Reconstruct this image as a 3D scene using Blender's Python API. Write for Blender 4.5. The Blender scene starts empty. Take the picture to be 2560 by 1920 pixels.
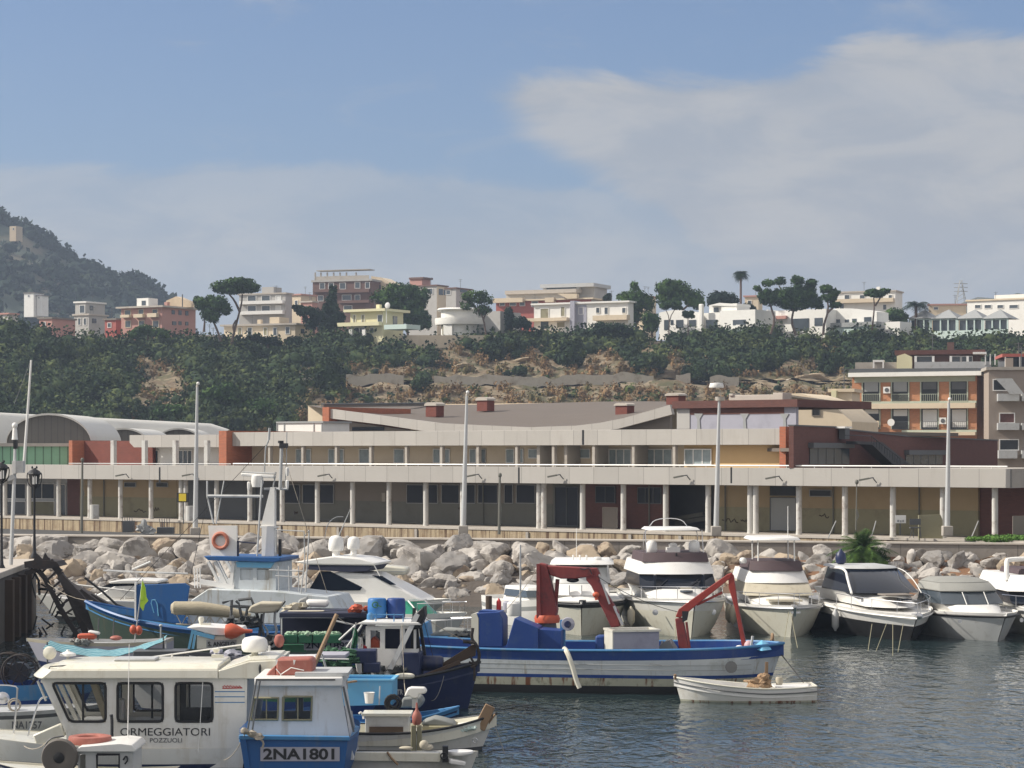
import bpy, bmesh, math, random
import numpy as np
from mathutils import Vector, Matrix
R = math.radians
C = bpy.context.scene.collection
rnd = random.Random(7)
F = 6000.0; HC = 8.0; HY = 1133.0
# ---------------- camera, sun, sky ----------------
cam = bpy.data.objects.new('camera', bpy.data.cameras.new('camera')); C.objects.link(cam)
bpy.context.scene.camera = cam
cam.location = (0, 0, HC); cam.rotation_euler = (R(90), 0, 0)
cam.data.sensor_width = 36; cam.data.lens = 36 * F / 2560; cam.data.shift_y = (HY - 960) / 2560
cam.data.clip_start = 0.5; cam.data.clip_end = 30000
SUN = Vector((-0.78, 0.0, 0.60)).normalized()
sl = bpy.data.lights.new('sun', 'SUN'); sl.energy = 4.9; sl.angle = R(0.53); sl.color = (1, .93, .82)
so = bpy.data.objects.new('sun', sl); C.objects.link(so); so.rotation_euler = SUN.to_track_quat('Z', 'Y').to_euler()
w = bpy.data.worlds.new('World'); bpy.context.scene.world = w; w.use_nodes = True
vs = bpy.context.scene.view_settings
vs.view_transform = 'Standard'; vs.look = 'None'; vs.gamma = 1; vs.exposure = 0.22; vs.use_curve_mapping = False

class NT:
    def __init__(s, nt): s.nt = nt; s.n = nt.nodes; s.l = nt.links
    def new(s, t, **k):
        o = s.n.new(t)
        for a, b in k.items(): setattr(o, a, b)
        return o
    def set(s, sock, v):
        if isinstance(v, bpy.types.NodeSocket): s.l.new(v, sock)
        elif v is not None: sock.default_value = v
    def m(s, op, a, b=None, c=None, clamp=False):
        o = s.new('ShaderNodeMath', operation=op); o.use_clamp = clamp
        for i, v in enumerate((a, b, c)): s.set(o.inputs[i], v)
        return o.outputs[0]
    def vm(s, op, a, b=None):
        o = s.new('ShaderNodeVectorMath', operation=op); s.set(o.inputs[0], a); s.set(o.inputs[1], b); return o.outputs[0]
    def noise(s, vec, scale, detail=3, rough=.55, dist=0):
        o = s.new('ShaderNodeTexNoise'); s.set(o.inputs['Vector'], vec); o.inputs['Scale'].default_value = scale
        o.inputs['Detail'].default_value = detail; o.inputs['Roughness'].default_value = rough; o.inputs['Distortion'].default_value = dist
        return o.outputs['Fac']
    def mix(s, f, a, b, bt='MIX'):
        o = s.new('ShaderNodeMix', data_type='RGBA', blend_type=bt); s.set(o.inputs[0], f)
        for i, v in ((6, a), (7, b)):
            if isinstance(v, tuple) and len(v) == 3: v = v + (1,)
            s.set(o.inputs[i], v)
        return o.outputs[2]
    def ramp(s, f, a, b):   # smooth 0..1 between a and b
        o = s.new('ShaderNodeMapRange', interpolation_type='SMOOTHSTEP'); s.set(o.inputs[0], f)
        o.inputs[1].default_value = a; o.inputs[2].default_value = b; return o.outputs[0]
N = NT(w.node_tree); N.n.clear()
sky = N.new('ShaderNodeTexSky', sky_type='NISHITA'); sky.sun_disc = False
sky.sun_elevation = math.asin(SUN.z); sky.sun_rotation = math.atan2(SUN.x, SUN.y); sky.air_density = 1.0; sky.dust_density = 1.4; sky.ozone_density = 2.0
tc = N.new('ShaderNodeTexCoord'); sx = N.new('ShaderNodeSeparateXYZ'); N.l.new(tc.outputs['Generated'], sx.inputs[0])
dy = N.m('MAXIMUM', sx.outputs[1], .05)
PX = N.m('ADD', N.m('MULTIPLY', N.m('DIVIDE', sx.outputs[0], dy), F), 1280.0)      # bearing and height, in sixthousandths
PY = N.m('SUBTRACT', HY, N.m('MULTIPLY', N.m('DIVIDE', sx.outputs[2], dy), F))
cv = N.new('ShaderNodeCombineXYZ'); N.l.new(N.m('MULTIPLY', PX, .0022), cv.inputs[0]); N.l.new(N.m('MULTIPLY', PY, .006), cv.inputs[1])
n1 = N.noise(cv.outputs[0], 1.1, 10, .62, .5); n2 = N.noise(cv.outputs[0], .45, 4, .5, .5)
w1 = N.m('MULTIPLY', N.m('SUBTRACT', n1, .5), 300.0); w2 = N.m('MULTIPLY', N.m('SUBTRACT', n2, .5), 420.0)
Yd = N.m('ADD', PY, N.m('MULTIPLY', w1, .55)); Xd = N.m('ADD', PX, w1)
edgeA = N.m('SUBTRACT', Yd, N.m('MULTIPLY', N.m('MAXIMUM', N.m('SUBTRACT', PX, 900.0), 0.0), .09))
fA = N.m('MULTIPLY', N.ramp(edgeA, 395.0, 450.0), N.m('ADD', .55, N.m('MULTIPLY', N.ramp(edgeA, 450.0, 640.0), .3)))
top = N.m('SUBTRACT', 190.0, N.m('MULTIPLY', N.ramp(PX, 1850.0, 2250.0), 105.0))
topl = N.m('ADD', top, N.m('MULTIPLY', N.ramp(Xd, 1330.0, 1130.0), 0.0))
fB = N.ramp(N.m('SUBTRACT', Yd, topl), -25.0, 40.0)
lef = N.m('ADD', 1220.0, N.m('MULTIPLY', N.m('MAXIMUM', N.m('SUBTRACT', PY, 250.0), 0.0), 1.3))
fB = N.m('MULTIPLY', fB, N.ramp(N.m('SUBTRACT', Xd, lef), -70.0, 100.0))
mask = N.m('MAXIMUM', N.m('MULTIPLY', fA, 1.05), fB)
mask = N.m('MULTIPLY', mask, N.m('ADD', .62, N.m('MULTIPLY', n2, .62)), clamp=True)
wisp = N.m('MULTIPLY', N.ramp(n1, .52, .8), .35)
mask = N.m('MAXIMUM', mask, wisp, clamp=True)
SKYS = 0.09
skc = N.mix(1.0, sky.outputs[0], (.71, .82, 1.04), 'MULTIPLY')
up = N.ramp(sx.outputs[2], -.02, .3)
ccol = N.mix(N.ramp(n1, .36, .64), (3.7, 3.9, 4.25), (4.95, 4.85, 4.75))
skn = N.mix(mask, skc, ccol)
fill_veil = N.m('MULTIPLY', N.m('MAXIMUM', N.ramp(sx.outputs[2], .22, .5), N.ramp(N.m('MULTIPLY', sx.outputs[1], -1.0), -.1, .35)), N.m('ADD', .62, N.m('MULTIPLY', n2, .3)))   # unseen bright cloud added overhead and behind the viewer for fill light
skn = N.mix(fill_veil, skn, (8.4, 7.9, 7.4))
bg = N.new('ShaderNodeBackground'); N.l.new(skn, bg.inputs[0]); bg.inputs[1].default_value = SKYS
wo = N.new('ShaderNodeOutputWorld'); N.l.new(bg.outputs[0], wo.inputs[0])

# ---------------- materials ----------------
MATS = {}
def mat(name, col, rough=.6, metal=0, var=.18, vs_=1.5, bump=0, bs=12, streak=None, grime=None, seams=None, spec=None, bricks=None, alpha=None, trans=0, coat=0, facevar=None, wet=None):
    if name in MATS: return MATS[name]
    m = bpy.data.materials.new(name); m.use_nodes = True; T = NT(m.node_tree)
    bs_ = T.n['Principled BSDF']; co = T.new('ShaderNodeTexCoord').outputs['Object']
    c = col + (1,)
    if bricks:
        sp = T.new('ShaderNodeSeparateXYZ'); T.l.new(co, sp.inputs[0]); cb = T.new('ShaderNodeCombineXYZ')
        T.l.new(T.m('ADD', sp.outputs[0], sp.outputs[1]), cb.inputs[0]); T.l.new(sp.outputs[2], cb.inputs[1])
        b = T.new('ShaderNodeTexBrick'); T.l.new(cb.outputs[0], b.inputs[0])
        b.inputs['Color1'].default_value = c; b.inputs['Color2'].default_value = tuple(x * .78 for x in col) + (1,); b.inputs['Mortar'].default_value = tuple(bricks[3]) + (1,)
        b.inputs['Scale'].default_value = 1; b.inputs['Brick Width'].default_value = bricks[0]; b.inputs['Row Height'].default_value = bricks[1]; b.inputs['Mortar Size'].default_value = bricks[2]
        c = b.outputs[0]
    if var:
        n = T.noise(co, vs_, 5, .6); f = T.m('ADD', 1 - var, T.m('MULTIPLY', n, 2 * var))
        g = T.new('ShaderNodeCombineColor'); [T.l.new(f, g.inputs[i]) for i in range(3)]
        c = T.mix(1.0, c, g.outputs[0], 'MULTIPLY')
    if facevar:    # colour wanders between several hues over the thing (leaves, stone)
        n = T.noise(co, facevar[2], 3, .6); c = T.mix(T.ramp(n, facevar[3], facevar[4]), c, facevar[0]) 
        n = T.noise(co, facevar[2] * 2.7, 3, .6); c = T.mix(T.ramp(n, facevar[3], facevar[4]), c, facevar[1])
    if streak:     # rain and rust runs: narrow across, long downwards
        mp = T.new('ShaderNodeMapping'); T.l.new(co, mp.inputs[0]); mp.inputs['Scale'].default_value = streak[2] if len(streak) > 2 else (3, 3, .25)
        n = T.noise(mp.outputs[0], 1, 5, .7); c = T.mix(T.m('MULTIPLY', T.ramp(n, *(streak[3] if len(streak) > 3 else (.52, .72))), streak[1]), c, streak[0])
    if grime:
        n = T.noise(co, grime[2], 6, .7); c = T.mix(T.m('MULTIPLY', T.ramp(n, .5, .7), grime[1]), c, grime[0])
    if wet:        # dark weed and damp up to the tide mark
        gz = T.new('ShaderNodeSeparateXYZ'); T.l.new(T.new('ShaderNodeNewGeometry').outputs['Position'], gz.inputs[0]); e = T.m('ADD', gz.outputs[2], T.m('MULTIPLY', T.noise(co, 1.2, 4), .7)); c = T.mix(T.ramp(e, .95, .5), c, wet)
    if seams:      # panel joints every so many metres along x, and the tone of each panel
        sp = T.new('ShaderNodeSeparateXYZ'); T.l.new(co, sp.inputs[0]); q = T.m('DIVIDE', sp.outputs[0], seams[0])
        wn = T.new('ShaderNodeTexWhiteNoise', noise_dimensions='1D'); T.l.new(T.m('FLOOR', q), wn.inputs['W'])
        f = T.m('ADD', .93, T.m('MULTIPLY', wn.outputs[0], .11)); g = T.new('ShaderNodeCombineColor'); [T.l.new(f, g.inputs[i]) for i in range(3)]
        c = T.mix(1.0, c, g.outputs[0], 'MULTIPLY')
        fr = T.m('FRACT', q); e = T.m('LESS_THAN', fr, seams[1] / seams[0]); c = T.mix(T.m('MULTIPLY', e, seams[2]), c, tuple(x * .25 for x in col))
    T.set(bs_.inputs['Base Color'], c); bs_.inputs['Roughness'].default_value = rough; bs_.inputs['Metallic'].default_value = metal
    if spec is not None: bs_.inputs['Specular IOR Level'].default_value = spec
    if coat: bs_.inputs['Coat Weight'].default_value = coat; bs_.inputs['Coat Roughness'].default_value = .08
    if alpha is not None: bs_.inputs['Alpha'].default_value = alpha
    if trans: bs_.inputs['Transmission Weight'].default_value = trans
    if bump:
        n = T.noise(co, bs, 6, .65); b = T.new('ShaderNodeBump'); b.inputs['Strength'].default_value = min(1, bump); b.inputs['Distance'].default_value = .05 * max(1, bump)
        T.l.new(n, b.inputs['Height']); T.l.new(b.outputs[0], bs_.inputs['Normal'])
    MATS[name] = m; return m
rust = (.16, .06, .025); dirt = (.12, .09, .06)
M = dict(
 white=mat('white_gelcoat', (.74, .73, .69), .28, var=.07, grime=((.42, .38, .28), .35, 1.3), streak=((.45, .38, .26), .3), coat=.3),
 clean=mat('white_paint', (.78, .77, .74), .35, var=.06, grime=((.5, .46, .38), .2, 2)),
 cream=mat('cream_gelcoat', (.70, .68, .58), .3, var=.08, grime=((.4, .36, .26), .35, 1.5), streak=((.4, .33, .2), .35), coat=.2),
 pale=mat('pale_blue_white_hull_paint', (.52, .56, .58), .5, var=.12, grime=((.3, .33, .3), .5, 1.6), streak=((.24, .18, .10), .7, (2.5, 2.5, .3), (.54, .68))),
 grey=mat('grey_paint', (.30, .32, .33), .5, var=.12, grime=(dirt, .3, 2)),
 lgrey=mat('light_grey_paint', (.46, .47, .47), .5, var=.1, grime=(dirt, .25, 2)),
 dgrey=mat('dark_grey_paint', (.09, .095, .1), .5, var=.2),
 black=mat('black_rubber', (.014, .014, .016), .6, var=.2),
 blue=mat('bright_blue_paint', (.008, .045, .21), .5, var=.16, grime=((.05, .1, .2), .4, 2.5), streak=((.1, .12, .16), .3)),
 azure=mat('azure_blue_paint', (.008, .085, .27), .45, var=.12, grime=((.05, .12, .2), .3, 2.5), streak=((.06, .1, .16), .4)),
 mblue=mat('mid_blue_paint', (.05, .2, .42), .55, var=.15, grime=((.2, .28, .34), .4, 2), streak=((.25, .25, .2), .3)),
 navy=mat('navy_paint', (.010, .020, .075), .45, var=.2, grime=((.05, .06, .08), .4, 2), streak=((.1, .08, .06), .3)),
 lblue=mat('light_blue_paint', (.16, .45, .68), .5, var=.1, grime=((.3, .35, .35), .3, 3)),
 boot=mat('rusty_bottom_paint', (.42, .42, .33), .7, var=.2, streak=(rust, 1, (2.6, 2.6, .15), (.5, .6)), grime=((.05, .06, .03), .6, 2)),
 rust=mat('rusty_iron', (.034, .028, .026), .8, var=.4, grime=((.09, .05, .03), .5, 2.5), bump=.4),
 iron=mat('dark_iron', (.025, .026, .03), .5, metal=.3, var=.2),
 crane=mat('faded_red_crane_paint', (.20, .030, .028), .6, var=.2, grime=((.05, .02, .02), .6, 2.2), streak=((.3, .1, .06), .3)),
 orange=mat('orange_plastic', (.52, .10, .045), .5, var=.12, grime=((.4, .12, .06), .3, 6)),
 faded=mat('faded_red_plastic', (.36, .12, .09), .6, var=.15, grime=((.5, .25, .2), .4, 5)),
 red=mat('red_plastic', (.5, .02, .02), .45, var=.1),
 yellow=mat('yellow_sign', (.6, .45, .02), .5, var=.1),
 lime=mat('fluorescent_flag_cloth', (.5, .75, .06), .8, var=.2),
 green=mat('green_plastic', (.02, .13, .065), .6, var=.2, grime=((.05, .1, .05), .4, 5)),
 dgreen=mat('dark_green_hull', (.045, .075, .06), .6, var=.2, grime=((.1, .1, .07), .4, 2), streak=((.13, .1, .06), .4)),
 teal=mat('teal_striped_cloth', (.14, .38, .42), .85, var=.1),
 glass=mat('dark_tinted_glass', (.008, .012, .022), .08, var=0, spec=.35),
 gglass=mat('grey_window_glass', (.06, .075, .09), .12, var=.3, vs_=.8, spec=.7),
 clear=mat('clear_cabin_glass', (.85, .9, .9), .02, var=0, trans=1),
 steel=mat('stainless_steel', (.62, .62, .63), .3, metal=1, var=.08),
 alu=mat('galvanised_pole', (.52, .53, .53), .45, metal=.25, var=.1, streak=((.3, .25, .2), .3)),
 wood=mat('weathered_wood', (.30, .20, .12), .8, var=.25, streak=((.1, .07, .05), .6, (8, 8, .6))),
 dwood=mat('dark_wood', (.07, .045, .03), .8, var=.3),
 rope=mat('rope', (.36, .32, .26), .9, var=.2), drope=mat('dark_rope', (.03, .03, .03), .9, var=.2),
 beige=mat('beige_canvas', (.46, .42, .33), .85, var=.12, streak=((.25, .2, .13), .5, (.6, 3, 5))),
 tarp=mat('grey_canvas', (.22, .23, .22), .85, var=.15), bimini=mat('navy_canvas', (.022, .026, .055), .8, var=.15),
 maroon=mat('dusky_plum_canvas', (.07, .045, .05), .7, var=.2),
 teak=mat('teak_deck', (.34, .24, .15), .7, var=.2, streak=((.15, .1, .06), .5, (1, 14, 1))),
 conc=mat('pale_concrete_fascia', (.42, .40, .37), .85, var=.07, vs_=.6, seams=(1.86, .03, .7), streak=((.27, .24, .21), .25, (1.6, 1.6, .3)), bump=.15, bs=30),
 plain=mat('plain_concrete', (.38, .35, .31), .9, var=.14, grime=((.2, .17, .14), .5, .9), bump=.3, bs=8),
 column=mat('whitewashed_column', (.54, .53, .50), .8, var=.12, grime=((.2, .15, .12), .7, 1.5), streak=((.25, .2, .16), .5, (4, 4, .5))),
 ochre=mat('ochre_wall', (.36, .275, .165), .9, var=.08, grime=((.28, .2, .1), .3, .6)),
 olive=mat('olive_grey_dado', (.27, .25, .16), .9, var=.1, grime=((.15, .12, .08), .5, .7)),
 taupe=mat('taupe_wall', (.20, .175, .15), .9, var=.08), taupe2=mat('grey_green_dado', (.15, .15, .13), .9, var=.1, grime=((.1, .09, .08), .4, .8)),
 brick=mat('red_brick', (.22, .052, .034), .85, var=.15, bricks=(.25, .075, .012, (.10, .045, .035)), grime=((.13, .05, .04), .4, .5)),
 brick2=mat('dull_red_brick', (.15, .055, .042), .85, var=.15, bricks=(.25, .075, .012, (.09, .05, .045))),  # darker brick; on the wing its shade is put into the colour
 brickl=mat('lit_orange_brick', (.44, .13, .06), .85, var=.12, bricks=(.3, .09, .015, (.3, .14, .09))),  # sunlight on the brick piers put into a brighter orange
 obrick=mat('orange_brick', (.60, .22, .085), .85, var=.12, bricks=(.3, .09, .02, (.36, .22, .14))),
 stained=mat('rust_stained_retaining_wall', (.40, .32, .21), .9, var=.3, vs_=1.2, streak=((.085, .045, .025), .95, (2.6, 2.6, .08), (.46, .6)), grime=((.22, .15, .09), .8, 1.1), bump=.4, bs=6),
 quay=mat('grey_quay_concrete', (.25, .225, .20), .9, var=.2, vs_=.8, grime=((.14, .11, .1), .6, .5), seams=(3.1, .05, .6), bump=.4, bs=5),
 cap=mat('quay_coping', (.46, .42, .37), .9, var=.12, grime=((.3, .25, .2), .4, .8)),
 asphalt=mat('asphalt', (.06, .06, .06), .9, var=.2),
 roofb=mat('brown_roof_felt', (.135, .112, .095), .95, var=.14, vs_=.5, grime=((.12, .1, .09), .5, .25)),
 roofw=mat('white_metal_roof', (.66, .65, .60), .5, var=.06, streak=((.5, .47, .4), .3, (1, 1, .1))),
 gpanel=mat('pale_green_sheet', (.22, .42, .27), .6, var=.12, seams=(.62, .1, .75)),
 vglass=mat('ribbed_grey_glazing', (.12, .115, .105), .5, var=.15, seams=(.5, .05, .5)),
 shutter=mat('white_shutter', (.62, .62, .60), .6, var=.08), gshut=mat('grey_shutter', (.30, .31, .31), .6, var=.08),
 wallw=mat('white_render', (.78, .77, .73), .85, var=.05, grime=((.5, .48, .44), .25, .6)),
 wally=mat('pale_yellow_render', (.70, .66, .43), .85, var=.05, grime=((.5, .45, .3), .25, .5)),
 wallc=mat('cream_render', (.64, .54, .40), .85, var=.07, grime=((.45, .36, .25), .3, .5)),
 wallp=mat('pink_render', (.46, .25, .21), .85, var=.08, grime=((.4, .18, .15), .3, .5)),
 wallg=mat('grey_render', (.42, .41, .39), .85, var=.08, grime=((.25, .23, .2), .3, .5)),
 wallb=mat('brown_render', (.15, .085, .07), .85, var=.12, grime=((.12, .08, .07), .5, .5)),
 wallr=mat('red_render', (.36, .10, .08), .85, var=.1), tuff=mat('tuff_stone', (.5, .4, .28), .9, var=.15),
 mint=mat('pale_mint_render', (.55, .66, .62), .85, var=.06), mural=mat('lilac_grey_mural_wall', (.36, .36, .42), .85, var=.08, grime=((.2, .2, .24), .5, .45)),
 dark=mat('dark_opening', (.012, .013, .015), .4, var=.3), trim=mat('green_grey_trim', (.40, .44, .36), .8, var=.1),
 bark=mat('pine_bark', (.11, .075, .06), .9, var=.3), grass=mat('grass', (.10, .20, .03), .9, var=.3),
)
# ---------------- mesh building ----------------
def W(X, Y, d): return Vector(((X - 1280) * d / F, d, HC - (Y - HY) * d / F))
class MB:
    def __init__(s): s.v = []; s.f = []; s.mi = []
    def add(s, vs, fs, m=0):
        o = len(s.v); s.v += [tuple(v) for v in vs]; s.f += [tuple(i + o for i in f) for f in fs]; s.mi += [m] * len(fs); return s
    def box(s, x0, x1, y0, y1, z0, z1, m=0):
        if x0 > x1: x0, x1 = x1, x0
        if y0 > y1: y0, y1 = y1, y0
        if z0 > z1: z0, z1 = z1, z0
        v = [(x, y, z) for z in (z0, z1) for y in (y0, y1) for x in (x0, x1)]
        return s.add(v, [(0, 2, 3, 1), (4, 5, 7, 6), (0, 1, 5, 4), (1, 3, 7, 5), (3, 2, 6, 7), (2, 0, 4, 6)], m)
    def rbox(s, c, sz, rz=0, m=0, rx=0, ry=0):
        mt = Matrix.Translation(c) @ Matrix.Rotation(rz, 4, 'Z') @ Matrix.Rotation(ry, 4, 'Y') @ Matrix.Rotation(rx, 4, 'X')
        t = MB().box(-sz[0] / 2, sz[0] / 2, -sz[1] / 2, sz[1] / 2, -sz[2] / 2, sz[2] / 2)
        return s.add([mt @ Vector(v) for v in t.v], t.f, m)
    def prism(s, pts, y0, y1, m=0, sh=0):      # polygon in xz, swept along y; sh shrinks the far end's x about its mean
        n = len(pts); cx = sum(p[0] for p in pts) / n
        a = sum(pts[i][0] * pts[(i + 1) % n][1] - pts[(i + 1) % n][0] * pts[i][1] for i in range(n))
        if a < 0: pts = pts[::-1]
        v = [(x, y0, z) for x, z in pts] + [(cx + (x - cx) * (1 - sh), y1, z) for x, z in pts]
        f = [tuple(range(n)), tuple(range(2 * n - 1, n - 1, -1))] + [(i, i + n, (i + 1) % n + n, (i + 1) % n) for i in range(n)]
        return s.add(v, f, m)
    def prismz(s, pts, z0, z1, m=0):
        n = len(pts); a = sum(pts[i][0] * pts[(i + 1) % n][1] - pts[(i + 1) % n][0] * pts[i][1] for i in range(n))
        if a < 0: pts = pts[::-1]
        v = [(x, y, z0) for x, y in pts] + [(x, y, z1) for x, y in pts]
        return s.add(v, [tuple(range(n - 1, -1, -1)), tuple(range(n, 2 * n))] + [(i, (i + 1) % n, (i + 1) % n + n, i + n) for i in range(n)], m)
    def tube(s, pts, r, seg=6, m=0, caps=True):
        pts = [Vector(p) for p in pts]; n = len(pts); rs = r if isinstance(r, (list, tuple)) else [r] * n; vs = []
        u = None
        for i, p in enumerate(pts):
            t = (pts[min(i + 1, n - 1)] - pts[max(i - 1, 0)]).normalized()
            if u is None: u = t.cross(Vector((0, 0, 1))) if abs(t.z) < .9 else t.cross(Vector((0, 1, 0)))
            u = (u - t * u.dot(t)).normalized(); b = t.cross(u)
            vs += [p + (u * math.cos(2 * math.pi * k / seg) + b * math.sin(2 * math.pi * k / seg)) * rs[i] for k in range(seg)]
        fs = [(i * seg + k, i * seg + (k + 1) % seg, (i + 1) * seg + (k + 1) % seg, (i + 1) * seg + k) for i in range(n - 1) for k in range(seg)]
        if caps: fs += [tuple(range(seg - 1, -1, -1)), tuple(range((n - 1) * seg, n * seg))]
        return s.add(vs, fs, m)
    def bar(s, a, b, wd, ht, m=0):               # rectangular bar from a to b
        a = Vector(a); b = Vector(b); t = (b - a).normalized(); u = t.cross(Vector((0, 1, 0)));
        if u.length < .1: u = t.cross(Vector((0, 0, 1)))
        u.normalize(); q = t.cross(u); wa, wb = (wd if isinstance(wd, tuple) else (wd, wd))
        v = [p + u * x * ww / 2 + q * y * ht / 2 for p, ww in ((a, wa), (b, wb)) for x, y in ((-1, -1), (1, -1), (1, 1), (-1, 1))]
        return s.add(v, [(3, 2, 1, 0), (4, 5, 6, 7), (0, 1, 5, 4), (1, 2, 6, 5), (2, 3, 7, 6), (3, 0, 4, 7)], m)
    def lathe(s, prof, c=(0, 0, 0), seg=14, m=0, axis='Z', sc=(1, 1)):
        vs = []; c = Vector(c)
        for r, z in prof:
            for k in range(seg):
                a = 2 * math.pi * k / seg; p = (r * math.cos(a) * sc[0], r * math.sin(a) * sc[1], z)
                if axis == 'Y': p = (p[0], z, p[1])
                if axis == 'X': p = (z, p[0], p[1])
                vs.append(c + Vector(p))
        n = len(prof); fs = [(i * seg + k, i * seg + (k + 1) % seg, (i + 1) * seg + (k + 1) % seg, (i + 1) * seg + k) for i in range(n - 1) for k in range(seg)]
        fs += [tuple(range(seg - 1, -1, -1)), tuple(range((n - 1) * seg, n * seg))]
        return s.add(vs, fs, m)
    def ball(s, c, r, m=0, seg=12, rings=8):
        r = (r, r, r) if not isinstance(r, tuple) else r
        pr = [(max(.02, math.sin(math.pi * i / rings)), -math.cos(math.pi * i / rings)) for i in range(rings + 1)]
        t = MB().lathe(pr, seg=seg); return s.add([(c[0] + v[0] * r[0], c[1] + v[1] * r[1], c[2] + v[2] * r[2]) for v in t.v], t.f, m)
    def torus(s, c, R_, r, axis='Y', seg=20, m=0, n=8, a0=0, a1=2 * math.pi):
        pts = []
        for i in range(seg + 1):
            a = a0 + (a1 - a0) * i / seg; x, y = R_ * math.cos(a), R_ * math.sin(a)
            pts.append(Vector(c) + Vector({'Y': (x, 0, y), 'Z': (x, y, 0), 'X': (0, x, y)}[axis]))
        return s.tube(pts, r, n, m)
    def plate(s, p, t=.02, m=0):                # thin slab on a polygon, thickness along its normal (outward)
        p = [Vector(q) for q in p]; nn = (p[1] - p[0]).cross(p[2] - p[0]).normalized(); n = len(p)
        v = p + [q + nn * t for q in p]
        return s.add(v, [tuple(range(n - 1, -1, -1)), tuple(range(n, 2 * n))] + [(i, (i + 1) % n, (i + 1) % n + n, i + n) for i in range(n)], m)
    def lump(s, c, r, seed=0, m=0, sub=2, k=.35):    # a crumpled heap
        bm = bmesh.new(); bmesh.ops.create_icosphere(bm, subdivisions=sub, radius=1); r = (r, r, r) if not isinstance(r, tuple) else r; from mathutils import noise as _n
        vs = []; 
        for v in bm.verts: u = v.co.normalized(); q = 1 + k * _n.noise(u * 1.7 + Vector((seed * 3.1, 0, 0))) + k * .6 * _n.noise(u * 4.5 + Vector((0, seed, 0))); vs.append((c[0] + u.x * q * r[0], c[1] + u.y * q * r[1], c[2] + u.z * q * r[2]))
        fs = [tuple(v.index for v in f.verts) for f in bm.faces]; bm.free(); return s.add(vs, fs, m)
    def grid(s, P, m=0):                         # rows of points
        a, b = len(P), len(P[0]); vs = [q for r_ in P for q in r_]
        return s.add(vs, [(i * b + j, i * b + j + 1, (i + 1) * b + j + 1, (i + 1) * b + j) for i in range(a - 1) for j in range(b - 1)], m)
    def mesh(s, name, mats, smooth=True, off=None):
        me = bpy.data.meshes.new(name); v = s.v if off is None else [(a - off[0], b - off[1], c - off[2]) for a, b, c in s.v]
        me.from_pydata(v, [], s.f); me.polygons.foreach_set('material_index', s.mi)
        for m_ in (mats if isinstance(mats, (list, tuple)) else [mats]): me.materials.append(M[m_] if isinstance(m_, str) else m_)
        if smooth: me.shade_smooth(); me.set_sharp_from_angle(angle=R(38))
        me.update(); return me
def rsub(pts, n=2):      # smooth a polyline
    for _ in range(n):
        q = [Vector(pts[0])]
        for a, b in zip(pts[:-1], pts[1:]): a = Vector(a); b = Vector(b); q += [a * .75 + b * .25, a * .25 + b * .75]
        q.append(Vector(pts[-1])); pts = q
    return pts
def tag(o, label, cat, group=None, kind=None):
    if label: o['label'] = label
    if cat: o['category'] = cat
    if group: o['group'] = group
    if kind: o['kind'] = kind
    return o
def bev(o, b, seg=2):
    if b:
        md = o.modifiers.new('bevel', 'BEVEL'); md.width = b; md.segments = seg; md.limit_method = 'ANGLE'; md.angle_limit = R(40)
        md.harden_normals = False
    return o
def single(name, mb, mats, label, cat, group=None, origin=None, kind=None, bevel=0, smooth=True):
    if origin is None:
        a = np.array(mb.v); origin = (float(a[:, 0].mean()), float(a[:, 1].mean()), float(a[:, 2].min()))
    o = bpy.data.objects.new(name, mb.mesh(name, mats, smooth, origin)); C.objects.link(o); o.location = origin
    return bev(tag(o, label, cat, group, kind), bevel)
def struct(name, mb, mats, smooth=True):
    o = bpy.data.objects.new(name, mb.mesh(name, mats, smooth)); C.objects.link(o); o['kind'] = 'structure'; return o
SPLIT = {'post', 'painted_arch', 'bimini_frame', 'windscreen_frame', 'hardtop_post', 'side_truss', 'porch_pier', 'pillar', 'wiper', 'cowl_fin', 'grab_rail', 'roof_fitting', 'terrace_post', 'canopy_post', 'buttress', 'deck_bitt', 'window_bar', 'stern_railing', 'bow_staff', 'roof_rail', 'corner_post', 'handrail', 'windscreen_post', 'windscreen_pillar'}
def pieces(mb, eps=.03):      # what hangs together: faces that share a vertex, or whose boxes touch
    par = list(range(len(mb.v)))
    def fd(i):
        while par[i] != i: par[i] = par[par[i]]; i = par[i]
        return i
    for f in mb.f:
        for k in f[1:]: par[fd(k)] = fd(f[0])
    comp = {}
    for i, f in enumerate(mb.f): comp.setdefault(fd(f[0]), []).append(i)
    gs = []
    for fs in comp.values():
        a = np.array([mb.v[k] for i in fs for k in mb.f[i]]); gs.append([fs, a.min(0) - eps, a.max(0) + eps])
    ch = True
    while ch:
        ch = False
        for i in range(len(gs)):
            for j in range(i + 1, len(gs)):
                if (gs[i][1] <= gs[j][2]).all() and (gs[j][1] <= gs[i][2]).all():
                    gs[i] = [gs[i][0] + gs[j][0], np.minimum(gs[i][1], gs[j][1]), np.maximum(gs[i][2], gs[j][2])]; gs.pop(j); ch = True; break
            if ch: break
    out = []
    for fs, _, _ in gs:
        o = MB(); mp = {}
        for i in fs:
            for k in mb.f[i]:
                if k not in mp: mp[k] = len(o.v); o.v.append(mb.v[k])
            o.f.append(tuple(mp[k] for k in mb.f[i])); o.mi.append(mb.mi[i])
        out.append(o)
    return out
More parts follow.
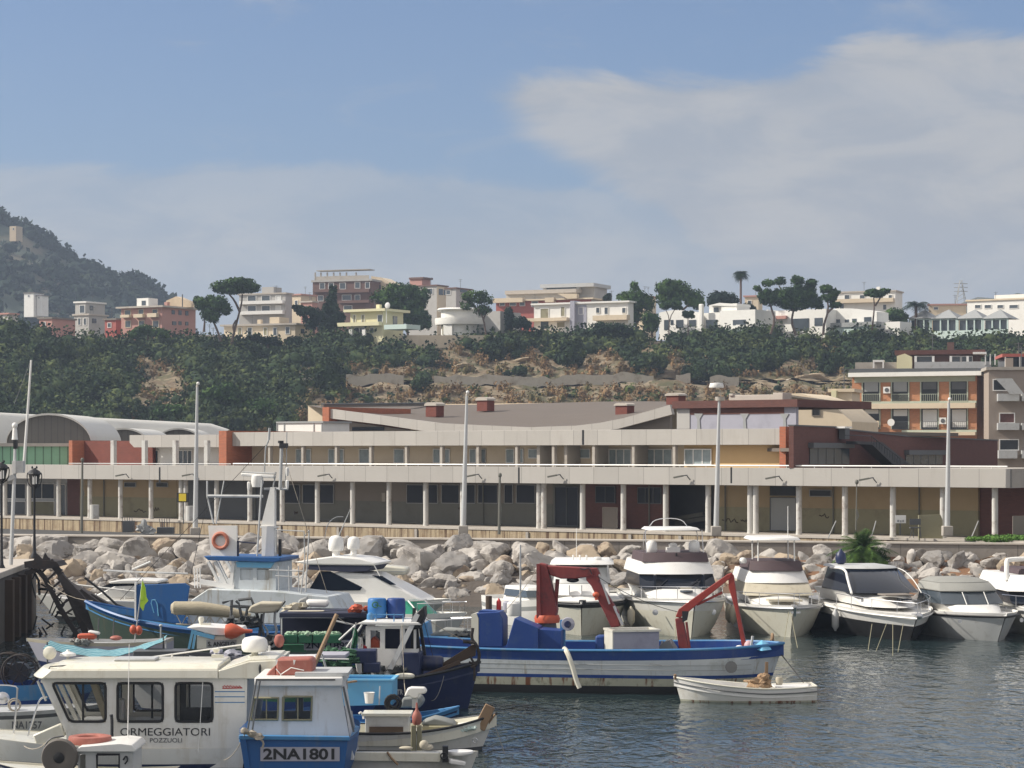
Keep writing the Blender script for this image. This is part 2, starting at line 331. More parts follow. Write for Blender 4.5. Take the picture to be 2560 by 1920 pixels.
class Fr:
    """a thing: an Empty at (X,d) turned by a degrees (right end nearer when a>0); parts are authored in its own frame"""
    def __init__(s, name, label, cat, X, d, a=0, z0=0, group=None):
        s.cx = (X - 1280) * d / F; s.d = d; s.a = R(a); s.z0 = z0
        o = bpy.data.objects.new(name, None); o.empty_display_size = .3; C.objects.link(o); o.location = (s.cx, d, z0); o.rotation_euler = (0, 0, -s.a)
        tag(o, label, cat, group); s.o = o
    def fp(s, X, Y, ly=0):      # point seen at pixel (X,Y) on the plane local y = ly
        k = (X - 1280) / F; ca, sa = math.cos(s.a), math.sin(s.a)
        lx = (k * (s.d + ca * ly) - s.cx - sa * ly) / (ca + k * sa); D = s.d - sa * lx + ca * ly
        return lx, HC - (Y - HY) * D / F - s.z0
    def sp(s, X, Y, lx=0):      # same on the plane local x = lx
        k = (X - 1280) / F; ca, sa = math.cos(s.a), math.sin(s.a)
        ly = (k * (s.d - sa * lx) - s.cx - ca * lx) / (sa - k * ca); D = s.d - sa * lx + ca * ly
        return ly, HC - (Y - HY) * D / F - s.z0
    def P(s, X, Y, ly=0): lx, z = s.fp(X, Y, ly); return Vector((lx, ly, z))
    def pts(s, L, ly=0): return [s.fp(X, Y, ly) for X, Y in L]
    def poly(s, mb, L, y0, y1, m=0, sh=0): return mb.prism(s.pts(L, y0), y0, y1, m, sh)
    def rect(s, mb, X0, X1, Y0, Y1, y0, y1, m=0):
        (x0, z1), (x1, z0) = s.fp(X0, Y0, y0), s.fp(X1, Y1, y0); return mb.box(x0, x1, y0, y1, z0, z1, m)
    def add(s, name, mb, mats, parent=None, bevel=0, smooth=True, label=None):
        if name in SPLIT:
            ps = pieces(mb)
            if len(ps) > 1: return [s.add_one(name, p, mats, parent, bevel, smooth, label) for p in ps][0]
        return s.add_one(name, mb, mats, parent, bevel, smooth, label)
    def add_one(s, name, mb, mats, parent=None, bevel=0, smooth=True, label=None):
        o = bpy.data.objects.new(name, mb.mesh(name, mats, smooth)); C.objects.link(o); o.parent = parent or s.o
        if label: o['label'] = label
        return bev(o, bevel)
def dup(o, loc=None, rz=None, label=None, parent=None):
    c = o.copy(); C.objects.link(c)
    if parent: c.parent = parent
    if loc is not None: c.location = loc
    if rz is not None: c.rotation_euler = (0, 0, rz)
    if label: c['label'] = label
    for ch in list(o.children): dup(ch, parent=c)
    return c
def text(fr, s, x0, x1, z0, z1, y, mt, name='lettering', parent=None, t=.006, shear=0, off=.022):
    cu = bpy.data.curves.new('t', 'FONT'); cu.body = s; cu.offset = off; cu.extrude = 0.01; cu.shear = shear
    o = bpy.data.objects.new('t', cu); C.objects.link(o); dg = bpy.context.evaluated_depsgraph_get()
    me = bpy.data.meshes.new_from_object(o.evaluated_get(dg)); bpy.data.objects.remove(o)
    a = np.array([v.co[:] for v in me.vertices]); mn = a.min(0); mx = a.max(0)
    for v in me.vertices:
        c = v.co; u = (c[0] - mn[0]) / (mx[0] - mn[0]); q = (c[1] - mn[1]) / (mx[1] - mn[1])
        v.co = (x0 + (x1 - x0) * u, y - (t if c[2] > 0 else 0), z0 + (z1 - z0) * q)
    me.materials.clear(); me.materials.append(M[mt]); me.name = name
    ob = bpy.data.objects.new(name, me); C.objects.link(ob); ob.parent = parent or fr.o; return ob
# ---- leaves: many small faces spread through clumps ----
def leaves(clumps, n, size, seed=0, core=.6, flat=.95):
    g = np.random.default_rng(seed); vol = np.array([max(1e-3, (c[1][0] * c[1][1] * c[1][2]) ** .67) for c in clumps]); k = g.choice(len(clumps), n, p=vol / vol.sum())
    cen = np.array([tuple(c[0]) for c in clumps])[k]; rad = np.array([tuple(c[1]) for c in clumps])[k]
    u = g.normal(size=(n, 3)); u /= np.linalg.norm(u, axis=1)[:, None]; rr = g.uniform(.62, 1.08, (n, 1)) + g.normal(0, .05, (n, 1))
    p = cen + u * rad * rr; nn = u + g.normal(size=(n, 3)) * flat; nn /= np.linalg.norm(nn, axis=1)[:, None]
    t = np.cross(nn, g.normal(size=(n, 3))); t /= np.linalg.norm(t, axis=1)[:, None]; b = np.cross(nn, t); sz = size * g.uniform(.5, 1.25, (n, 1))
    v = np.stack([p - t * sz * .5, p - b * sz * .32 , p + t * sz * .5, p + b * sz * .32], 1).reshape(-1, 3)
    mb = MB(); mb.v = [tuple(x) for x in v.tolist()]; mb.f = [(4 * i, 4 * i + 1, 4 * i + 2, 4 * i + 3) for i in range(n)]; mb.mi = [0] * n
    if core:
        for c, r in clumps: mb.ball(c, (r[0] * core, r[1] * core, r[2] * core), 0, 7, 5)
    return mb
def leafmat(name, c, c2, c3, sc=.35):
    return mat(name, c, .85, var=.45, vs_=1.1, facevar=(c2, c3, sc, .45, .65), spec=.15)
LM = dict(pine=leafmat('pine_needles', (.034, .07, .022), (.065, .12, .03), (.018, .04, .018)),
          dark=leafmat('dark_evergreen_leaves', (.014, .030, .018), (.028, .052, .022), (.010, .022, .014)),
          mid=leafmat('green_leaves', (.045, .09, .026), (.08, .14, .035), (.018, .038, .018)),
          cliff=leafmat('cliff_scrub', (.034, .058, .025), (.10, .125, .042), (.012, .022, .016), .16),
          dry=leafmat('dry_scrub', (.16, .105, .055), (.085, .09, .033), (.26, .165, .085), .12),
          palm=leafmat('palm_fronds', (.06, .12, .03), (.10, .17, .035), (.03, .06, .02), 1.2))
# ================= terrain, water, quay =================
from mathutils import noise as mn
KD = [-60, 60, 112, 121, 124, 134.0, 134.6, 300, 378, 392, 400, 424, 428, 436, 452, 470, 500, 560, 700, 1000, 2500, 20000]
KZ = [-5, -5, -3, -.9, -.2, 2.25, 2.3, 2.3, 4, 9, 13, 19.6, 20.2, 20.6, 25.5, 30.2, 30.8, 32, 36, 26, 15, 0]
def zt(x, d):
    sh = -.242 * x if abs(x) < 60 else -.242 * 60 * (1 if x > 0 else -1)
    dd = d - sh * max(0, min(1, (200 - d) / 60)); z = float(np.interp(dd, KD, KZ))
    if 380 < d < 900:
        a = min(1, (d - 380) / 25) * (1 if d < 470 else max(.15, 1 - (d - 470) / 20)); gul = mn.noise((x * .045, d * .01, 3)) * 4.5 + mn.noise((x * .13, d * .05, 9)) * 2.4
        z += 1.35 * a * gul * (1 if not 424 < d < 440 else .25) * .55 + a * mn.noise((x * .4, d * .4, 1)) * .7
        z -= 2.2 * math.exp(-((x + 48) / 9) ** 2) * min(1, max(0, (d - 440) / 20))
    elif 108 < d < 135 + sh: z += mn.noise((x * .8, d * .8, 4)) * .25
    return z
def hit(X, Y, d0=376, d1=520):
    k = (X - 1280) / F; e = (Y - HY) / F; d = d0
    while d < d1:
        if HC - e * d <= zt(k * d, d): return Vector((k * d, d, HC - e * d))
        d += .8
    return None
ds = [-60, 0, 60, 100, 110] + [112 + i for i in range(0, 30)] + [146, 200, 300, 370] + [376 + i * 1.5 for i in range(0, 70)] + [485, 500, 530, 560, 620, 700, 800, 1000, 1500, 2500, 6000, 20000]
xs = [-9000, -3000, -1000, -400, -200] + [-150 + i * 1.6 for i in range(0, 188)] + [200, 400, 1000, 3000, 9000]
tm = mat('dry_hillside_earth', (.155, .11, .065), .95, var=.35, vs_=.3, facevar=((.085, .08, .035), (.24, .19, .125), .13, .46, .6), streak=((.06, .045, .028), .8, (.45, .45, .3)), grime=((.05, .055, .025), .7, .35), bump=1.0, bs=1.2)
struct('ground', MB().grid([[(x, d, zt(x, d)) for x in xs] for d in ds]), tm)
# ledge track across the cliff
P0 = []; 
for X in range(690, 2140, 12):
    x = (X - 1280) * 430 / F; P0.append(x)
struct('path', MB().grid([[(x, d, max(zt(x, 428), zt(x, 434)) + .35) for x in P0] for d in (426.5, 430, 435)]), mat('pale_track', (.42, .38, .31), .95, var=.15, grime=((.28, .22, .15), .6, .4)))
for (Xa, Xb) in ((700, 830), (865, 1010), (1085, 1640), (1690, 1730), (1775, 1850)):
    m = MB(); q = [(X - 1280) * 426 / F for X in range(Xa, Xb + 1, 9)]
    m.grid([[(x, 426 + y, max(zt(x, 428), zt(x, 434)) + z + .25 * mn.noise((x * .6, 0, 2))) for x in q] for y, z in ((-.1, -.6), (-.1, 1.15), (.6, 1.15), (.6, -.6))])
    single('retaining_wall', m, mat('crumbling_parapet', (.46, .42, .35), .95, var=.15, grime=((.25, .2, .14), .7, .5), bump=.5, bs=3), 'low crumbling pale parapet along the cliff track, stretch %s' % {700: 'left of the hanging bush', 865: 'above the left end of the brown roof', 1085: 'above the middle of the brown roof', 1690: 'short piece above the white roof vent', 1775: 'short piece right of the white dish lamp'}[Xa], 'wall', 'parapet along the cliff track')
# far hill on the left
HX = [-3000, -1200, -600, -330, -245, -225, -207, -190, -180, -168, -158, -148, -120, -60, 200, 900]; HZ = [60, 190, 198, 143, 121, 111, 101, 91, 86, 78, 66, 48, 30, 22, 12, 5]
def zh(x, d):
    c = float(np.interp(x + mn.noise((x * .02, d * .01, 0)) * 12, HX, HZ)); t = (d - 780) / 370
    f = max(0, min(1, t)) if d < 1150 else max(0, 1 - (d - 1150) / 600)
    return (c - 10) * (f ** .85) + 8 + mn.noise((x * .03, d * .03, 5)) * 6 * f + mn.noise((x * .1, d * .1, 7)) * 2.0
hx = [-3000, -1500, -800, -500] + [-400 + 7 * i for i in range(0, 75)] + [200, 500, 900]; hd = [700, 760] + [780 + 12 * i for i in range(34)] + [1300, 1500, 1800]
hmt = mat('far_hillside', (.05, .068, .045), .95, var=.35, vs_=.03, facevar=((.11, .095, .06), (.03, .045, .03), .02, .5, .64))
struct('hill', MB().grid([[(x, d, zh(x, d)) for x in hx] for d in hd]), hmt)
cl = []; g = random.Random(5)
for i in range(2000):
    x = g.uniform(-380, -85); d = g.uniform(830, 1165); r = g.uniform(2.5, 6.5)
    if mn.noise((x * .022, d * .022, 9)) > -.12: cl.append(((x, d, zh(x, d) + r * .3), (r, r, r * .75)))
for i in range(150):
    x = g.uniform(-290, -120); r = g.uniform(2, 5.5); cl.append(((x, 1150, zh(x, 1150) + r * .5), (r, r, r * .8)))
lm = leafmat('far_woodland', (.020, .036, .024), (.04, .055, .03), (.010, .02, .015), .03)
o = single('woodland', leaves(cl, 44000, 3.2, 3), lm, 'dense dark scrub and trees covering the far hill', 'woodland', kind='stuff')
# small distant hill behind the right hand houses
m = MB(); m.grid([[(x, d, 20 + max(0, h) * math.exp(-((d - 1700) / 120) ** 2)) for x, h in zip(range(270, 620, 14), [0, 30, 74, 92, 100, 99, 103, 100, 98, 97, 98, 99, 98, 96, 97, 96, 95, 95, 95, 95, 94, 94, 94, 94, 94])] for d in range(1400, 2000, 40)])
struct('hill', m, hmt)

# water
wm = bpy.data.materials.new('harbour_water'); wm.use_nodes = True; T = NT(wm.node_tree); b = T.n['Principled BSDF']
b.inputs['Base Color'].default_value = (.022, .040, .044, 1); b.inputs['Roughness'].default_value = .07; b.inputs['IOR'].default_value = 1.40
co = T.new('ShaderNodeTexCoord').outputs['Object']
def wn(sc, d, rz=0):
    mp = T.new('ShaderNodeMapping'); T.l.new(co, mp.inputs[0]); mp.inputs['Scale'].default_value = sc; mp.inputs['Rotation'].default_value = (0, 0, rz); return T.noise(mp.outputs[0], 1, d, .55, .6)
h = T.m('ADD', T.m('MULTIPLY', T.ramp(wn((1.1, .55, 1), 2, .15), .36, .64), .55), T.m('MULTIPLY', T.ramp(wn((2.4, 1.3, 1), 2, -.2), .34, .66), .34))
h = T.m('ADD', h, T.m('MULTIPLY', wn((5, 4, 1), 2, .3), .12))
patch = T.ramp(wn((.09, .05, 1), 2), .3, .7)
h = T.m('MULTIPLY', h, T.m('ADD', .55, T.m('MULTIPLY', patch, .7)))
wx = T.new('ShaderNodeSeparateXYZ'); T.l.new(co, wx.inputs[0]); h = T.m('MULTIPLY', h, T.m('SUBTRACT', 1.05, T.m('MULTIPLY', T.ramp(wx.outputs[0], 0.0, 13.0), .6)))
bp = T.new('ShaderNodeBump'); bp.inputs['Distance'].default_value = .07; bp.inputs['Strength'].default_value = 1; T.l.new(h, bp.inputs['Height']); T.l.new(bp.outputs[0], b.inputs['Normal'])
struct('water', MB().grid([[(x, y, 0) for x in (-700, -100, 0, 100, 700)] for y in (-60, 40, 90, 133, 150)]), wm, smooth=False)

# quay: one line for the sea wall, one for the terminal
def swd(x): return 135.3 - .242 * x       # depth of the sea wall at x
ca, sa_ = math.cos(R(-13.6)), math.sin(R(-13.6))
X0w, X1w = -75, 70
def swall(y0, y1, z0, z1, xa=X0w, xb=X1w): # box along the sea wall in local coordinates: x along, y across (towards the water negative)
    return MB().box(xa / ca, xb / ca, y0, y1, z0, z1)
def swobj(name, mb, mt, label, cat, bevel=0, **k):
    o = bpy.data.objects.new(name, mb.mesh(name, mt)); C.objects.link(o); o.location = (0, 135.3, 0); o.rotation_euler = (0, 0, R(-13.6)); tag(o, label, cat, **k); return bev(o, bevel)
rt = bpy.data.objects.new('sea_wall', None); C.objects.link(rt); rt.location = (0, 135.3, 0); rt.rotation_euler = (0, 0, R(-13.6)); tag(rt, 'long grey concrete sea wall behind the boulders', 'wall')
for nm, mb, mt in (('wall_face', swall(-.4, .25, .5, 3.08), 'quay'), ('coping', swall(-.47, .32, 3.08, 3.2), 'cap')):
    o = bpy.data.objects.new(nm, mb.mesh(nm, mt)); C.objects.link(o); o.parent = rt; bev(o, .03)
m = MB().grid([[(x, y, 2.36) for x in (-150, 0, 95)] for y in (0, 1)]); m.v = [(x, swd(x) + .3 if i < 3 else 152 + 38 - .62 * x, z) for i, (x, y, z) in enumerate(m.v)]
struct('road', m, 'asphalt', smooth=False)
m = MB().grid([[(x, swd(x) - 1 - o_, zt(x, swd(x) - 1 - o_) + .06) for x in [-60 + 1.5 * i for i in range(80)]] for o_ in [i * .6 for i in range(24)]])
bk = mat('gap_shade_earth_bank', (.085, .07, .058), .95, var=.5, vs_=2, bump=1, bs=5); nt = NT(bk.node_tree); p_ = nt.n['Principled BSDF']; sx_ = nt.new('ShaderNodeSeparateXYZ'); nt.l.new(nt.new('ShaderNodeTexCoord').outputs['Object'], sx_.inputs[0]); src = p_.inputs['Base Color'].links[0].from_socket  # shade of the gaps between boulders put into a dark ground colour
nt.l.new(nt.mix(nt.ramp(nt.m('ADD', sx_.outputs[0], nt.m('MULTIPLY', nt.noise(nt.new('ShaderNodeTexCoord').outputs['Object'], .5), 6.0)), 12.0, 17.0), src, (.20, .105, .055)), p_.inputs['Base Color']); struct('bank', m, bk)
# boulders
def boulder(seed, sub=4):
    bm = bmesh.new(); bmesh.ops.create_icosphere(bm, subdivisions=sub, radius=1); g = random.Random(seed)
    pl = []
    for i in range(9):
        n = Vector((g.gauss(0, 1), g.gauss(0, 1), g.gauss(0, 1))).normalized(); pl.append((n, g.uniform(.5, .92)))
    sx, sy, sz = g.uniform(.9, 1.25), g.uniform(.8, 1.1), g.uniform(.62, .9)
    for v in bm.verts:
        u = v.co.normalized(); r = min([1.08] + [h / u.dot(n) for n, h in pl if u.dot(n) > .05])
        r *= 1 + .10 * mn.noise(u * 2.2 + Vector((seed, 0, 0))) + .05 * mn.noise(u * 6 + Vector((0, seed, 0))) + .02 * mn.noise(u * 15)
        v.co = Vector((u.x * r * sx, u.y * r * sy, u.z * r * sz))
    me = bpy.data.meshes.new('boulder'); bm.to_mesh(me); bm.free(); me.shade_smooth(); me.set_sharp_from_angle(angle=R(20)); return me
RM = [mat('limestone_boulder', (.38, .355, .325), .9, var=.3, vs_=1.3, grime=((.17, .15, .135), .7, 1.3), bump=.9, bs=3.5, facevar=((.46, .43, .40), (.26, .24, .22), .6, .5, .62), wet=(.045, .04, .032)),
      mat('grey_boulder', (.27, .255, .24), .9, var=.3, vs_=1.3, grime=((.13, .12, .11), .7, 1.3), bump=.9, bs=3.5, facevar=((.34, .32, .3), (.2, .18, .16), .6, .5, .62), wet=(.045, .04, .032)),
      mat('tan_boulder', (.36, .29, .21), .9, var=.3, vs_=1.3, grime=((.2, .15, .11), .7, 1.3), bump=.9, bs=3.5, facevar=((.44, .37, .29), (.25, .19, .14), .6, .5, .62), wet=(.045, .04, .032))]
bms = []
for i in range(15):
    me = boulder(i + 3); me.materials.append(RM[(0, 0, 1, 0, 2)[i % 5]]); bms.append(me)
BL = [(-99, -16, 'pale boulder heaped under the sea wall behind the blue and white trawler'), (-16, -3, 'pale boulder heaped under the sea wall behind the domed motor yacht'),
      (-3, 9, 'pale boulder heaped under the sea wall behind the barge with red cranes'), (9, 17, 'boulder under the sea wall behind the two flybridge yachts'), (17, 99, 'small boulder on the brown bank at the right behind the moored motorboats')]
g = random.Random(21); nb = 0; PL = []
for row in range(7):
    x = -33.0
    while x < 34:
        big = 1.0 if x < 5 else (.8 if x < 14 else .62)
        r = g.uniform(.6, 1.3) * big * (1 if row < 5 else .75); t = row / 6.0
        d = swd(x) - 1.3 - t * 7.2 + g.uniform(-.35, .35); z = 2.3 - t * 2.2 + g.uniform(-.2, .25)
        if not (x > 14 and row > 3 and g.random() < .55):
            PL.append((r, x, d, z, g.choice(bms), (g.uniform(-.6, .6), g.uniform(-.6, .6), g.uniform(0, 6.3)), (r * g.uniform(.9, 1.25), r, r * g.uniform(.85, 1.1))))
        x += r * g.uniform(1.3, 1.6)
PL = [p for p in PL if abs(p[1] / p[2]) < .222]; PL.sort(key=lambda p: -p[0])
for r, x, d, z, me, ro, sc in PL[:290]:
    o = bpy.data.objects.new('boulder', me); C.objects.link(o); o.location = (x, d, z); o.rotation_euler = ro; o.scale = sc; tag(o, [l for a, b_, l in BL if a <= x < b_][0], 'boulder', 'boulders heaped under the sea wall')
for i in range(620):
    x = g.uniform(-33, 33); t = g.random(); r = g.uniform(.12, .42); PL.append((r, x, swd(x) - 1.2 - t * 8.6, 2.35 - t * 2.35 + g.uniform(0, .25), None, (g.random(), g.random(), g.uniform(0, 6)), (r * 1.3, r, r * .8)))
lo = [boulder(40 + i, 2) for i in range(6)]; m = MB()
from mathutils import Euler
for r, x, d, z, me, ro, sc in PL[290:]:
    q = lo[int(r * 1000) % 6]; mt_ = Matrix.Translation((x, d, z)) @ Euler(ro).to_matrix().to_4x4() @ Matrix.Diagonal((*sc, 1)); m.add([mt_ @ v.co for v in q.vertices], [tuple(p.vertices) for p in q.polygons], int(x * 7 + r * 90) % 3)
single('rubble', m, RM, 'smaller stones filling the gaps between the boulders under the sea wall', 'rubble', kind='stuff')
# cliff scrub
TOPX = [0, 200, 330, 430, 560, 700, 760, 1000, 1300, 1700, 2300, 2560]; TOPY = [798, 810, 836, 850, 872, 880, 848, 840, 846, 834, 829, 812]
LX = [-600, 325, 345, 470, 480, 735, 750, 800, 850, 880, 1040, 1060, 1090, 1150, 1200, 1290, 1330, 1370, 1470, 1520, 1570, 1640, 1690, 1740, 1900, 1960, 2010, 2090, 2130, 3000]
LY = [1075, 1075, 905, 905, 1075, 1075, 900, 1000, 1005, 915, 915, 985, 874, 864, 895, 898, 864, 900, 898, 864, 908, 908, 876, 930, 932, 900, 890, 884, 946, 960]
cl = []; dr = []; g = random.Random(11)
for i in range(7900):
    X = g.uniform(-520, 2900); Y = g.uniform(798, 1085); t = np.interp(X, TOPX, TOPY); l = np.interp(X, LX, LY)
    if i % 9 == 0: Y = t + g.uniform(2, 14)
    if Y < t + 2: continue
    p = 1 if Y < l else .09
    if 330 < X < 480 and Y > 1000: p = .7
    q = g.random()
    if q > p:
        if g.random() < .75:
            h_ = hit(X, Y)
            if h_: r = g.uniform(.4, 1.5); 944 < Y < 972 or dr.append((h_ + Vector((0, -r * .2, r * .1)), (r * .8, r, r * 1.3)))
        continue
    h_ = hit(X, Y)
    if h_:
        r = g.choice((.8, 1.1, 1.4, 1.9, 2.6)) * g.uniform(.8, 1.2) * (1.2 if X < 760 else 1) * (1 if p == 1 else .55); (947 < Y < 968 and p < 1) or cl.append((h_ + Vector((0, -r * .3, r * .15)), (r * 1.15, r, r * .95)))
print('scrub', len(cl), len(dr))
single('scrub', leaves(cl, 185000, .8, 1, core=.55), LM['cliff'], 'dark green scrub hanging over the cliff below the villas', 'scrub', kind='stuff')
single('dry_scrub', leaves(dr, 52000, .5, 2, core=.5), LM['dry'], 'brown dry grass and brush on the bare cliff faces', 'dry brush', kind='stuff')
for (X, Y, rx, ry, lb) in ((1095, 915, 34, 16, 'pale tuff outcrop on the cliff below the round white villa'), (1160, 918, 26, 12, 'smaller tuff outcrop just right of the one below the round white villa'), (975, 915, 16, 18, 'narrow standing tuff outcrop below the yellow villa'),
        (1325, 900, 30, 9, 'pale sloping rock slab below the white twin villa'), (2035, 944, 40, 12, 'pale rock slab left of the orange brick apartments'), (1950, 955, 26, 9, 'rock slab low on the cliff above the white roof box')):
    p = hit(X, Y)
    if p:
        s_ = p.y / F; o = bpy.data.objects.new('rock_outcrop', bms[3].copy()); o.data.materials[0] = mat('tuff_rock', (.40, .32, .22), .95, var=.2, grime=((.25, .18, .12), .6, .3), bump=1, bs=1); C.objects.link(o); o.location = p + Vector((0, .8, 0)); o.scale = (rx * s_, 1.6, ry * s_ * 1.3); tag(o, lb, 'rock', 'tuff outcrops on the cliff')
M['uglass'] = mat('pale_reflection_glass', (.26, .31, .32), .25, var=.45, vs_=2.5)  # reflection on the upper panes put into a pale glass colour
M['strip'] = mat('dim_navy_glass', (.010, .012, .020), .35, var=.3, spec=.3)  # near black navy glass of low gloss for the strip windows
# ================= harbour terminal =================
TA = 37.6
T1 = Fr('harbour_terminal', 'long low harbour terminal with concrete canopies on white columns and recessed ochre walls', 'terminal building', 2525, 130.7, TA, 3.29)
zf0, zf1 = 6.10 - 3.29, 7.15 - 3.29
LX0 = T1.fp(-160, 1170)[0]
m = MB(); m.box(LX0, 0, 0, .25, zf0, zf1); T1.add('canopy_fascia', m, 'conc', bevel=.02)
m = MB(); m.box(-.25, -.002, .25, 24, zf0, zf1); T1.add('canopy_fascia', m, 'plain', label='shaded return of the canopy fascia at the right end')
m = MB(); m.box(LX0, -.26, .26, 24, zf1 - .25, zf1 - .08); m.box(LX0, -.26, .26, 24, zf0 + .02, zf0 + .15); T1.add('canopy_slab', m, 'plain')
m = MB(); m.box(LX0, -.3, -.9, 24, -.55, -.02); T1.add('terrace_floor', m, 'cap')
GLEN = LX0
# gaps between fascia lengths
for X in (399, 1297, 1828): 
    m = MB(); T1.rect(m, X - 2, X + 2, 1168, 1208, -.006, .01); T1.add('expansion_joint', m, 'dark')
# columns
colX = [11, 71, 145, 223, 299.5, 376, 451, 463, 540, 623, 704, 792, 880, 971, 1063, 1155, 1346, 1358, 1455, 1557, 1663, 1769, 1874, 1888, 1996, 2111, 2231, 2356, 2486]
for X in colX:
    x = T1.fp(X, 1300, .55)[0]; m = MB(); m.lathe([(.19, -.02), (.17, .2), (.17, zf0 + .02)], (x, .62, 0), 12); T1.add('column', m, 'column')
m = MB(); 
# back walls of the ground floor (segments by bearing)
YB = 3.6
def wall(Xa, Xb, mt, mt2=None, zsplit=1.45, y=YB, lab=None, z1=None):
    xa = T1.fp(Xa, 1250, y)[0]; xb = T1.fp(Xb, 1250, y)[0]; z1 = z1 or zf0
    if mt2:
        T1.add('wall', MB().box(xa, xb, y, y + .3, zsplit, z1), mt, label=lab); T1.add('dado', MB().box(xa, xb, y - .02, y + .3, 0, zsplit), mt2)
    else: T1.add('wall', MB().box(xa, xb, y, y + .3, 0, z1), mt, label=lab)
wall(168, 200, 'brick2', lab='dark red brick pier'); wall(200, 442, 'ochre', 'olive', lab='ochre wall with olive dado near the left end'); wall(443, 470, 'ochre', 'olive')
wall(470, 702, 'dgrey', lab='wall toned dark for the shade of an open bay'); wall(702, 1382, 'taupe', 'taupe2', lab='long taupe wall with strip windows')  # dark grey wall puts the open bay's shade into its colour
wall(1382, 1460, 'taupe2'); wall(1460, 1500, 'brick2'); wall(1500, 1668, 'brick2', lab='dark red brick wall with barred windows'); wall(1668, 1785, 'dgrey', y=YB + 2.5, lab='deep bay back wall toned dark for shade')  # dark grey back wall puts the deep bay's shade into colour
wall(1785, 2445, 'ochre', 'olive', lab='long ochre wall with olive dado at the right'); wall(2445, 2600, 'brick2', y=YB + .2, lab='dark red brick wall at the right end')
wall(-160, 168, 'lgrey', lab='glazed hall front at the left end', y=YB + 1)
def pane(Xa, Xb, Ya, Yb, mt='glass', fr=.05, y=YB, name='window', frm='gshut', bars=0, fr_=T1):
    (x0, z1), (x1, z0) = fr_.fp(Xa, Ya, y), fr_.fp(Xb, Yb, y); m = MB(); m.box(x0 + fr, x1 - fr, y - .05, y - .02, z0 + fr, z1 - fr)
    for a, b, c, d in ((x0, x0 + fr, z0, z1), (x1 - fr, x1, z0, z1), (x0 + fr, x1 - fr, z0, z0 + fr), (x0 + fr, x1 - fr, z1 - fr, z1)): m.box(a, b, y - .09, y - .022, c, d, 1)
    for i in range(bars): xx = x0 + (x1 - x0) * (i + 1) / (bars + 1); m.box(xx - fr * .5, xx + fr * .5, y - .085, y - .051, z0 + fr, z1 - fr, 1)
    return fr_.add(name, m, [mt, frm], smooth=False)
for a, b in ((710, 752), (758, 790), (800, 836), (1018, 1060), (1072, 1096), (1105, 1150), (1160, 1190), (1196, 1246), (1262, 1284), (1292, 1340)): pane(a, b, 1211, 1259, 'strip', .04)
for a, b in ((2025, 2080),): pane(a, b, 1224, 1242, 'dark', .04, name='vent')
for a, b in ((312, 341), (392, 421)): pane(a, b, 1206, 1218, 'dark', .04, name='vent')
pane(1388, 1448, 1216, 1316, 'strip', .06, bars=1, name='entrance_door', frm='dgrey'); pane(1490, 1540, 1215, 1258, 'strip', .05, bars=1, frm='dgrey'); pane(1595, 1655, 1218, 1260, 'strip', .05, bars=2, frm='dgrey')
pane(1926, 1992, 1214, 1240, 'dark', .03, frm='taupe2'); pane(1926, 1992, 1243, 1328, 'gshut', .04, name='shutter_door', frm='dgrey')
for a, b in ((15, 66), (75, 138)): pane(a, b, 1208, 1248, 'strip', .05, y=YB + 1, bars=1, frm='clean'); pane(a, b, 1252, 1290, 'dgrey' if a == 15 else 'olive', .05, y=YB + 1, name='panel', frm='clean')
for a, b in ((-60, 8), (140, 166)): pane(a, b, 1210, 1290, 'gglass', .05, y=YB + 1, bars=1, frm='clean')
pane(1508, 1545, 1268, 1322, 'taupe', .02, y=2.4, name='notice_panel', frm='plain')
pane(1225 - 270, 1235 - 270, 1232, 1254, 'plain', .01, name='notice', frm='plain')
m = MB(); 
for Xa, Ya, Xb, Yb in ((1672, 1300, 1760, 1285), (1690, 1308, 1770, 1296)): a = T1.P(Xa, Ya, 5.2); b_ = T1.P(Xb, Yb, 5.2); m.bar(a, b_, .25, .3)
T1.add('stored_beam', m, 'taupe2')
g = random.Random(12)
for Xg, Yg, w_ in ((350, 1278, 30), (385, 1274, 26), (1825, 1302, 40), (1862, 1304, 20), (2060, 1290, 24), (1150, 1272, 10), (740, 1283, 8)):
    p = [T1.P(Xg + w_ * (i / 9.0 - .5), Yg + g.uniform(-6, 5), YB - .04) for i in range(10)]; T1.add('wall_scrawl', MB().tube(p, .03, 4), 'dwood')
for X in (262, 640, 1210, 1625, 1815, 2085, 2300): x = T1.fp(X, 1250, YB)[0]; T1.add('drain_pipe', MB().tube([(x, YB - .1, 0), (x, YB - .1, zf0)], .05, 6), 'taupe2')
# upper storey, set back
U = 3.0
zu0, zu1 = T1.fp(1970, 1112, U)[1], T1.fp(1970, 1071, U)[1]
xa, xb = T1.fp(581, 1100, U)[0], T1.fp(1968, 1100, U)[0]
T1.add('upper_fascia', MB().box(xa, xb, U, U + .25, zu0, zu1), 'conc', bevel=.02)
m = MB(); T1.rect(m, 1455, 1460, 1075, 1112, U - .008, U + .02); T1.add('expansion_joint', m, 'dark')
T1.add('upper_roof', MB().box(xa, xb, U + .26, U + 22, zu1 - .35, zu1 - .12), 'roofb')
xs_ = T1.fp(1560, 1100, U)[0]; xr_ = T1.fp(1690, 1100, U)[0]
T1.add('upper_wall', MB().box(xa, xr_, U + 2.0, U + 2.3, zf1 - .2, zu0), 'wallc', label='recessed peach upper wall')
T1.add('upper_wall', MB().box(xr_, xb, U + .9, U + 1.2, zf1 - .2, zu0), mat('peach_render', (.58, .40, .20), .9, var=.06), label='peach upper wall at the right')
T1.add('brick_pier', MB().box(T1.fp(562, 1100, U)[0], xa - .01, U - .6, U + 14, zf1 - .2, zu1 + .12), 'brickl')
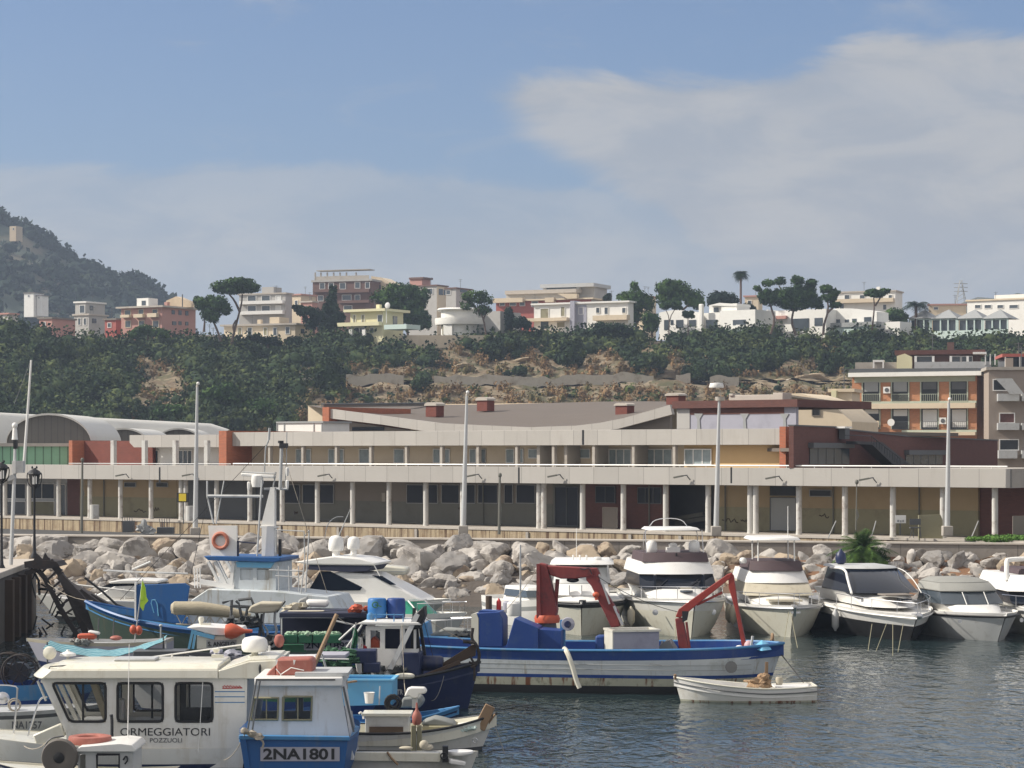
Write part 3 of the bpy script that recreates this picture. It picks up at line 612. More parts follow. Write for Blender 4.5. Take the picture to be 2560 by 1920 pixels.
T1.add('brick_pier', MB().box(xb + .01, T1.fp(1984, 1100, U)[0], U - .9, U + 3, zf1 - .2, zu1 + .1), 'brickl')
for X in (675, 758, 842, 928, 1017, 1105, 1196, 1293, 1385, 1486, 1585, 1687):
    x = T1.fp(X, 1130, U + .2)[0]; T1.add('mullion_pier', MB().box(x - .1, x + .1, U + .1, U + .4, zf1 - .15, zu0), 'plain')
for a, b in ((741, 756), (764, 779), (822, 838), (849, 861), (899, 925), (986, 1012), (1084, 1102), (1112, 1126), (1175, 1192), (1203, 1216), (1201 + 2, 1216), (1266, 1287), (1297, 1310), (1322, 1382), (1418, 1477)):
    pane(a, b, 1122, 1158 if b - a < 40 else 1146, 'uglass', .05, y=U + 2.0, frm='clean', bars=0 if b - a < 40 else 1)
for a, b in ((1523, 1580), (1615, 1682), (1712, 1780)): pane(a, b, 1122, 1162, 'uglass', .06, y=U + 1.97 if b < 1690 else U + .87, frm='clean', bars=2)
for X in (1362, 1430, 1600, 1500): 
    x = T1.fp(X, 1130, U + 1.2)[0]; T1.add('screen_wall', MB().box(x - .12, x + .12, U + .5, U + 1.95, zf1 - .15, zu0), 'plain')
m = MB(); x0 = T1.fp(583, 1160, .3)[0]; m.tube([(x0, .3, zf1 + .12), (-.3, .3, zf1 + .12)], .045, 6)
x = x0
while x < -1: m.tube([(x, .3, zf1 - .02), (x, .3, zf1 + .1)], .02, 5); x += 1.86
T1.add('handrail', m, 'clean')
m = MB(); m.tube([(T1.fp(172, 1160, .3)[0], .3, zf1 + .1), (T1.fp(578, 1160, .3)[0], .3, zf1 + .1)], .035, 6); T1.add('handrail', m, 'lgrey')
# left upper part
zl0, zl1 = T1.fp(440, 1118, U)[1], T1.fp(440, 1087, U)[1]
a = T1.fp(324, 1100, U)[0]; b_ = T1.fp(560, 1100, U)[0]; c_ = T1.fp(335, 1110, U)[0]
T1.add('upper_fascia', MB().prism([(a, zl1), (b_, zl1), (b_, zl0), (c_, zl0), (a, zl0 + .35)], U, U + .3), 'conc')
T1.add('upper_wall', MB().box(c_, b_, U + 1.6, U + 1.9, zf1 - .2, zl0), 'wallw', label='white upper wall at the left')
T1.add('upper_roof', MB().box(c_, b_, U + .31, U + 12, zl1 - .3, zl1 - .1), 'roofb')
T1.add('brick_wall', MB().box(T1.fp(181, 1100, U)[0], T1.fp(352, 1100, U)[0], U + 1.2, U + 1.5, zf1 - .2, T1.fp(250, 1102, U)[1]), 'brick')
T1.add('brick_pier', MB().box(T1.fp(172, 1100, U)[0], T1.fp(181, 1100, U)[0] - .01, U, U + 6, zf1 - .2, T1.fp(176, 1101, U)[1]), 'brickl')
for X in (284, 362, 439, 518): x = T1.fp(X, 1130, .6)[0]; T1.add('column', MB().box(x - .17, x + .17, .45, .75, zf1 - .1, T1.fp(X, 1101, .5)[1]), 'column')
for a, b in ((370, 398), (448, 482)): pane(a, b, 1125, 1162, 'gglass', .06, y=U + 1.6, frm='clean', bars=2)
# canopy flood lights
for X, Y in ((323, 1195), (490, 1195), (831, 1196), (1205, 1197), (1409, 1198), (1726, 1200), (1957, 1203), (2192, 1207)):
    p = T1.P(X, Y, -.1); q = p + Vector((-.12, -.15, .3)); e = q + Vector((-.75, -.35, -.16)); m = MB(); m.tube(rsub([p, q - Vector((.03, 0, .05)), q, q + (e - q) * .4], 1), .035, 5)
    m2 = MB().bar(q + (e - q) * .3, e, .09, .16); o = T1.add('wall_light', m, 'dgrey'); T1.add('lamp_head', m2, 'taupe2', parent=o)
# ---- brick wing on the right ----
A0 = W(1984, 1066, 139); B0 = W(2494, 1102, 170); Lw = (B0 - A0); Lh = math.hypot(Lw.x, Lw.y); ang = -math.degrees(math.atan2(Lw.y, Lw.x))
WG = Fr('brick_wing', 'dark red brick wing with sloping parapet and shaded strip windows right of the terminal', 'building', 1984, 139, ang, 6.9)
def wz(X, Y, y=0): return WG.fp(X, Y, y)
prof = [wz(1984, 1170), wz(2494, 1180), wz(2494, 1102), wz(2270, 1092), wz(2115, 1075), wz(2115, 1070), wz(1984, 1065)]
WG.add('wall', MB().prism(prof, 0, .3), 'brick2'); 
cp = MB(); 
for p, q in zip(prof[2:-1], prof[3:]):
    if abs(p[0] - q[0]) > .3: cp.bar((p[0], .15, p[1] + .04), (q[0], .15, q[1] + .04), .08, .42)
WG.add('coping', cp, 'dgrey'); WG.add('flat_roof', MB().prismz([(.5, .3), (prof[1][0], .3), (prof[1][0] + 3, 5), (6, 5)], 1.2, 1.4), 'roofb')
for a, b, y0, y1 in ((2022, 2122, 1112, 1160), (2262, 2355, 1130, 1161)):
    (x0, z1), (x1, z0) = wz(a, y0), wz(b, y1); m = MB(); n = 5
    for i in range(n): m.box(x0 + (x1 - x0) * i / n + .04, x0 + (x1 - x0) * (i + 1) / n - .04, -.06, -.03, z0, z1 - .2)
    m.box(x0 - .1, x1 + .1, -.35, -.002, z1 - .18, z1 + .12, 1); WG.add('window', m, ['gglass', 'dgrey'])
p = MB(); a = [wz(2115, 1103, -.5), wz(2175, 1105, -.5), wz(2245, 1160, -.5), wz(2205, 1163, -.5), wz(2150, 1112, -.5), wz(2115, 1110, -.5)]; p.prism(a, -1.3, -.5); WG.add('stair_flight', p, 'iron')
p = MB(); q = [wz(2113, 1088, -1.3), wz(2178, 1090, -1.3), wz(2250, 1146, -1.3)]; p.tube([(x, -1.3, z) for x, z in q], .03); 
for i in range(12): t = i / 11; x = q[1][0] + (q[2][0] - q[1][0]) * t; z = q[1][1] + (q[2][1] - q[1][1]) * t; p.tube([(x, -1.3, z), (x, -1.3, z - .45)], .018, 4)
WG.add('stair_railing', p, 'iron')
m = MB(); WG.rect(m, 2113, 2124, 1070, 1098, -.5, -.1); WG.add('vent_box', m, 'dgrey'); m = MB(); WG.rect(m, 2112, 2130, 1066, 1071, -.6, 0); WG.add('vent_cap', m, 'clean')
# ---- butterfly roofed hall behind ----
BF = Fr('butterfly_roof_hall', 'hall with a sagging brown felt roof edged by a sloping pale concrete fascia', 'building', 1690, 172, TA, 6.5)
top = [(822, 1022), (960, 1040), (1100, 1058), (1200, 1063), (1320, 1068), (1440, 1064), (1500, 1057), (1560, 1045), (1675, 1012)]
bot = [(1680, 1036), (1545, 1072), (1440, 1084), (1320, 1090), (1200, 1090), (1055, 1077), (960, 1062), (826, 1046)]
BF.add('roof_fascia', MB().prism(BF.pts(top + bot), 0, .35), 'conc')
m = MB(); rows = []
for y in (.1, 6, 13, 21, 30):
    rows.append([(BF.fp(X, Y)[0], y, BF.fp(X, Y)[1] - .05 + y * .0 + (0 if y < 20 else 0)) for X, Y in top])
far = [(770, 1014), (900, 1014), (1090, 1012), (1240, 1011), (1390, 1007), (1500, 1004), (1600, 1003), (1680, 1004), (1700, 1004)]
b0 = rows[0]; b1 = [(BF.fp(X, Y, 26)[0], 26, BF.fp(X, Y, 26)[1]) for X, Y in far]
rows = [[tuple(np.array(p) * (1 - t) + np.array(q) * t) for p, q in zip(b0, b1)] for t in (0, .25, .5, .75, 1)]
m.grid(rows); BF.add('roof', m, 'roofb')
m = MB(); m.prism(BF.pts([(822, 1048), (1045, 1078), (1500, 1078), (1675, 1040), (1675, 1090), (822, 1090)], .8), .8, 1.1); BF.add('wall', m, 'taupe'); 
BF.add('clerestory_window', BF.rect(MB(), 880, 960, 1068, 1076, .75, .79) , 'glass')
m = MB(); BF.rect(m, 806, 822, 1018, 1082, -.2, 10); BF.add('brick_pier', m, 'brickl')
m = MB(); a = BF.P(806, 1014, 0); b_ = Vector((b1[2][0], 26, b1[2][2] + .15)); m.bar(Vector((a.x, 0, a.z + .1)), b_, .12, .3); m.bar(Vector((a.x, 0, a.z - .05)), b_ - Vector((0, 0, .15)), .2, .2, 1); BF.add('roof_edge', m, ['dgrey', 'taupe'])
m = MB(); m.grid([[tuple(b1[0]), tuple(b1[-1])], [(b1[0][0], 26, 0), (b1[-1][0], 26, 0)]]); BF.add('back_wall', m, 'wallc')
for X, Y, hgt, d_, l in ((1087, 1036, 34, 8, 'nearest the left end'), (1214, 1022, 34, 16, 'second from the left'), (1562, 1030, 26, 10, 'third from the left'), (1690, 1005, 20, 8, 'above the right end of the fascia')):
    x, z = BF.fp(X, Y, d_); z = z - .2; s_ = hgt / 36 if X != 1690 else .7; m = MB(); m.box(x - .55, x + .55, d_ - .5, d_ + .5, z, z + .95 * s_); o = BF.add('roof_vent', m, 'brick', label='brick roof vent ' + l)
    BF.add('cowl', MB().prism([(x - .65, z + .95 * s_), (x + .65, z + .95 * s_), (x + .6, z + 1.12 * s_), (x + .35, z + 1.25 * s_), (x - .35, z + 1.25 * s_), (x - .6, z + 1.12 * s_)], d_ - .6, d_ + .6), 'cap', parent=o)
# mural block
MU = Fr('mural_block', 'low block with a lilac grey painted wall and a rust red roof edge', 'building', 1985, 148, TA, 7)
MU.add('wall', MU.rect(MB(), 1692, 1990, 1018, 1076, 0, .3), 'mural'); MU.add('roof_edge', MU.rect(MB(), 1680, 1993, 1003, 1017, -.3, 9), 'brick2')
m = MB(); MU.rect(m, 1725, 1960, 1020, 1034, -.03, -.01); MU.add('painted_band', m, 'brick2'); m = MB()
for X in (1735, 1850, 1950): MU.poly(m, [(X, 1034), (X + 22, 1034), (X + 14, 1048), (X + 16, 1074), (X + 8, 1074), (X + 8, 1048)], -.05, -.03)
MU.add('painted_arch', m, 'gshut'); MU.add('wall', MU.rect(MB(), 1692, 1724, 1024, 1072, -.05, -.012), 'wallg')
m = MB(); MU.rect(m, 1822, 1945, 988, 1003, 3, 3.8); MU.rect(m, 1822, 1832, 984, 990, 2.9, 3.8); MU.rect(m, 1932, 1957, 982, 1000, 2.7, 3.8); MU.add('roof_duct', m, 'cap', bevel=.03)
# house behind
HB = Fr('beige_house', 'plain beige house with one dark window behind the mural block', 'house', 2125, 190, TA - 14, 6)
HB.add('wall', MB().prism(HB.pts([(1940, 1080), (1940, 985), (2000, 983), (2072, 1004), (2130, 1054), (2130, 1080)]), 0, 8), 'wallc')
m = MB(); pane(2030, 2052, 1012, 1040, 'dark', .06, y=0, fr_=HB, frm='taupe'); m = MB(); a = HB.P(1935, 984, -.2); b_ = HB.P(2075, 1003, -.2); m.bar(a, b_, .15, .6); HB.add('roof', m, 'taupe')
WX = Fr('white_shed', 'small white flat shed left of the butterfly roof', 'shed', 805, 178, TA, 8)
WX.add('wall', WX.rect(MB(), 692, 806, 1057, 1082, 0, 3), 'wallw'); m = MB()
for X in (692, 710, 784, 804): WX.rect(m, X - 1, X + 1, 1057, 1080, -.05, -.01)
WX.rect(m, 690, 808, 1054, 1057, -.1, 3.1, 0); WX.add('trim', m, 'gshut')
# ---- vaulted market hall on the left ----
VH = Fr('vaulted_hall', 'hall with white barrel vaulted roofs and glazed arched gables behind pale green sheeting', 'market hall', 172, 186, 0, 2.3)
P1 = []
for i in range(15):
    t = i / 14; X = -80 + t * 650; Yt = 1027 + 34 * (t ** 1.0) + (0 if t < .93 else (t - .93) * 180); d = 200 + 36 * t; p = W(X, Yt, d); r = 4.2
    P1.append([(p.x - VH.cx, p.y - VH.d + r * (1 - math.cos(a)) * 1.2 - 4, p.z - 2.3 - r * (1 - math.sin(a)) ) for a in [R(8 + 12 * k) for k in range(14)]])
VH.add('main_vault', MB().grid(P1), 'roofw')
for (X, r, Yt, d, nm) in ((123, 106, 1037, 184, 'large'), (310, 72, 1073, 205, 'middle'), (447, 66, 1073, 222, 'small')):
    c = W(X, Yt, d); rr = r * d / F; hgt = (1110 - 1037) * 184 / F if X == 123 else rr * .8; arc = [(c.x - VH.cx + rr * math.cos(a), c.z - 2.3 - hgt + hgt * math.sin(a)) for a in [math.pi * k / 20 for k in range(21)]]
    y0 = d - VH.d; VH.add('arched_gable', MB().prism(arc, y0, y0 + .2), 'vglass'); m = MB()
    m.grid([[(x * 1.0, y0 - .25, z + .12) for x, z in arc], [(x, y0 + 14, z + .12) for x, z in arc]]); m.grid([[(x, y0 - .25, z + .12) for x, z in arc], [(x, y0 - .25, z - .03) for x, z in arc]], 0); VH.add('cross_vault', m, 'roofw')
m = MB(); VH.rect(m, -100, 172, 1116, 1172, -4, -3.8); VH.add('sheeting', m, 'gpanel'); m = MB(); VH.rect(m, -100, 172, 1108, 1116, -4.2, -3.5); m.box(-20, 2, -3.5, -1, 6.2, 6.4); VH.add('gutter_beam', m, 'cap')
VH.add('back_wall', MB().box(-20, 30, 12, 12.3, 0, 6), 'wallg')

# ---- terrace edge wall ----
m = MB()
a = T1.P(-120, 1300, -.95)
TW = Fr('terrace_wall', 'rust stained ochre retaining wall along the terrace below the terminal', 'wall', 2525, 130.7, TA, 2.3)
TW.add('wall_face', MB().box(LX0, 4, -1.15, -.92, 0, .86), 'stained'); TW.add('coping', MB().box(LX0, 4, -1.2, -.9, .86, .99), 'cap')
TW2 = MB()
for X, w_ in ((1040, 8), (1318, 5), (1575, 6), (1700, 6), (845, 5), (700, 6)): x = T1.fp(X, 1320, -1.2)[0]; TW2.box(x - .1, x + .1, -1.24, -1.16, .0, .8)
TW.add('buttress', TW2, 'plain')
# ================= houses on the cliff =================
def house(name, label, cat, X0, Xc, X1, Yt, Yb, d, a, mw, wins=(), side=(), roof='cap', rh=.35, oh=.3, wm='gglass', fm='clean', depth=None, bal=(), balm='clean', swm=None, base=6):
    z0 = HC - (Yb - HY) * d / F; H = Fr(name, label, cat, Xc, d, a, z0); L = H.fp(X0, Yt)[0]; h = H.fp(Xc, Yt)[1]
    D = depth or (H.sp(X1, Yt, 0)[0] if X1 > Xc + 2 and a > 3 else 8); D = max(2, min(D, 22))
    H.add('wall', MB().box(L, 0, 0, D, -base, h), mw)
    if swm: H.add('wall', MB().box(-.02, .12, .05, D - .05, -base, h - .02), swm)
    if roof: H.add('roof', MB().box(L - oh, oh, -oh, D + oh, h + .01, h + rh), roof)
    for w_ in wins: 
        (x0, z1), (x1, z0_) = H.fp(w_[0], w_[2]), H.fp(w_[1], w_[3]); m = MB(); m.box(x0, x1, -.05, .02, z0_, z1); t = .1
        for q in ((x0 - t, x0, z0_, z1), (x1, x1 + t, z0_, z1), (x0 - t, x1 + t, z1, z1 + t), (x0 - t, x1 + t, z0_ - t, z0_)): m.box(q[0], q[1], -.12, .02, q[2], q[3], 1)
        H.add('window', m, [w_[4] if len(w_) > 4 else wm, fm])
    for w_ in side:
        y0, z1 = H.sp(w_[0], w_[2]); y1, z0_ = H.sp(w_[1], w_[3]); m = MB().box(0, .14 + (.05 if swm else 0), y0, y1, z0_, z1); H.add('window', m, wm)
    for b_ in bal:      # X0,X1,Ytop,Ybottom,projection
        (x0, z1), (x1, z0_) = H.fp(b_[0], b_[2]), H.fp(b_[1], b_[3]); p = b_[4]; m = MB().box(x0, x1, -p, -p + .12, z0_, z1); m.box(x0, x0 + .12, -p + .12, -.01, z0_, z1); m.box(x1 - .12, x1, -p + .12, -.01, z0_, z1); m.box(x0 + .12, x1 - .12, -p + .12, -.01, z0_, z0_ + .15); H.add('balcony', m, balm)
    g = random.Random(int(Xc * 7 + Yt))
    if roof:
        for _ in range(g.choice((1, 1, 2))): x = L * g.uniform(.2, .8); y = D * g.uniform(.3, .7); t_ = g.uniform(1.2, 2.4); m = MB().tube([(x, y, h), (x, y, h + rh + t_)], .045, 4); m.tube([(x - .5, y, h + rh + t_ - .15), (x + .5, y, h + rh + t_ - .15)], .03, 4); m.tube([(x - .3, y, h + rh + t_ - .5), (x + .3, y, h + rh + t_ - .5)], .03, 4); H.add('aerial', m, 'dgrey')
        if D > 5 and L < -6: x = L * g.uniform(.3, .7); H.add('chimney', MB().box(x - .4, x + .4, D * .5, D * .5 + .8, h + rh - .02, h + rh + 1.1), mw)
    H.L, H.D, H.h = L, D, h; return H
HA = 30
house('house', 'small grey and cream house with a white framed roof terrace left of the pink palazzo', 'house', 185, 222, 268, 788, 830, 520, HA, 'wallg', [(196, 202, 796, 812, 'gglass'), (210, 216, 796, 812)], [(230, 240, 796, 808)])
h = house('house', 'pale upper house with white corner frame left of the pink palazzo', 'house', 188, 215, 262, 757, 790, 530, HA, 'wallg', [(200, 212, 764, 782)], [(224, 232, 764, 776)], roof='clean')
house('house', 'low dusty red house half hidden by scrub at the far left', 'house', 98, 130, 188, 797, 840, 500, HA, 'wallp', [(108, 114, 806, 818)], roof='taupe')
house('house', 'grey flat house edge at the very left of the cliff top', 'house', -30, 22, 44, 786, 830, 520, HA, 'wallg', [(2, 12, 796, 812)], roof='wallp')
h = house('palazzo', 'pink two storey palazzo with cream balconies and flat roof', 'house', 303, 405, 489, 768, 850, 480, HA, 'wallp', [(313, 327, 776, 788), (347, 359, 774, 788), (382, 394, 774, 788), (314, 327, 803, 818), (348, 361, 803, 818), (383, 397, 803, 818)],
          [(429, 436, 775, 786), (446, 453, 776, 788), (463, 470, 777, 789), (430, 440, 803, 813), (446, 453, 803, 813), (463, 470, 804, 814)], roof='cap', oh=.8, bal=[(308, 330, 788, 794, 1.0), (341, 364, 786, 794, 1.0), (375, 398, 784, 793, 1.0)], balm='wallc', fm='wallc')
h.add('roof_hut', h.rect(MB(), 342, 371, 746, 766, 2, 5), 'wallw'); h.add('roof_hut_window', h.rect(MB(), 354, 364, 752, 763, 1.95, 1.99), 'gglass')
h.add('gable', MB().prism(h.pts([(415, 768), (415, 752), (440, 741), (480, 758), (486, 768)], 7), 7, 9), 'tuff')
m = MB(); p = h.P(456, 768, 6); m.tube([p, p + Vector((0, 0, 2.6))], .12, 5); h.add('chimney_pipe', m, 'dgrey')
house('house', 'low red roofed cottage just left of the pink palazzo', 'house', 262, 290, 302, 800, 840, 490, HA, 'wallr', [(270, 278, 808, 818)], roof='taupe')
h = house('apartment_building', 'grey white apartment house with long balconies behind the umbrella pine', 'apartment house', 598, 714, 730, 735, 815, 545, 22, 'wallg', [(620, 640, 740, 752), (655, 675, 740, 752), (690, 702, 740, 752, 'shutter'), (620, 640, 765, 780), (655, 675, 765, 780), (690, 702, 765, 780, 'shutter')], bal=[(604, 712, 754, 759, 1.2), (604, 712, 779, 785, 1.2)], balm='clean')
h.add('roof_hut', h.rect(MB(), 655, 684, 718, 734, 2, 6), 'wallg')
house('apartment_building', 'salmon coloured block stepping down right of the grey white apartment house', 'apartment house', 715, 752, 790, 738, 800, 560, HA, 'wallc', [(722, 728, 750, 762), (738, 744, 752, 764)], [(760, 768, 756, 768)], roof='wallp')
house('house', 'salmon house front beside the tall dark tree', 'house', 752, 780, 792, 756, 800, 540, HA, 'wallp', [(760, 766, 766, 776)])
h = house('villa', 'long cream villa with a lean-to terrace under the tall umbrella pine', 'villa', 560, 738, 782, 812, 862, 472, 24, 'wallc', [(596, 604, 820, 838, 'olive'), (620, 630, 820, 838), (660, 668, 820, 838, 'olive'), (684, 692, 820, 838), (715, 724, 818, 834)], [(752, 760, 822, 834)], roof='cap', oh=.6)
h.add('roof_hut', h.rect(MB(), 674, 698, 793, 812, 2, 6), 'wallc'); h.add('lower_wall', MB().box(h.L - 3, h.L * .3, -3, -.2, -6, h.h * .35), 'wallw')
house('garage', 'small grey garage with round arch below the umbrella pine trunk', 'garage', 497, 545, 552, 842, 868, 462, 12, 'wallg', [(508, 534, 848, 862, 'dark')], roof='cap')
h = house('apartment_building', 'tall weathered brown apartment block topped by a pergola terrace', 'apartment house', 782, 928, 975, 702, 800, 600, 20, 'wallb', [(800, 812, 708, 722), (822, 834, 708, 722), (850, 864, 708, 722), (888, 900, 706, 720), (914, 924, 706, 720), (856, 878, 738, 750), (888, 900, 738, 750), (860, 880, 765, 780), (795, 808, 740, 752)], [(948, 956, 712, 724)], roof='wallg', rh=.5,
          bal=[(786, 850, 724, 730, 1), (846, 926, 724, 731, 1), (850, 926, 752, 757, 1)], balm='wallb')
m = MB(); 
for X in (788, 802, 818, 834, 850, 866, 890): q = h.P(X, 702, 1.5); m.box(q.x - .15, q.x + .15, 1.4, 1.7, q.z, q.z + 2.1)
q = h.P(788, 678, 1.2); m.box(h.L + .5, -1, 1.0, 4.5, q.z, q.z + .2); m.box(h.L + .5, -1, .9, 1.0, h.h + .61, h.h + 1.5); h.add('pergola', m, 'plain')
m = MB(); h.poly(m, [(928, 735), (928, 690), (955, 694), (985, 712), (1010, 730)], 6, 12); h.add('side_wing', m, 'wallc')
h = house('apartment_building', 'brown and grey apartment block with stepped roof behind the big round pine', 'apartment house', 1022, 1092, 1118, 715, 800, 590, HA, 'wallg', [(1070, 1082, 722, 735)], [(1096, 1106, 722, 738), (1108, 1114, 724, 738)], roof='wallb', swm='wallc')
h.add('roof_hut', h.rect(MB(), 1024, 1055, 697, 713, 2, 6), 'wallp'); h.add('roof_hut_roof', h.rect(MB(), 1022, 1058, 694, 697, 1.7, 6.3), 'wallb')
house('house', 'grey house with one square window right of the brown and grey block', 'house', 1115, 1140, 1178, 722, 800, 580, HA, 'wallg', [(1116, 1126, 726, 736)], [(1150, 1166, 724, 732)], roof='wallb')
h = house('villa', 'pale yellow two storey villa with wide flat eaves and satellite dish', 'villa', 876, 958, 1008, 778, 850, 465, HA, 'wally', [(884, 889, 788, 808, 'olive'), (905, 911, 788, 808, 'olive'), (945, 956, 788, 806), (926, 934, 820, 832), (888, 898, 820, 836, 'dark'), (900, 912, 820, 836)], [(982, 992, 790, 812)], roof='wally', oh=1.0, rh=.5, bal=[(852, 956, 808, 814, 1.3)], balm='wally')
m = MB(); h.rect(m, 960, 1016, 812, 822, -2.0, 3); h.add('side_terrace', m, 'mint'); q = h.P(966, 808, -.5); m = MB().tube([q, q + Vector((0, 0, 3.4))], .08, 6); m.lathe([(.05, 0), (.5, .1), (.62, .25)], q + Vector((.3, -.3, 3.4)), 12, axis='Y'); h.add('satellite_dish', m, 'clean')
m = MB(); 
for X in (872, 905): h.rect(m, X, X + 8, 824, 842, -1.2, -.8)
h.add('porch_pier', m, 'wallw')
WR = Fr('villa', 'round fronted white villa with overhanging flat roof', 'villa', 1150, 468, HA, HC - (840 - HY) * 468 / F)
m = MB(); q = [WR.fp(1085, 780)[0], WR.fp(1170, 780)[0]]; cxx = (q[0] + q[1]) / 2; rr = (q[1] - q[0]) / 2
hh = WR.fp(1150, 775)[1]; m.lathe([(rr, -5), (rr, hh)], (cxx, rr, 0), 26, sc=(1, 1.1)); WR.add('wall', m, 'wallw'); m = MB(); m.lathe([(rr + .6, hh + .01), (rr + .8, hh + .2), (rr + .5, hh + .5)], (cxx, rr, 0), 26, sc=(1, 1.1)); WR.add('roof', m, 'wallw')
m = MB(); zz = WR.fp(1150, 805)[1]; m.lathe([(rr + 1.2, zz - .4), (rr + 1.3, zz), (rr + 1.3, zz + .9), (rr + 1.15, zz + .9), (rr + 1.1, zz)], (cxx, rr, 0), 26, sc=(1, 1)); WR.add('balcony', m, 'wallw')
m = MB(); m.box(cxx - .6 - rr * .3, cxx - rr * .1, -.35, .5, .3, 2.4); WR.add('door', m, 'olive'); 
m = MB(); m.box(cxx, cxx + rr + 5, rr, rr + 8, -5, hh - .2); WR.add('side_wing', m, 'wallg'); m = MB(); m.box(cxx - rr * .3, cxx + rr * .2, -.9, -.5, -2, 2.2); WR.add('porch', m, 'wallw')  # grey render puts the shaded right side of the white villa into colour
# upper terraces
h = house('apartment_building', 'wide stepped red and white apartment house with roof terrace', 'apartment house', 1240, 1478, 1508, 748, 810, 560, 24, 'wallr', [(1250, 1262, 754, 764), (1275, 1290, 754, 764), (1300, 1312, 754, 764), (1330, 1345, 754, 766)], roof='wallc', oh=.8, bal=[(1238, 1312, 747, 756, 1.4), (1368, 1390, 745, 756, 1.4)], balm='wallc', swm='wallg')
h.add('upper_storey', h.rect(MB(), 1265, 1410, 731, 748, 3, 14), 'wallg'); h.add('upper_roof', h.rect(MB(), 1262, 1440, 727, 731, 2, 15), 'cap'); h.add('top_storey', h.rect(MB(), 1358, 1448, 717, 731, 5, 14), 'wallw'); h.add('top_roof', h.rect(MB(), 1350, 1484, 711, 716, 4, 15), 'lgrey')
h.add('top_window', h.rect(MB(), 1366, 1440, 719, 727, 4.9, 4.98), 'gglass'); h.add('awning', MB().prism(h.pts([(1400, 735), (1448, 735), (1448, 747), (1425, 748)], 0), -1.5, 0), 'wallc'); h.add('side_storey', h.rect(MB(), 1450, 1486, 717, 745, 6, 14), 'wallg')
# white twin villa
h = house('villa', 'white two storey twin villa divided by a blue grey pier', 'villa', 1335, 1570, 1584, 756, 846, 474, 27, 'wallw', [(1352, 1371, 772, 796, 'olive'), (1403, 1412, 768, 790, 'olive'), (1448, 1458, 769, 785), (1491, 1499, 770, 782), (1512, 1520, 769, 785), (1455, 1464, 808, 824), (1393, 1412, 806, 818, 'olive'), (1352, 1372, 804, 822), (1556, 1564, 770, 782)], roof='wallw', oh=.5, bal=[(1318, 1424, 797, 802, 1.4), (1490, 1575, 790, 800, 1.6)], balm='wallc', fm='wallw')
h.add('pier', h.rect(MB(), 1425, 1436, 752, 830, -.9, 2), 'mural'); h.add('wall', h.rect(MB(), 1437, 1466, 763, 832, -.08, -.01), 'mural', label='blue grey strip beside the pier')  # lilac grey strip on the wall right of the pier
m = MB(); h.rect(m, 1310, 1388, 829, 834, -3.4, -.1); [h.rect(m, X, X + 4, 834, 848, -3.2, -2.9) for X in (1312, 1346, 1384)]; h.add('terrace_canopy', m, 'wallc')
# white modern villa complex
def arcwall(Fx, Xa, Xb, Yt, Yb, y, mt, name='wall', dip=12, n=16, depth=5):
    L = [(Xa, Yb)] + [(Xa + (Xb - Xa) * i / n, Yt + dip * (1 - math.sin(math.pi * (i / n * .86 + .14)))) for i in range(n + 1)] + [(Xb, Yb)]
    Fx.add(name, MB().prism(Fx.pts(L, y), y, y + depth), mt)
V1 = Fr('villa', 'white modern villa with an arched left wing, stub tower and stout round chimney', 'villa', 1858, 470, 36, HC - (846 - HY) * 470 / F)
arcwall(V1, 1648, 1752, 775, 850, 1.5, 'wallw'); V1.add('chimney', V1.rect(MB(), 1746, 1756, 760, 835, .9, 1.6), 'wallw', bevel=.2); V1.add('wall', V1.rect(MB(), 1754, 1800, 783, 850, 2.5, 9), 'wallw')
m = MB(); 
V1.add('tower', V1.rect(MB(), 1803, 1842, 760, 790, 2, 7), 'wallw'); V1.add('tower_roof', MB().prism(V1.pts([(1770, 764), (1798, 757), (1842, 760), (1842, 765)], 1.8), 1.8, 7.2), 'wallw'); V1.add('tower', V1.rect(MB(), 1773, 1802, 763, 800, 3.2, 7), 'wallw', label='left half of the stub tower'); V1.add('window', V1.rect(MB(), 1784, 1796, 769, 780, 3.1, 3.19), 'gglass')
V1.add('wall', V1.rect(MB(), 1800, 1888, 777, 850, 1, 9), 'wallw', label='broad right block of the white villa')
for a, b, c, d in ((1690, 1708, 800, 820), (1722, 1740, 800, 816), (1765, 1794, 800, 822), (1832, 1864, 800, 812), (1660, 1672, 800, 825), (1676, 1683, 800, 812)): V1.add('window', V1.rect(MB(), a, b, c, d, .92 if a > 1800 else 1.42, 1.45 if a < 1800 else .98), 'gglass')
m = MB(); V1.rect(m, 1798, 1870, 824, 834, -.4, -.2); V1.add('terrace_rail', m, 'mint'); m = MB(); V1.rect(m, 1840, 1850, 812, 842, .5, .9); V1.rect(m, 1862, 1890, 816, 846, .3, .8); V1.add('porch_pier', m, 'wallw')
V2 = Fr('villa', 'long white villa with rounded roofline behind the leaning pine trunks', 'villa', 2075, 470, 36, HC - (846 - HY) * 470 / F)
V2.add('wall', V2.rect(MB(), 1886, 1930, 790, 850, .5, 8), 'wallw'); V2.add('roof_hut', MB().prism(V2.pts([(1884, 790), (1890, 775), (1902, 786), (1918, 774), (1932, 790)], 2), 2, 6), 'wallw')
V2.add('wall', V2.rect(MB(), 1934, 2065, 777, 850, 2, 9), 'wallw', label='middle block with a large window'); V2.add('awning', V2.rect(MB(), 1934, 1964, 790, 797, 1.2, 1.9), 'wallp')
for a, b, c, d in ((1982, 2022, 797, 826), (2036, 2056, 795, 814)): V2.add('window', V2.rect(MB(), a, b, c, d, 1.9, 1.96), 'gglass')
V3 = Fr('villa', 'low white villa with curved front and deep shaded porch left of the lone umbrella pine', 'villa', 2190, 470, 36, HC - (842 - HY) * 470 / F)
arcwall(V3, 2062, 2192, 771, 850, 1, 'wallw', dip=8)
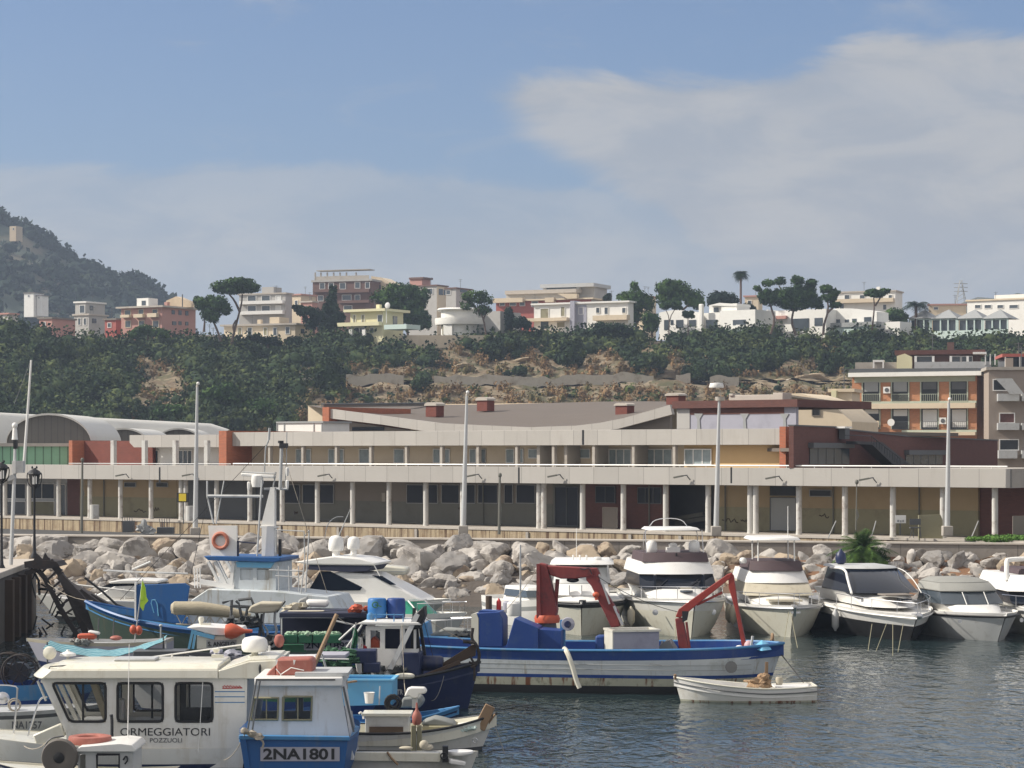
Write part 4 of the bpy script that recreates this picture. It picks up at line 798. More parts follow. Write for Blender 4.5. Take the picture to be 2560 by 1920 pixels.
for a, b, c, d in ((2080, 2100, 799, 808), (2112, 2122, 799, 808), (2130, 2141, 797, 808), (2160, 2178, 793, 806)): V3.add('window', V3.rect(MB(), a, b, c, d, .92, .98), 'gglass')
V3.add('porch_roof', V3.rect(MB(), 2065, 2190, 808, 815, -1.5, .9), 'gshut'); V3.add('porch_screen', V3.rect(MB(), 2085, 2190, 816, 836, -1.2, -1.1), 'mint'); V3.add('lower_wing', V3.rect(MB(), 2185, 2250, 806, 840, 2, 7), 'wallw')
h = house('apartment_building', 'white three storey apartment house behind the lone umbrella pine', 'apartment house', 2090, 2238, 2256, 729, 800, 545, 24, 'wallw', [(2112, 2124, 738, 748), (2150, 2162, 738, 746), (2208, 2216, 762, 774), (2190, 2204, 738, 746), (2222, 2230, 738, 748), (2100, 2110, 760, 772)], roof='cap', bal=[(2090, 2236, 749, 755, 1.2)], balm='wallc')
h = house('house', 'cream house corner behind the pine cluster', 'house', 1862, 1896, 1906, 742, 800, 540, 20, 'wallc', [(1870, 1878, 752, 760)], roof='wallp')
# mint pavilions
MP = Fr('pavilion_row', 'row of pale mint garden pavilions with grey hipped roofs above the brick apartments', 'pavilions', 2510, 470, 32, HC - (830 - HY) * 470 / F)
for X0, X1 in ((2272, 2325), (2326, 2392), (2393, 2456), (2457, 2520)):
    (x0, zt0), (x1, _), zr = MP.fp(X0, 797), MP.fp(X1, 797), MP.fp(X0, 778)[1]; xm = (x0 + x1) / 2
    m = MB().add([(x0 - .2, -.3, zt0), (x1 + .2, -.3, zt0), (x1 + .2, 6, zt0), (x0 - .2, 6, zt0), (xm, 2.8, zr + .4)], [(0, 1, 4), (1, 2, 4), (2, 3, 4), (3, 0, 4), (3, 2, 1, 0)]); MP.add('hipped_roof', m, 'gshut')
    m = MB(); [m.box(x, x + .25, .0, .25, 0, zt0) for x in (x0, xm - .8, xm + .8, x1 - .25)]; m.box(x0, x1, .02, .2, -5, .55); m.box(x0, x1, .3, .4, zt0 - .3, zt0 - .02); MP.add('pavilion_frame', m, 'mint'); MP.add('glazing', MB().box(x0 + .3, x1 - .3, .5, .6, .5, zt0 - .3), 'gglass')
h = house('house', 'long white flat roofed house at the far right of the cliff top', 'house', 2418, 2600, 2610, 747, 800, 525, 34, 'wallw', [(2438, 2452, 763, 770), (2462, 2478, 763, 770), (2494, 2508, 763, 770), (2524, 2545, 763, 770)], roof='wallc')
h.add('upper_storey', h.rect(MB(), 2486, 2600, 738, 747, 3, 9), 'wallw')
house('house', 'low cream house strip left of the far right white house', 'house', 2322, 2416, 2420, 763, 800, 540, 8, 'wallc', [(2335, 2345, 768, 774)], roof='wallp')
house('house', 'peach house glimpsed between the round green trees', 'house', 1588, 1612, 1640, 742, 800, 560, 30, 'wallc', [(1596, 1602, 750, 760)], roof='wallp')
m = MB(); 
def lattice(m, X, Yt, Yb, d, w):
    for s_ in (-1, 1):
        for q in (-1, 1): a = W(X, Yb, d); b_ = W(X, Yt, d); m.tube([(a.x + s_ * w, a.y + q * w, a.z), (b_.x + s_ * w * .15, b_.y, b_.z)], .12, 4)
    a = W(X, Yb, d); b_ = W(X, Yt, d)
    for i in range(7):
        t = i / 7; z = a.z + (b_.z - a.z) * t; r = w * (1 - t * .85); m.tube([(a.x - r, a.y - r, z), (a.x + r * .9, a.y - r, z + (b_.z - a.z) / 7)], .08, 4)
    for t in (.62, .75, .88): z = a.z + (b_.z - a.z) * t; m.tube([(a.x - w * 1.2, a.y, z), (a.x + w * 1.2, a.y, z)], .1, 4)
lattice(m, 2402, 700, 775, 760, 1.8); single('pylon', m, 'gshut', 'thin steel lattice pylon on the skyline', 'pylon')
m = MB(); m.grid([[(W(X, 845, 463).x, 463, 0 + W(X, 845, 463).z - 2) for X in range(1000, 1270, 30)], [(W(X, 834 if X > 1560 else 838, 463).x, 463, W(X, 835 if X > 1560 else 838, 463).z) for X in range(1000, 1270, 30)], [(W(X, 834, 463).x, 463.5, W(X, 835 if X > 1560 else 838, 463).z) for X in range(1000, 1270, 30)]])
single('garden_wall', m, 'wallc', 'low pale garden wall between the yellow and the white twin villas', 'wall')
h = house('ruin_tower', 'small sunlit ruined tower high on the far hill', 'tower', 24, 40, 44, 565, 592, 1120, 25, 'tuff', [(32, 35, 570, 575, 'dark')], roof=None, depth=5, base=2)
h = house('farmhouse', 'little white farmhouse low on the far hill', 'house', 60, 84, 96, 733, 752, 900, 28, 'wallw', [(70, 74, 738, 742, 'gglass')], roof='taupe', depth=6)
h = house('farmhouse', 'smaller white annexe right of the hill farmhouse', 'house', 92, 104, 108, 740, 750, 900, 28, 'wallw', [(96, 99, 743, 746, 'gglass')], roof='taupe', depth=4)
# ---- orange brick apartments ----
OB = Fr('brick_apartments', 'orange brick apartment building with cream balcony bands and broad white eaves', 'apartment house', 2442, 270, 24, 2.3)
(L0, zt_), (_, _) = OB.fp(2130, 938), (0, 0); D_ = OB.sp(2466, 938)[0]
OB.add('wall', MB().box(L0, 0, 0, min(12, D_), 0, zt_), 'obrick'); OB.add('frieze', OB.rect(MB(), 2136, 2438, 941, 953, -.06, -.005), 'trim')
m = MB(); OB.rect(m, 2120, 2453, 932, 938, -1.1, 5); OB.add('eaves', m, 'wallw'); m = MB(); OB.poly(m, [(2120, 931), (2125, 922), (2445, 920), (2457, 931)], -1.0, 5); OB.add('roof', m, 'dgrey')
for Y0, Y1 in ((1004, 1020), (1075, 1088)):
    m = MB(); OB.rect(m, 2136 if Y0 < 1050 else 2254, 2441, Y0, Y0 + 5, -.3, -.005, 1); OB.rect(m, 2136 if Y0 < 1050 else 2254, 2438, Y0 + 5.5, Y1, -.9, -.005, 0); OB.add('balcony_band', m, ['wallc', 'trim'])
for i, (a, b) in enumerate(((2157, 2198), (2230, 2270), (2303, 2344), (2376, 2417))):
    for r_, (y0, y1) in enumerate(((953, 1003), (1022, 1072))):
        m = MB(); OB.rect(m, a, b, y0, y1, -.04, -.01, 0); 
        if r_ == 0: OB.rect(m, a + 4, b - 3, y0 + 2, y0 + (26 if i < 2 else 20), -.1, -.05, 1)
        else: OB.rect(m, a + 4, b - 2, y0 + 2, y0 + (12 if i == 0 else 18 if i == 1 else 46), -.1, -.05, 2)
        for X in (a - 3, b): OB.rect(m, X, X + 3, y0 - 1, y1, -.12, -.01, 3)
        o = OB.add('window', m, ['dark', 'gshut' if i < 2 else 'dgrey', 'shutter', 'trim'])
        m = MB(); (x0, z1), (x1, z0) = OB.fp(a, y1 - 18, -.35), OB.fp(b, y1, -.35); m.box(x0, x1, -.36, -.33, z1 - .05, z1)
        for k in range(9): xx = x0 + (x1 - x0) * k / 8; m.box(xx - .015, xx + .015, -.36, -.33, z0, z1 - .05)
        m.box(x0, x1, -.34, -.02, z0 - .05, z0); OB.add('window_railing', m, 'trim' if r_ == 0 else 'dgrey')
for X, Y, l in ((2217, 975, 'upper'), (2357, 1052, 'lower')):
    m = MB(); OB.rect(m, X - 9, X + 8, Y - 8, Y + 8, -.75, -.1); q = OB.P(X, Y, -.76); m.lathe([(.25, 0), (.25, -.03)], q, 12, 1, axis='Y'); OB.add('air_conditioner', m, ['clean', 'dgrey'], label='air conditioner between windows of the %s row' % l)
for X, Y in ((2155, 1050), (2228, 1056)): m = MB(); q = OB.P(X, Y, -.8); m.lathe([(.04, .1), (.3, .05), (.42, -.08)], q, 14, axis='Y'); m.tube([q, q + Vector((.1, .7, -.3))], .03, 5); OB.add('satellite_dish', m, 'clean')
m = MB(); OB.rect(m, 2166, 2197, 1052, 1068, -.5, -.42); OB.add('laundry', m, 'wallc')
# rooftop structures
h = house('penthouse', 'rooftop terrace with rust red fascia and white posts above the orange apartments', 'penthouse', 2250, 2450, 2462, 886, 930, 284, 12, 'wallb', [(2290, 2330, 892, 912), (2376, 2400, 892, 912), (2405, 2430, 892, 912)], roof='brick2', rh=.55, oh=.6, depth=8, base=10)
m = MB(); [h.rect(m, X, X + 6, 890, 920, -1.6, -1.3) for X in (2286, 2330, 2374, 2416)]; h.add('post', m, 'clean'); m = MB(); h.rect(m, 2286, 2478, 905, 922, -1.9, -1.7); h.add('parapet', m, 'lgrey'); m = MB(); h.rect(m, 2432, 2466, 880, 885, -2.2, 1); [h.rect(m, X, X + 3, 885, 912, -2.1, -1.9) for X in (2462, 2474, 2486)]; h.add('white_canopy', m, 'clean')
m = MB(); h.poly(m, [(2242, 922), (2242, 890), (2262, 884), (2280, 892), (2280, 922)], -1, 4); h.add('stair_head', m, 'wally'); m = MB(); h.rect(m, 2138, 2246, 906, 923, -.5, .0); h.add('parapet', m, 'plain', label='bare concrete parapet left of the stair head'); m = MB(); h.rect(m, 2182, 2210, 900, 905, -.8, 1); h.rect(m, 2182, 2186, 905, 920, -.8, -.6); h.rect(m, 2206, 2210, 905, 920, -.8, -.6); h.add('white_frame', m, 'clean')
h = house('apartment_building', 'shaded grey brown apartment block with balconies at the right edge', 'apartment house', 2472, 2620, 2640, 925, 1120, 262, 6, mat('grey_brown_render', (.30, .25, .21), .9, var=.1), [(2500, 2535, 1034, 1056, 'brick2'), (2500, 2545, 1100, 1124, 'dark'), (2484, 2530, 950, 975, 'dark')], roof='plain', bal=[(2492, 2545, 985, 1003, 1.4), (2492, 2545, 1058, 1075, 1.4), (2494, 2540, 1126, 1146, 1.4), (2552, 2600, 985, 1003, 1.4), (2552, 2600, 1058, 1075, 1.4), (2552, 2600, 1126, 1146, 1.4)], balm='lgrey', base=10, depth=6)
m = MB(); h.poly(m, [(2488, 946), (2530, 946), (2560, 985), (2525, 985)], -1.8, -1.7); h.add('awning', m, 'lgrey')
h = house('penthouse', 'glazed rooftop room with red edge strip at the right edge', 'penthouse', 2512, 2620, 2640, 892, 930, 266, 6, 'glass', roof='wallr', rh=.35, depth=8); m = MB(); [h.rect(m, X, X + 3, 892, 930, -.2, -.05) for X in (2512, 2548)]; h.add('post', m, 'clean')
h = house('house', 'small cream building wedged between the beige house and the orange apartments', 'house', 2078, 2130, 2134, 980, 1060, 250, TA - 20, 'wallc', [(2114, 2124, 1035, 1048, 'dark')], roof='wallc', depth=5)
h.add('bay', h.rect(MB(), 2078, 2090, 976, 1022, -1, 0), 'wally')

# ================= trees on the cliff top =================
def tree(name, label, cat, lobes, trunks, d, lm, n, size, tr=.28, flat=.55, core=.72, group=None):
    base = W(trunks[0][0][0], trunks[0][0][1], d); T_ = Fr(name, label, cat, trunks[0][0][0], d, 0, base.z, group)
    cl = []; g = random.Random(len(label)); s_ = d / F
    for X, Y, rx, ry in lobes:
        c = W(X, Y, d) - base; rx *= s_ * 1.12; ry *= s_ * 1.15; k = max(4, int(rx * ry * 1.2)); k = min(k, 18)
        cl.append(((c.x, c.y, c.z), (rx * .82, rx * .7, ry * .8)))
        for i in range(k):
            a = g.uniform(0, 6.28); q = g.uniform(.4, .8); e = g.uniform(-.6, .75); f = g.uniform(.26, .45)
            cl.append(((c.x + rx * q * math.cos(a), c.y + rx * .8 * q * math.sin(a), c.z + ry * e * .75), (rx * f, rx * f, max(ry * f * 1.1, .35))))
    T_.add('crown', leaves(cl, n, size, len(label), core=core, flat=flat), LM[lm])
    m = MB()
    for tk in trunks:
        p = [W(X, Y, d) - base for X, Y in tk]; k = len(p) - 1; m.tube(rsub(p, 1), [tr * (1 - .55 * i / (len(rsub(p, 1)) - 1)) for i in range(len(rsub(p, 1)))], 7)
    T_.add('trunk', m, 'bark'); return T_
tree('umbrella_pine', 'tall umbrella pine with a wide flat crown on the left of the cliff top', 'tree', [(560, 716, 36, 17), (592, 712, 42, 17), (625, 720, 28, 14), (575, 727, 40, 10)], [[(578, 868), (584, 835), (596, 790), (604, 760), (606, 735)], [(600, 780), (586, 750), (572, 735)], [(586, 830), (582, 815), (590, 800)]], 462, 'pine', 5200, .55)
tree('bushy_pine', 'bushy dark pine leaning left of the tall umbrella pine', 'tree', [(505, 760, 22, 20), (545, 758, 30, 22), (525, 785, 26, 22), (562, 775, 20, 14)], [[(556, 862), (545, 830), (532, 800), (526, 780)], [(510, 830), (512, 800)]], 460, 'pine', 4600, .55)
tree('tall_conifer', 'tall nearly black conifer in front of the brown apartment block', 'tree', [(832, 735, 10, 24), (826, 770, 20, 32), (836, 800, 24, 28), (815, 815, 20, 24)], [[(826, 852), (828, 720)]], 478, 'dark', 4200, .6)
tree('dark_tree', 'dark spreading tree beside the long cream villa', 'tree', [(770, 778, 30, 14), (795, 790, 24, 18), (748, 772, 18, 9), (780, 810, 20, 18)], [[(785, 850), (785, 790)]], 470, 'dark', 3400, .6)
tree('round_pine', 'huge round headed pine behind the yellow villa', 'tree', [(965, 740, 38, 24), (1008, 728, 44, 24), (1048, 742, 32, 24), (985, 758, 46, 24), (1035, 775, 38, 28), (1052, 805, 26, 24), (1010, 790, 34, 24)], [[(1020, 850), (1015, 740)]], 482, 'pine', 10500, .6)
tree('olive_tree', 'thin greyish open tree right of the round white villa', 'tree', [(1185, 742, 34, 18), (1215, 750, 22, 16), (1205, 775, 26, 14), (1170, 765, 22, 12)], [[(1215, 838), (1210, 800), (1192, 760)], [(1208, 800), (1222, 765)], [(1200, 780), (1178, 758)]], 460, 'mid', 2300, .5, core=0, tr=.2)
tree('cypress', 'narrow dark cypress left of the white twin villa', 'tree', [(1272, 786, 12, 20), (1274, 808, 15, 22)], [[(1273, 845), (1272, 775)]], 468, 'dark', 1500, .5)
tree('garden_tree', 'low dark garden tree left of the white twin villa', 'tree', [(1300, 805, 22, 16), (1318, 812, 14, 12)], [[(1302, 846), (1302, 800)]], 466, 'dark', 1600, .5)
tree('tall_tree', 'tall irregular green tree right of the white twin villa', 'tree', [(1586, 716, 12, 14), (1565, 745, 24, 18), (1592, 755, 30, 30), (1618, 758, 22, 26), (1585, 790, 24, 22)], [[(1592, 850), (1588, 730)]], 478, 'mid', 5200, .6)
tree('small_round_tree', 'small round dark treetop left of the tall irregular green tree', 'tree', [(1520, 745, 11, 12)], [[(1520, 790), (1520, 745)]], 500, 'dark', 700, .5)
tree('twin_pine', 'broad green twin crowned pine behind the white modern villa', 'tree', [(1668, 722, 34, 24), (1702, 728, 30, 26), (1735, 745, 28, 24), (1672, 748, 36, 20), (1745, 758, 20, 18)], [[(1690, 840), (1690, 750), (1675, 730)], [(1690, 790), (1735, 750)]], 485, 'mid', 7200, .6)
tree('grey_green_tree', 'hazy grey green round trees behind the stub tower', 'tree', [(1790, 748, 24, 22), (1826, 752, 24, 22)], [[(1808, 820), (1800, 755)]], 520, 'dark', 3200, .6)
for X, Y, Yb, rx, ry, l in ((1720, 787, 838, 16, 9, 'small clipped mushroom shaped tree before the arched wing'), (1662, 765, 838, 15, 10, 'left one of two ball topped trees before the arched wing'), (1690, 765, 838, 16, 10, 'right one of two ball topped trees before the arched wing')):
    tree('topiary_tree', l, 'tree', [(X, Y, rx, ry)], [[(1672 if X < 1700 else X, Yb), (1674 if X < 1700 else X, 795), (X, Y + 4)]], 462, 'pine', 900, .4, tr=.13)
tree('pine_cluster', 'cluster of flat topped pines above the long white villa', 'tree', [(1893, 721, 11, 9), (1920, 708, 17, 11), (1950, 703, 18, 12), (1996, 702, 20, 14), (2030, 708, 17, 12), (1925, 745, 30, 22), (1960, 745, 30, 28), (2000, 738, 34, 30), (2035, 755, 24, 20), (1985, 762, 40, 16)],
     [[(1926, 838), (1938, 800), (1928, 770), (1920, 735)], [(1990, 838), (1978, 805), (1985, 770), (1996, 710)], [(1985, 780), (1948, 715)], [(2000, 770), (2030, 720)], [(1925, 740), (1893, 725)]], 464, 'pine', 9500, .55)
tree('leaning_pine', 'leaning pine with stacked cushions of foliage right of the pine cluster', 'tree', [(2066, 722, 17, 11), (2085, 733, 14, 12), (2074, 745, 20, 11), (2090, 762, 16, 9)], [[(2058, 838), (2060, 810), (2072, 775), (2066, 735)], [(2070, 780), (2088, 765)]], 462, 'pine', 2800, .5)
tree('lone_umbrella_pine', 'lone umbrella pine with a double flat crown on a thin trunk', 'tree', [(2180, 732, 20, 11), (2208, 730, 16, 8), (2190, 736, 24, 7)], [[(2180, 826), (2184, 790), (2186, 765), (2184, 740)], [(2188, 765), (2206, 736)]], 462, 'pine', 2400, .45, tr=.2)
tree('round_bush', 'round green bush behind the low white villa', 'bush', [(2235, 788, 30, 20), (2250, 800, 20, 18)], [[(2240, 840), (2238, 790)]], 480, 'mid', 2400, .5)
tree('hedge_tree', 'green shrub at the foot of the white twin villa', 'bush', [(1530, 822, 44, 16), (1560, 826, 30, 14), (1500, 832, 26, 14)], [[(1530, 850), (1530, 825)]], 462, 'dark', 3200, .5)
tree('clipped_hedge', 'tall clipped hedge left of the white modern villa', 'hedge', [(1620, 795, 16, 20), (1638, 800, 16, 20), (1628, 815, 22, 18)], [[(1630, 850), (1630, 800)]], 472, 'mid', 2400, .5)
tree('villa_shrub', 'dark shrubs under the cream villa terrace', 'bush', [(640, 845, 22, 10), (670, 852, 30, 12), (735, 852, 24, 14)], [[(670, 870), (670, 850)]], 461, 'dark', 2200, .5)
tree('bush', 'dark green bush below the pink palazzo', 'bush', [(365, 824, 24, 14), (395, 832, 26, 14), (340, 834, 26, 14)], [[(370, 850), (370, 830)]], 468, 'mid', 2600, .5)
tree('garden_tree', 'dark tree glimpsed right of the peach house', 'tree', [(1868, 770, 20, 14), (1845, 775, 20, 12)], [[(1860, 820), (1860, 770)]], 500, 'dark', 1600, .5)
for X, Y, rx, ry, l in ((1245, 868, 62, 44, 'large rounded dark tree hanging on the cliff edge below the round white villa'), (820, 940, 42, 62, 'long dark tree hanging down the cliff left of the tuff outcrops'), (1050, 960, 26, 24, 'round green bush on the cliff track above the leftmost roof vent'), (1425, 885, 40, 46, 'dark hanging tree on the cliff below the white twin villa'),
        (1300, 925, 20, 16, 'small dark bush between the two largest pale rocks'), (1620, 905, 52, 34, 'broad dark tree on the cliff below the arched white wing'), (1740, 935, 34, 30, 'round tree on the cliff above the right end of the butterfly roof'), (1805, 930, 28, 26, 'rounded tree on the cliff left of the white dish lamp'), (1905, 900, 56, 40, 'big dark tree on the cliff left of the orange apartments'),
        (2085, 905, 50, 44, 'big dark tree on the cliff directly left of the orange apartments'), (560, 990, 60, 44, 'leafy green tree at the cliff foot above the white shed'), (660, 1025, 60, 40, 'leafy green tree right above the white shed'), (250, 960, 60, 44, 'dark round tree on the left slope above the vaulted hall'), (120, 880, 66, 46, 'large dark tree on the left slope behind the mast'), (430, 1030, 50, 28, 'green tree at the left slope foot behind the third light pole')):
    p = hit(X, Y + ry * .6)
    if p: tree('cliff_tree', l, 'tree', [(X, Y, rx * .8, ry * .8), (X - rx * .5, Y + ry * .1, rx * .5, ry * .5), (X + rx * .5, Y + ry * .15, rx * .5, ry * .5)], [[(X, Y + ry), (X, Y)]], p.y - 1.5, 'cliff' if X > 700 and X < 2000 else 'mid' if Y > 980 else 'cliff', int(900 + rx * ry * 1.1), .7)
def palm(name, label, X, Yc, Yb, d, fl, n, tr, droop=1.0, mt='palm', seed=1, w=.16, trunk=True, up=.9, low=-.5):
    base = W(X, Yb, d); c = W(X, Yc, d) - base; Pm = Fr(name, label, 'palm', X, d, 0, base.z); g = random.Random(seed); m = MB()
    for i in range(n):
        a = g.uniform(0, 6.283); e = g.uniform(low, up); L = fl * g.uniform(.75, 1.1); dr = Vector((math.cos(a) * math.cos(e), math.sin(a) * math.cos(e), math.sin(e))); sd = Vector((-math.sin(a), math.cos(a), 0)); pts = []
        for k in range(7): t = k / 6; pts.append(c + dr * L * t - Vector((0, 0, droop * L * .55 * t * t)))
        for k in range(6):
            for s_ in (-1, 1):
                for j in range(3):
                    q = pts[k].lerp(pts[k + 1], j / 3.0); t = (k + j / 3) / 6; ww = L * w * (1.6 if .1 < t < .8 else .8); tip = q + sd * s_ * ww + (pts[k + 1] - pts[k]) * 1.0 - Vector((0, 0, ww * .45)); b2 = pts[k].lerp(pts[k + 1], j / 3 + .2)
                    o_ = len(m.v); m.v += [tuple(q), tuple(b2), tuple(tip)]; m.f.append((o_, o_ + 1, o_ + 2)); m.mi.append(0)
    Pm.add('fronds', m, LM[mt], smooth=False)
    if trunk: Pm.add('trunk', MB().tube([(0, 0, 0), c * .5, c], [tr * 1.2, tr, tr], 8), 'bark')
    return Pm
palm('fan_palm', 'tall fan palm standing above the skyline', 1852, 682, 800, 480, 1.7, 60, .22, 1.0, 'dark', 3, .3)
palm('date_palm', 'dark date palm behind the mint pavilions', 2290, 762, 830, 480, 3.4, 38, .3, 1.0, 'dark', 4, .16, up=.8, low=0)
# ================= boats: shared builders =================
def hull(L, B, H, bow=.6, stern=.1, p=2.2, s0=.75, rake=1.0, srake=0., draft=.5, flare=(.12, .6), bul=.35, rows=(('s', -.3),), n=24, flip=False, wall=.07, bp=2.0):
    """lofted hull; bands from the sheer down, split at rows: ('s', offset from sheer) or ('z', height). Material index = band number. returns hull, deck, rail path"""
    hm = MB(); P_ = []; ss = []; fx = -1 if flip else 1
    for i in range(n + 1):
        t = i / n; t = 1 - (1 - t) ** 1.25
        f = s0 + (1 - s0) * math.sin(math.pi * t) if t < .5 else max(.012, 1 - ((t - .5) / .5) ** p)
        b = B / 2 * f; zs = H + (bow * ((t - .35) / .65) ** bp if t > .35 else stern * ((.35 - t) / .35) ** 2); lv = [zs]
        for k, o in rows: lv.append(min(lv[-1] - .01, zs + o if k == 's' else o))
        lv += [min(lv[-1] - .02, -.05), -draft * .6, -draft]; sec = []
        fl = flare[0] + (flare[1] - flare[0]) * max(0, (t - .3) / .7) ** 1.5
        for z in lv:
            u = max(0, (z + draft) / (zs + draft)); y = b * (u ** fl if u > 0 else 0); x = -L / 2 + L * t - rake * (1 - u) * t ** 5 + srake * (1 - u) * (1 - t) ** 5; sec.append((x * fx, y, z))
        P_.append([(x, -y, z) for x, y, z in sec] + [(x, y, z) for x, y, z in sec[::-1]][1:]); ss.append((-L / 2 + L * t, b, zs))
    nl = len(P_[0]); k = nl // 2; hm.v = [q for r_ in P_ for q in r_]
    for i in range(n):
        for j in range(nl - 1):
            hm.f.append((i * nl + j, (i + 1) * nl + j, (i + 1) * nl + j + 1, i * nl + j + 1)); jj = j if j < k else nl - 2 - j; hm.mi.append(min(jj, len(rows)))
    for j in range(k):   # transom, banded like the sides
        a, b = j, nl - 1 - j; hm.f.append((a, a + 1, b - 1, b) if b - 1 != a + 1 else (a, a + 1, b)); hm.mi.append(min(j, len(rows)))
    dm = MB(); rows_ = []
    for x, b, zs in ss:
        bi = max(.005, b - wall); dz = zs - bul; rows_.append([(x * fx, -bi, zs), (x * fx, -bi, dz)] + [(x * fx, bi * (q / 3 - 1), dz + .03 * (1 - abs(q / 3 - 1))) for q in range(1, 6)] + [(x * fx, bi, dz), (x * fx, bi, zs)])
    dm.grid(rows_); tr = rows_[0]; 
    rail = [(x * fx, -b, zs) for x, b, zs in ss] + [(x * fx, b, zs) for x, b, zs in ss[::-1]]
    return hm, dm, rail, ss
def rubrail(rail, r=.045, dz=0.0, close=True): 
    m = MB(); m.tube([(x, y, z + dz) for x, y, z in (rail + rail[:1] if close else rail)], r, 6, caps=False); return m
def frus(m, xf0, xf1, xb0, xb1, z0, z1, w0, w1, bulge=.3, mi=0, n=8, wb0=None, wb1=None):
    rings = []
    for xf, xb, z, w_, wb in ((xf0, xb0, z0, w0, wb0), (xf1, xb1, z1, w1, wb1)):
        wb = wb or w_; r_ = [(xb, -wb / 2, z)] + [(xf - bulge * (2 * i / n - 1) ** 2, w_ / 2 * (2 * i / n - 1), z) for i in range(n + 1)] + [(xb, wb / 2, z)]; rings.append(r_)
    k = len(rings[0]); return m.add(rings[0] + rings[1], [(i, (i + 1) % k, (i + 1) % k + k, i + k) for i in range(k)] + [tuple(range(k, 2 * k)), tuple(range(k - 1, -1, -1))], mi)
def bowrail(ss, h, x0, off=.12, r=.018, every=3, top=None):
    m = MB(); q = [s_ for s_ in ss if s_[0] > x0]; L = [(x, -max(0, b - off), z + h) for x, b, z in q] + [(x, max(0, b - off), z + h) for x, b, z in q[::-1]]
    m.tube(L, r, 5); 
    for i, (x, y, z) in enumerate(L):
        if i % every == 0: m.tube([(x, y, z), (x, y, z - h)], r * .8, 4)
    return m
def dome(m, c, r, h=1.5, mi=0): m.lathe([(r * .85, 0), (r, r * .25), (r, r * .75), (r * .9, r * (h - .45)), (r * .6, r * (h - .12)), (r * .12, r * h)], c, 14, mi)
def fender(T_, p, r=.16, l=.6, mt='lgrey'): 
    m = MB().lathe([(.04, l / 2 + .1), (r * .5, l / 2), (r, l / 2 - .12), (r, -l / 2 + .12), (r * .5, -l / 2), (.04, -l / 2 - .08)], p, 10); return T_.add('fender', m, mt)
def ropeline(label, pts, r=.014, mt='rope', sag=.0):
    pts = [Vector(p) for p in pts]; q = []
    for a, b in zip(pts[:-1], pts[1:]):
        for i in range(8): t = i / 8; v = a.lerp(b, t); v.z -= sag * 4 * t * (1 - t) * (a - b).length; q.append(v)
    q.append(pts[-1]); return single('mooring_rope', MB().tube(q, r, 5), mt, label, 'rope', 'mooring ropes')
def yacht(name, label, X, d, dl, L, B, H, bow, mats, rows, stack, rail=True, rub='steel', flare=(.15, .62), rake=1.4, p=2.6, s0=.86, draft=.6, xr=.5, bp=1.6):
    Y_ = Fr(name, label, 'motor yacht', X, d, 90 - dl); hm, dm, rl, ss = hull(L, B, H, bow, .05, p, s0, rake, 0, draft, flare, .12, rows, bp=bp)
    Y_.add('hull', hm, mats); Y_.add('deck', dm, 'clean'); Y_.add('rub_rail', rubrail(rl, .035, -.14), rub)
    if rail: Y_.add('bow_rail', bowrail(ss, .5, xr), 'steel')
    for nm, mt, a in stack:
        m = MB(); frus(m, *a); Y_.add(nm, m, mt, bevel=.02 if mt != 'glass' else 0)
    Y_.ss = ss; return Y_
# ---------------- motor yachts moored bow-on along the rocks ----------------
g_ = 'motorboats moored bow-on below the rocks'
Y1 = yacht('motor_yacht', 'white flybridge motor yacht with plum coloured screen, twin radar domes and white bimini', 1684, 109, 5, 12, 4.35, 1.5, .25, ['white', 'cream', 'cream'], [('s', -.55), ('z', .35)],
  [('coachroof', 'clean', (3.4, 2.2, -4, -4, 1.4, 1.95, 2.7, 3.2, 1.1)), ('windscreen', 'glass', (2.0, 1.2, -3.5, -3.5, 1.96, 2.55, 3.5, 3.35, .5)), ('roof', 'clean', (1.45, 1.0, -4.2, -4.2, 2.56, 3.10, 3.45, 3.15, .6)), ('flybridge_screen', 'maroon', (1.0, .75, -3, -3, 3.09, 3.5, 3.05, 2.9, .4))])
m = MB(); [dome(m, (-.2, y, 3.5), .26, 2.0) for y in (-.98, .98)]; 
for y in (-.98, .98): mm = MB(); dome(mm, (-.2, y, 3.5), .26, 2.1); Y1.add('radar_dome', mm, 'clean')
mm = MB(); dome(mm, (-.2, 0, 3.72), .2, 1.1); mm.box(-.4, 0, -.3, .3, 3.5, 3.72); Y1.add('searchlight', mm, 'clean')
mm = MB(); frus(mm, .6, .5, -2.2, -2.1, 4.5, 4.62, 2.4, 2.1, .3); Y1.add('bimini', mm, 'clean', bevel=.05)
mm = MB(); [mm.tube(rsub([(-1, y, 3.5), (-.9, y, 4.3), (-.7, y * .9, 4.5)], 1), .02, 5) for y in (-1.25, 1.25)]; [mm.tube([(.4, y, 3.5), (0, y, 4.5)], .02, 5) for y in (-1.3, 1.3)]; mm.tube(rsub([(-1.6, -.9, 4.6), (-1.6, -.6, 5.0), (-1.6, .6, 5.0), (-1.6, .9, 4.6)], 2), .02, 5); Y1.add('bimini_frame', mm, 'steel')
mm = MB(); mm.box(.8, .84, -.04, .04, 3.1, 3.5); [mm.bar((2.02 - .1, y, 2.0), (1.45, y + .5, 2.35), .03, .03) for y in (-1, .4)]; Y1.add('wiper', mm, 'iron')
mm = MB(); [mm.box(1.3, 1.75, y - .04, y + .04, 1.96, 2.56) for y in (-1.1, 1.1)]; Y1.add('pillar', mm, 'glass')
Y1.add('hatch', MB().lathe([(.3, 2.0), (.28, 2.06), (.1, 2.07)], (2.4, .2, -.15), 14), 'gglass'); mm = MB(); mm.rbox((1.5, .25, 1.98), (1.0, .5, .06)); Y1.add('deck_cushion', mm, 'beige')
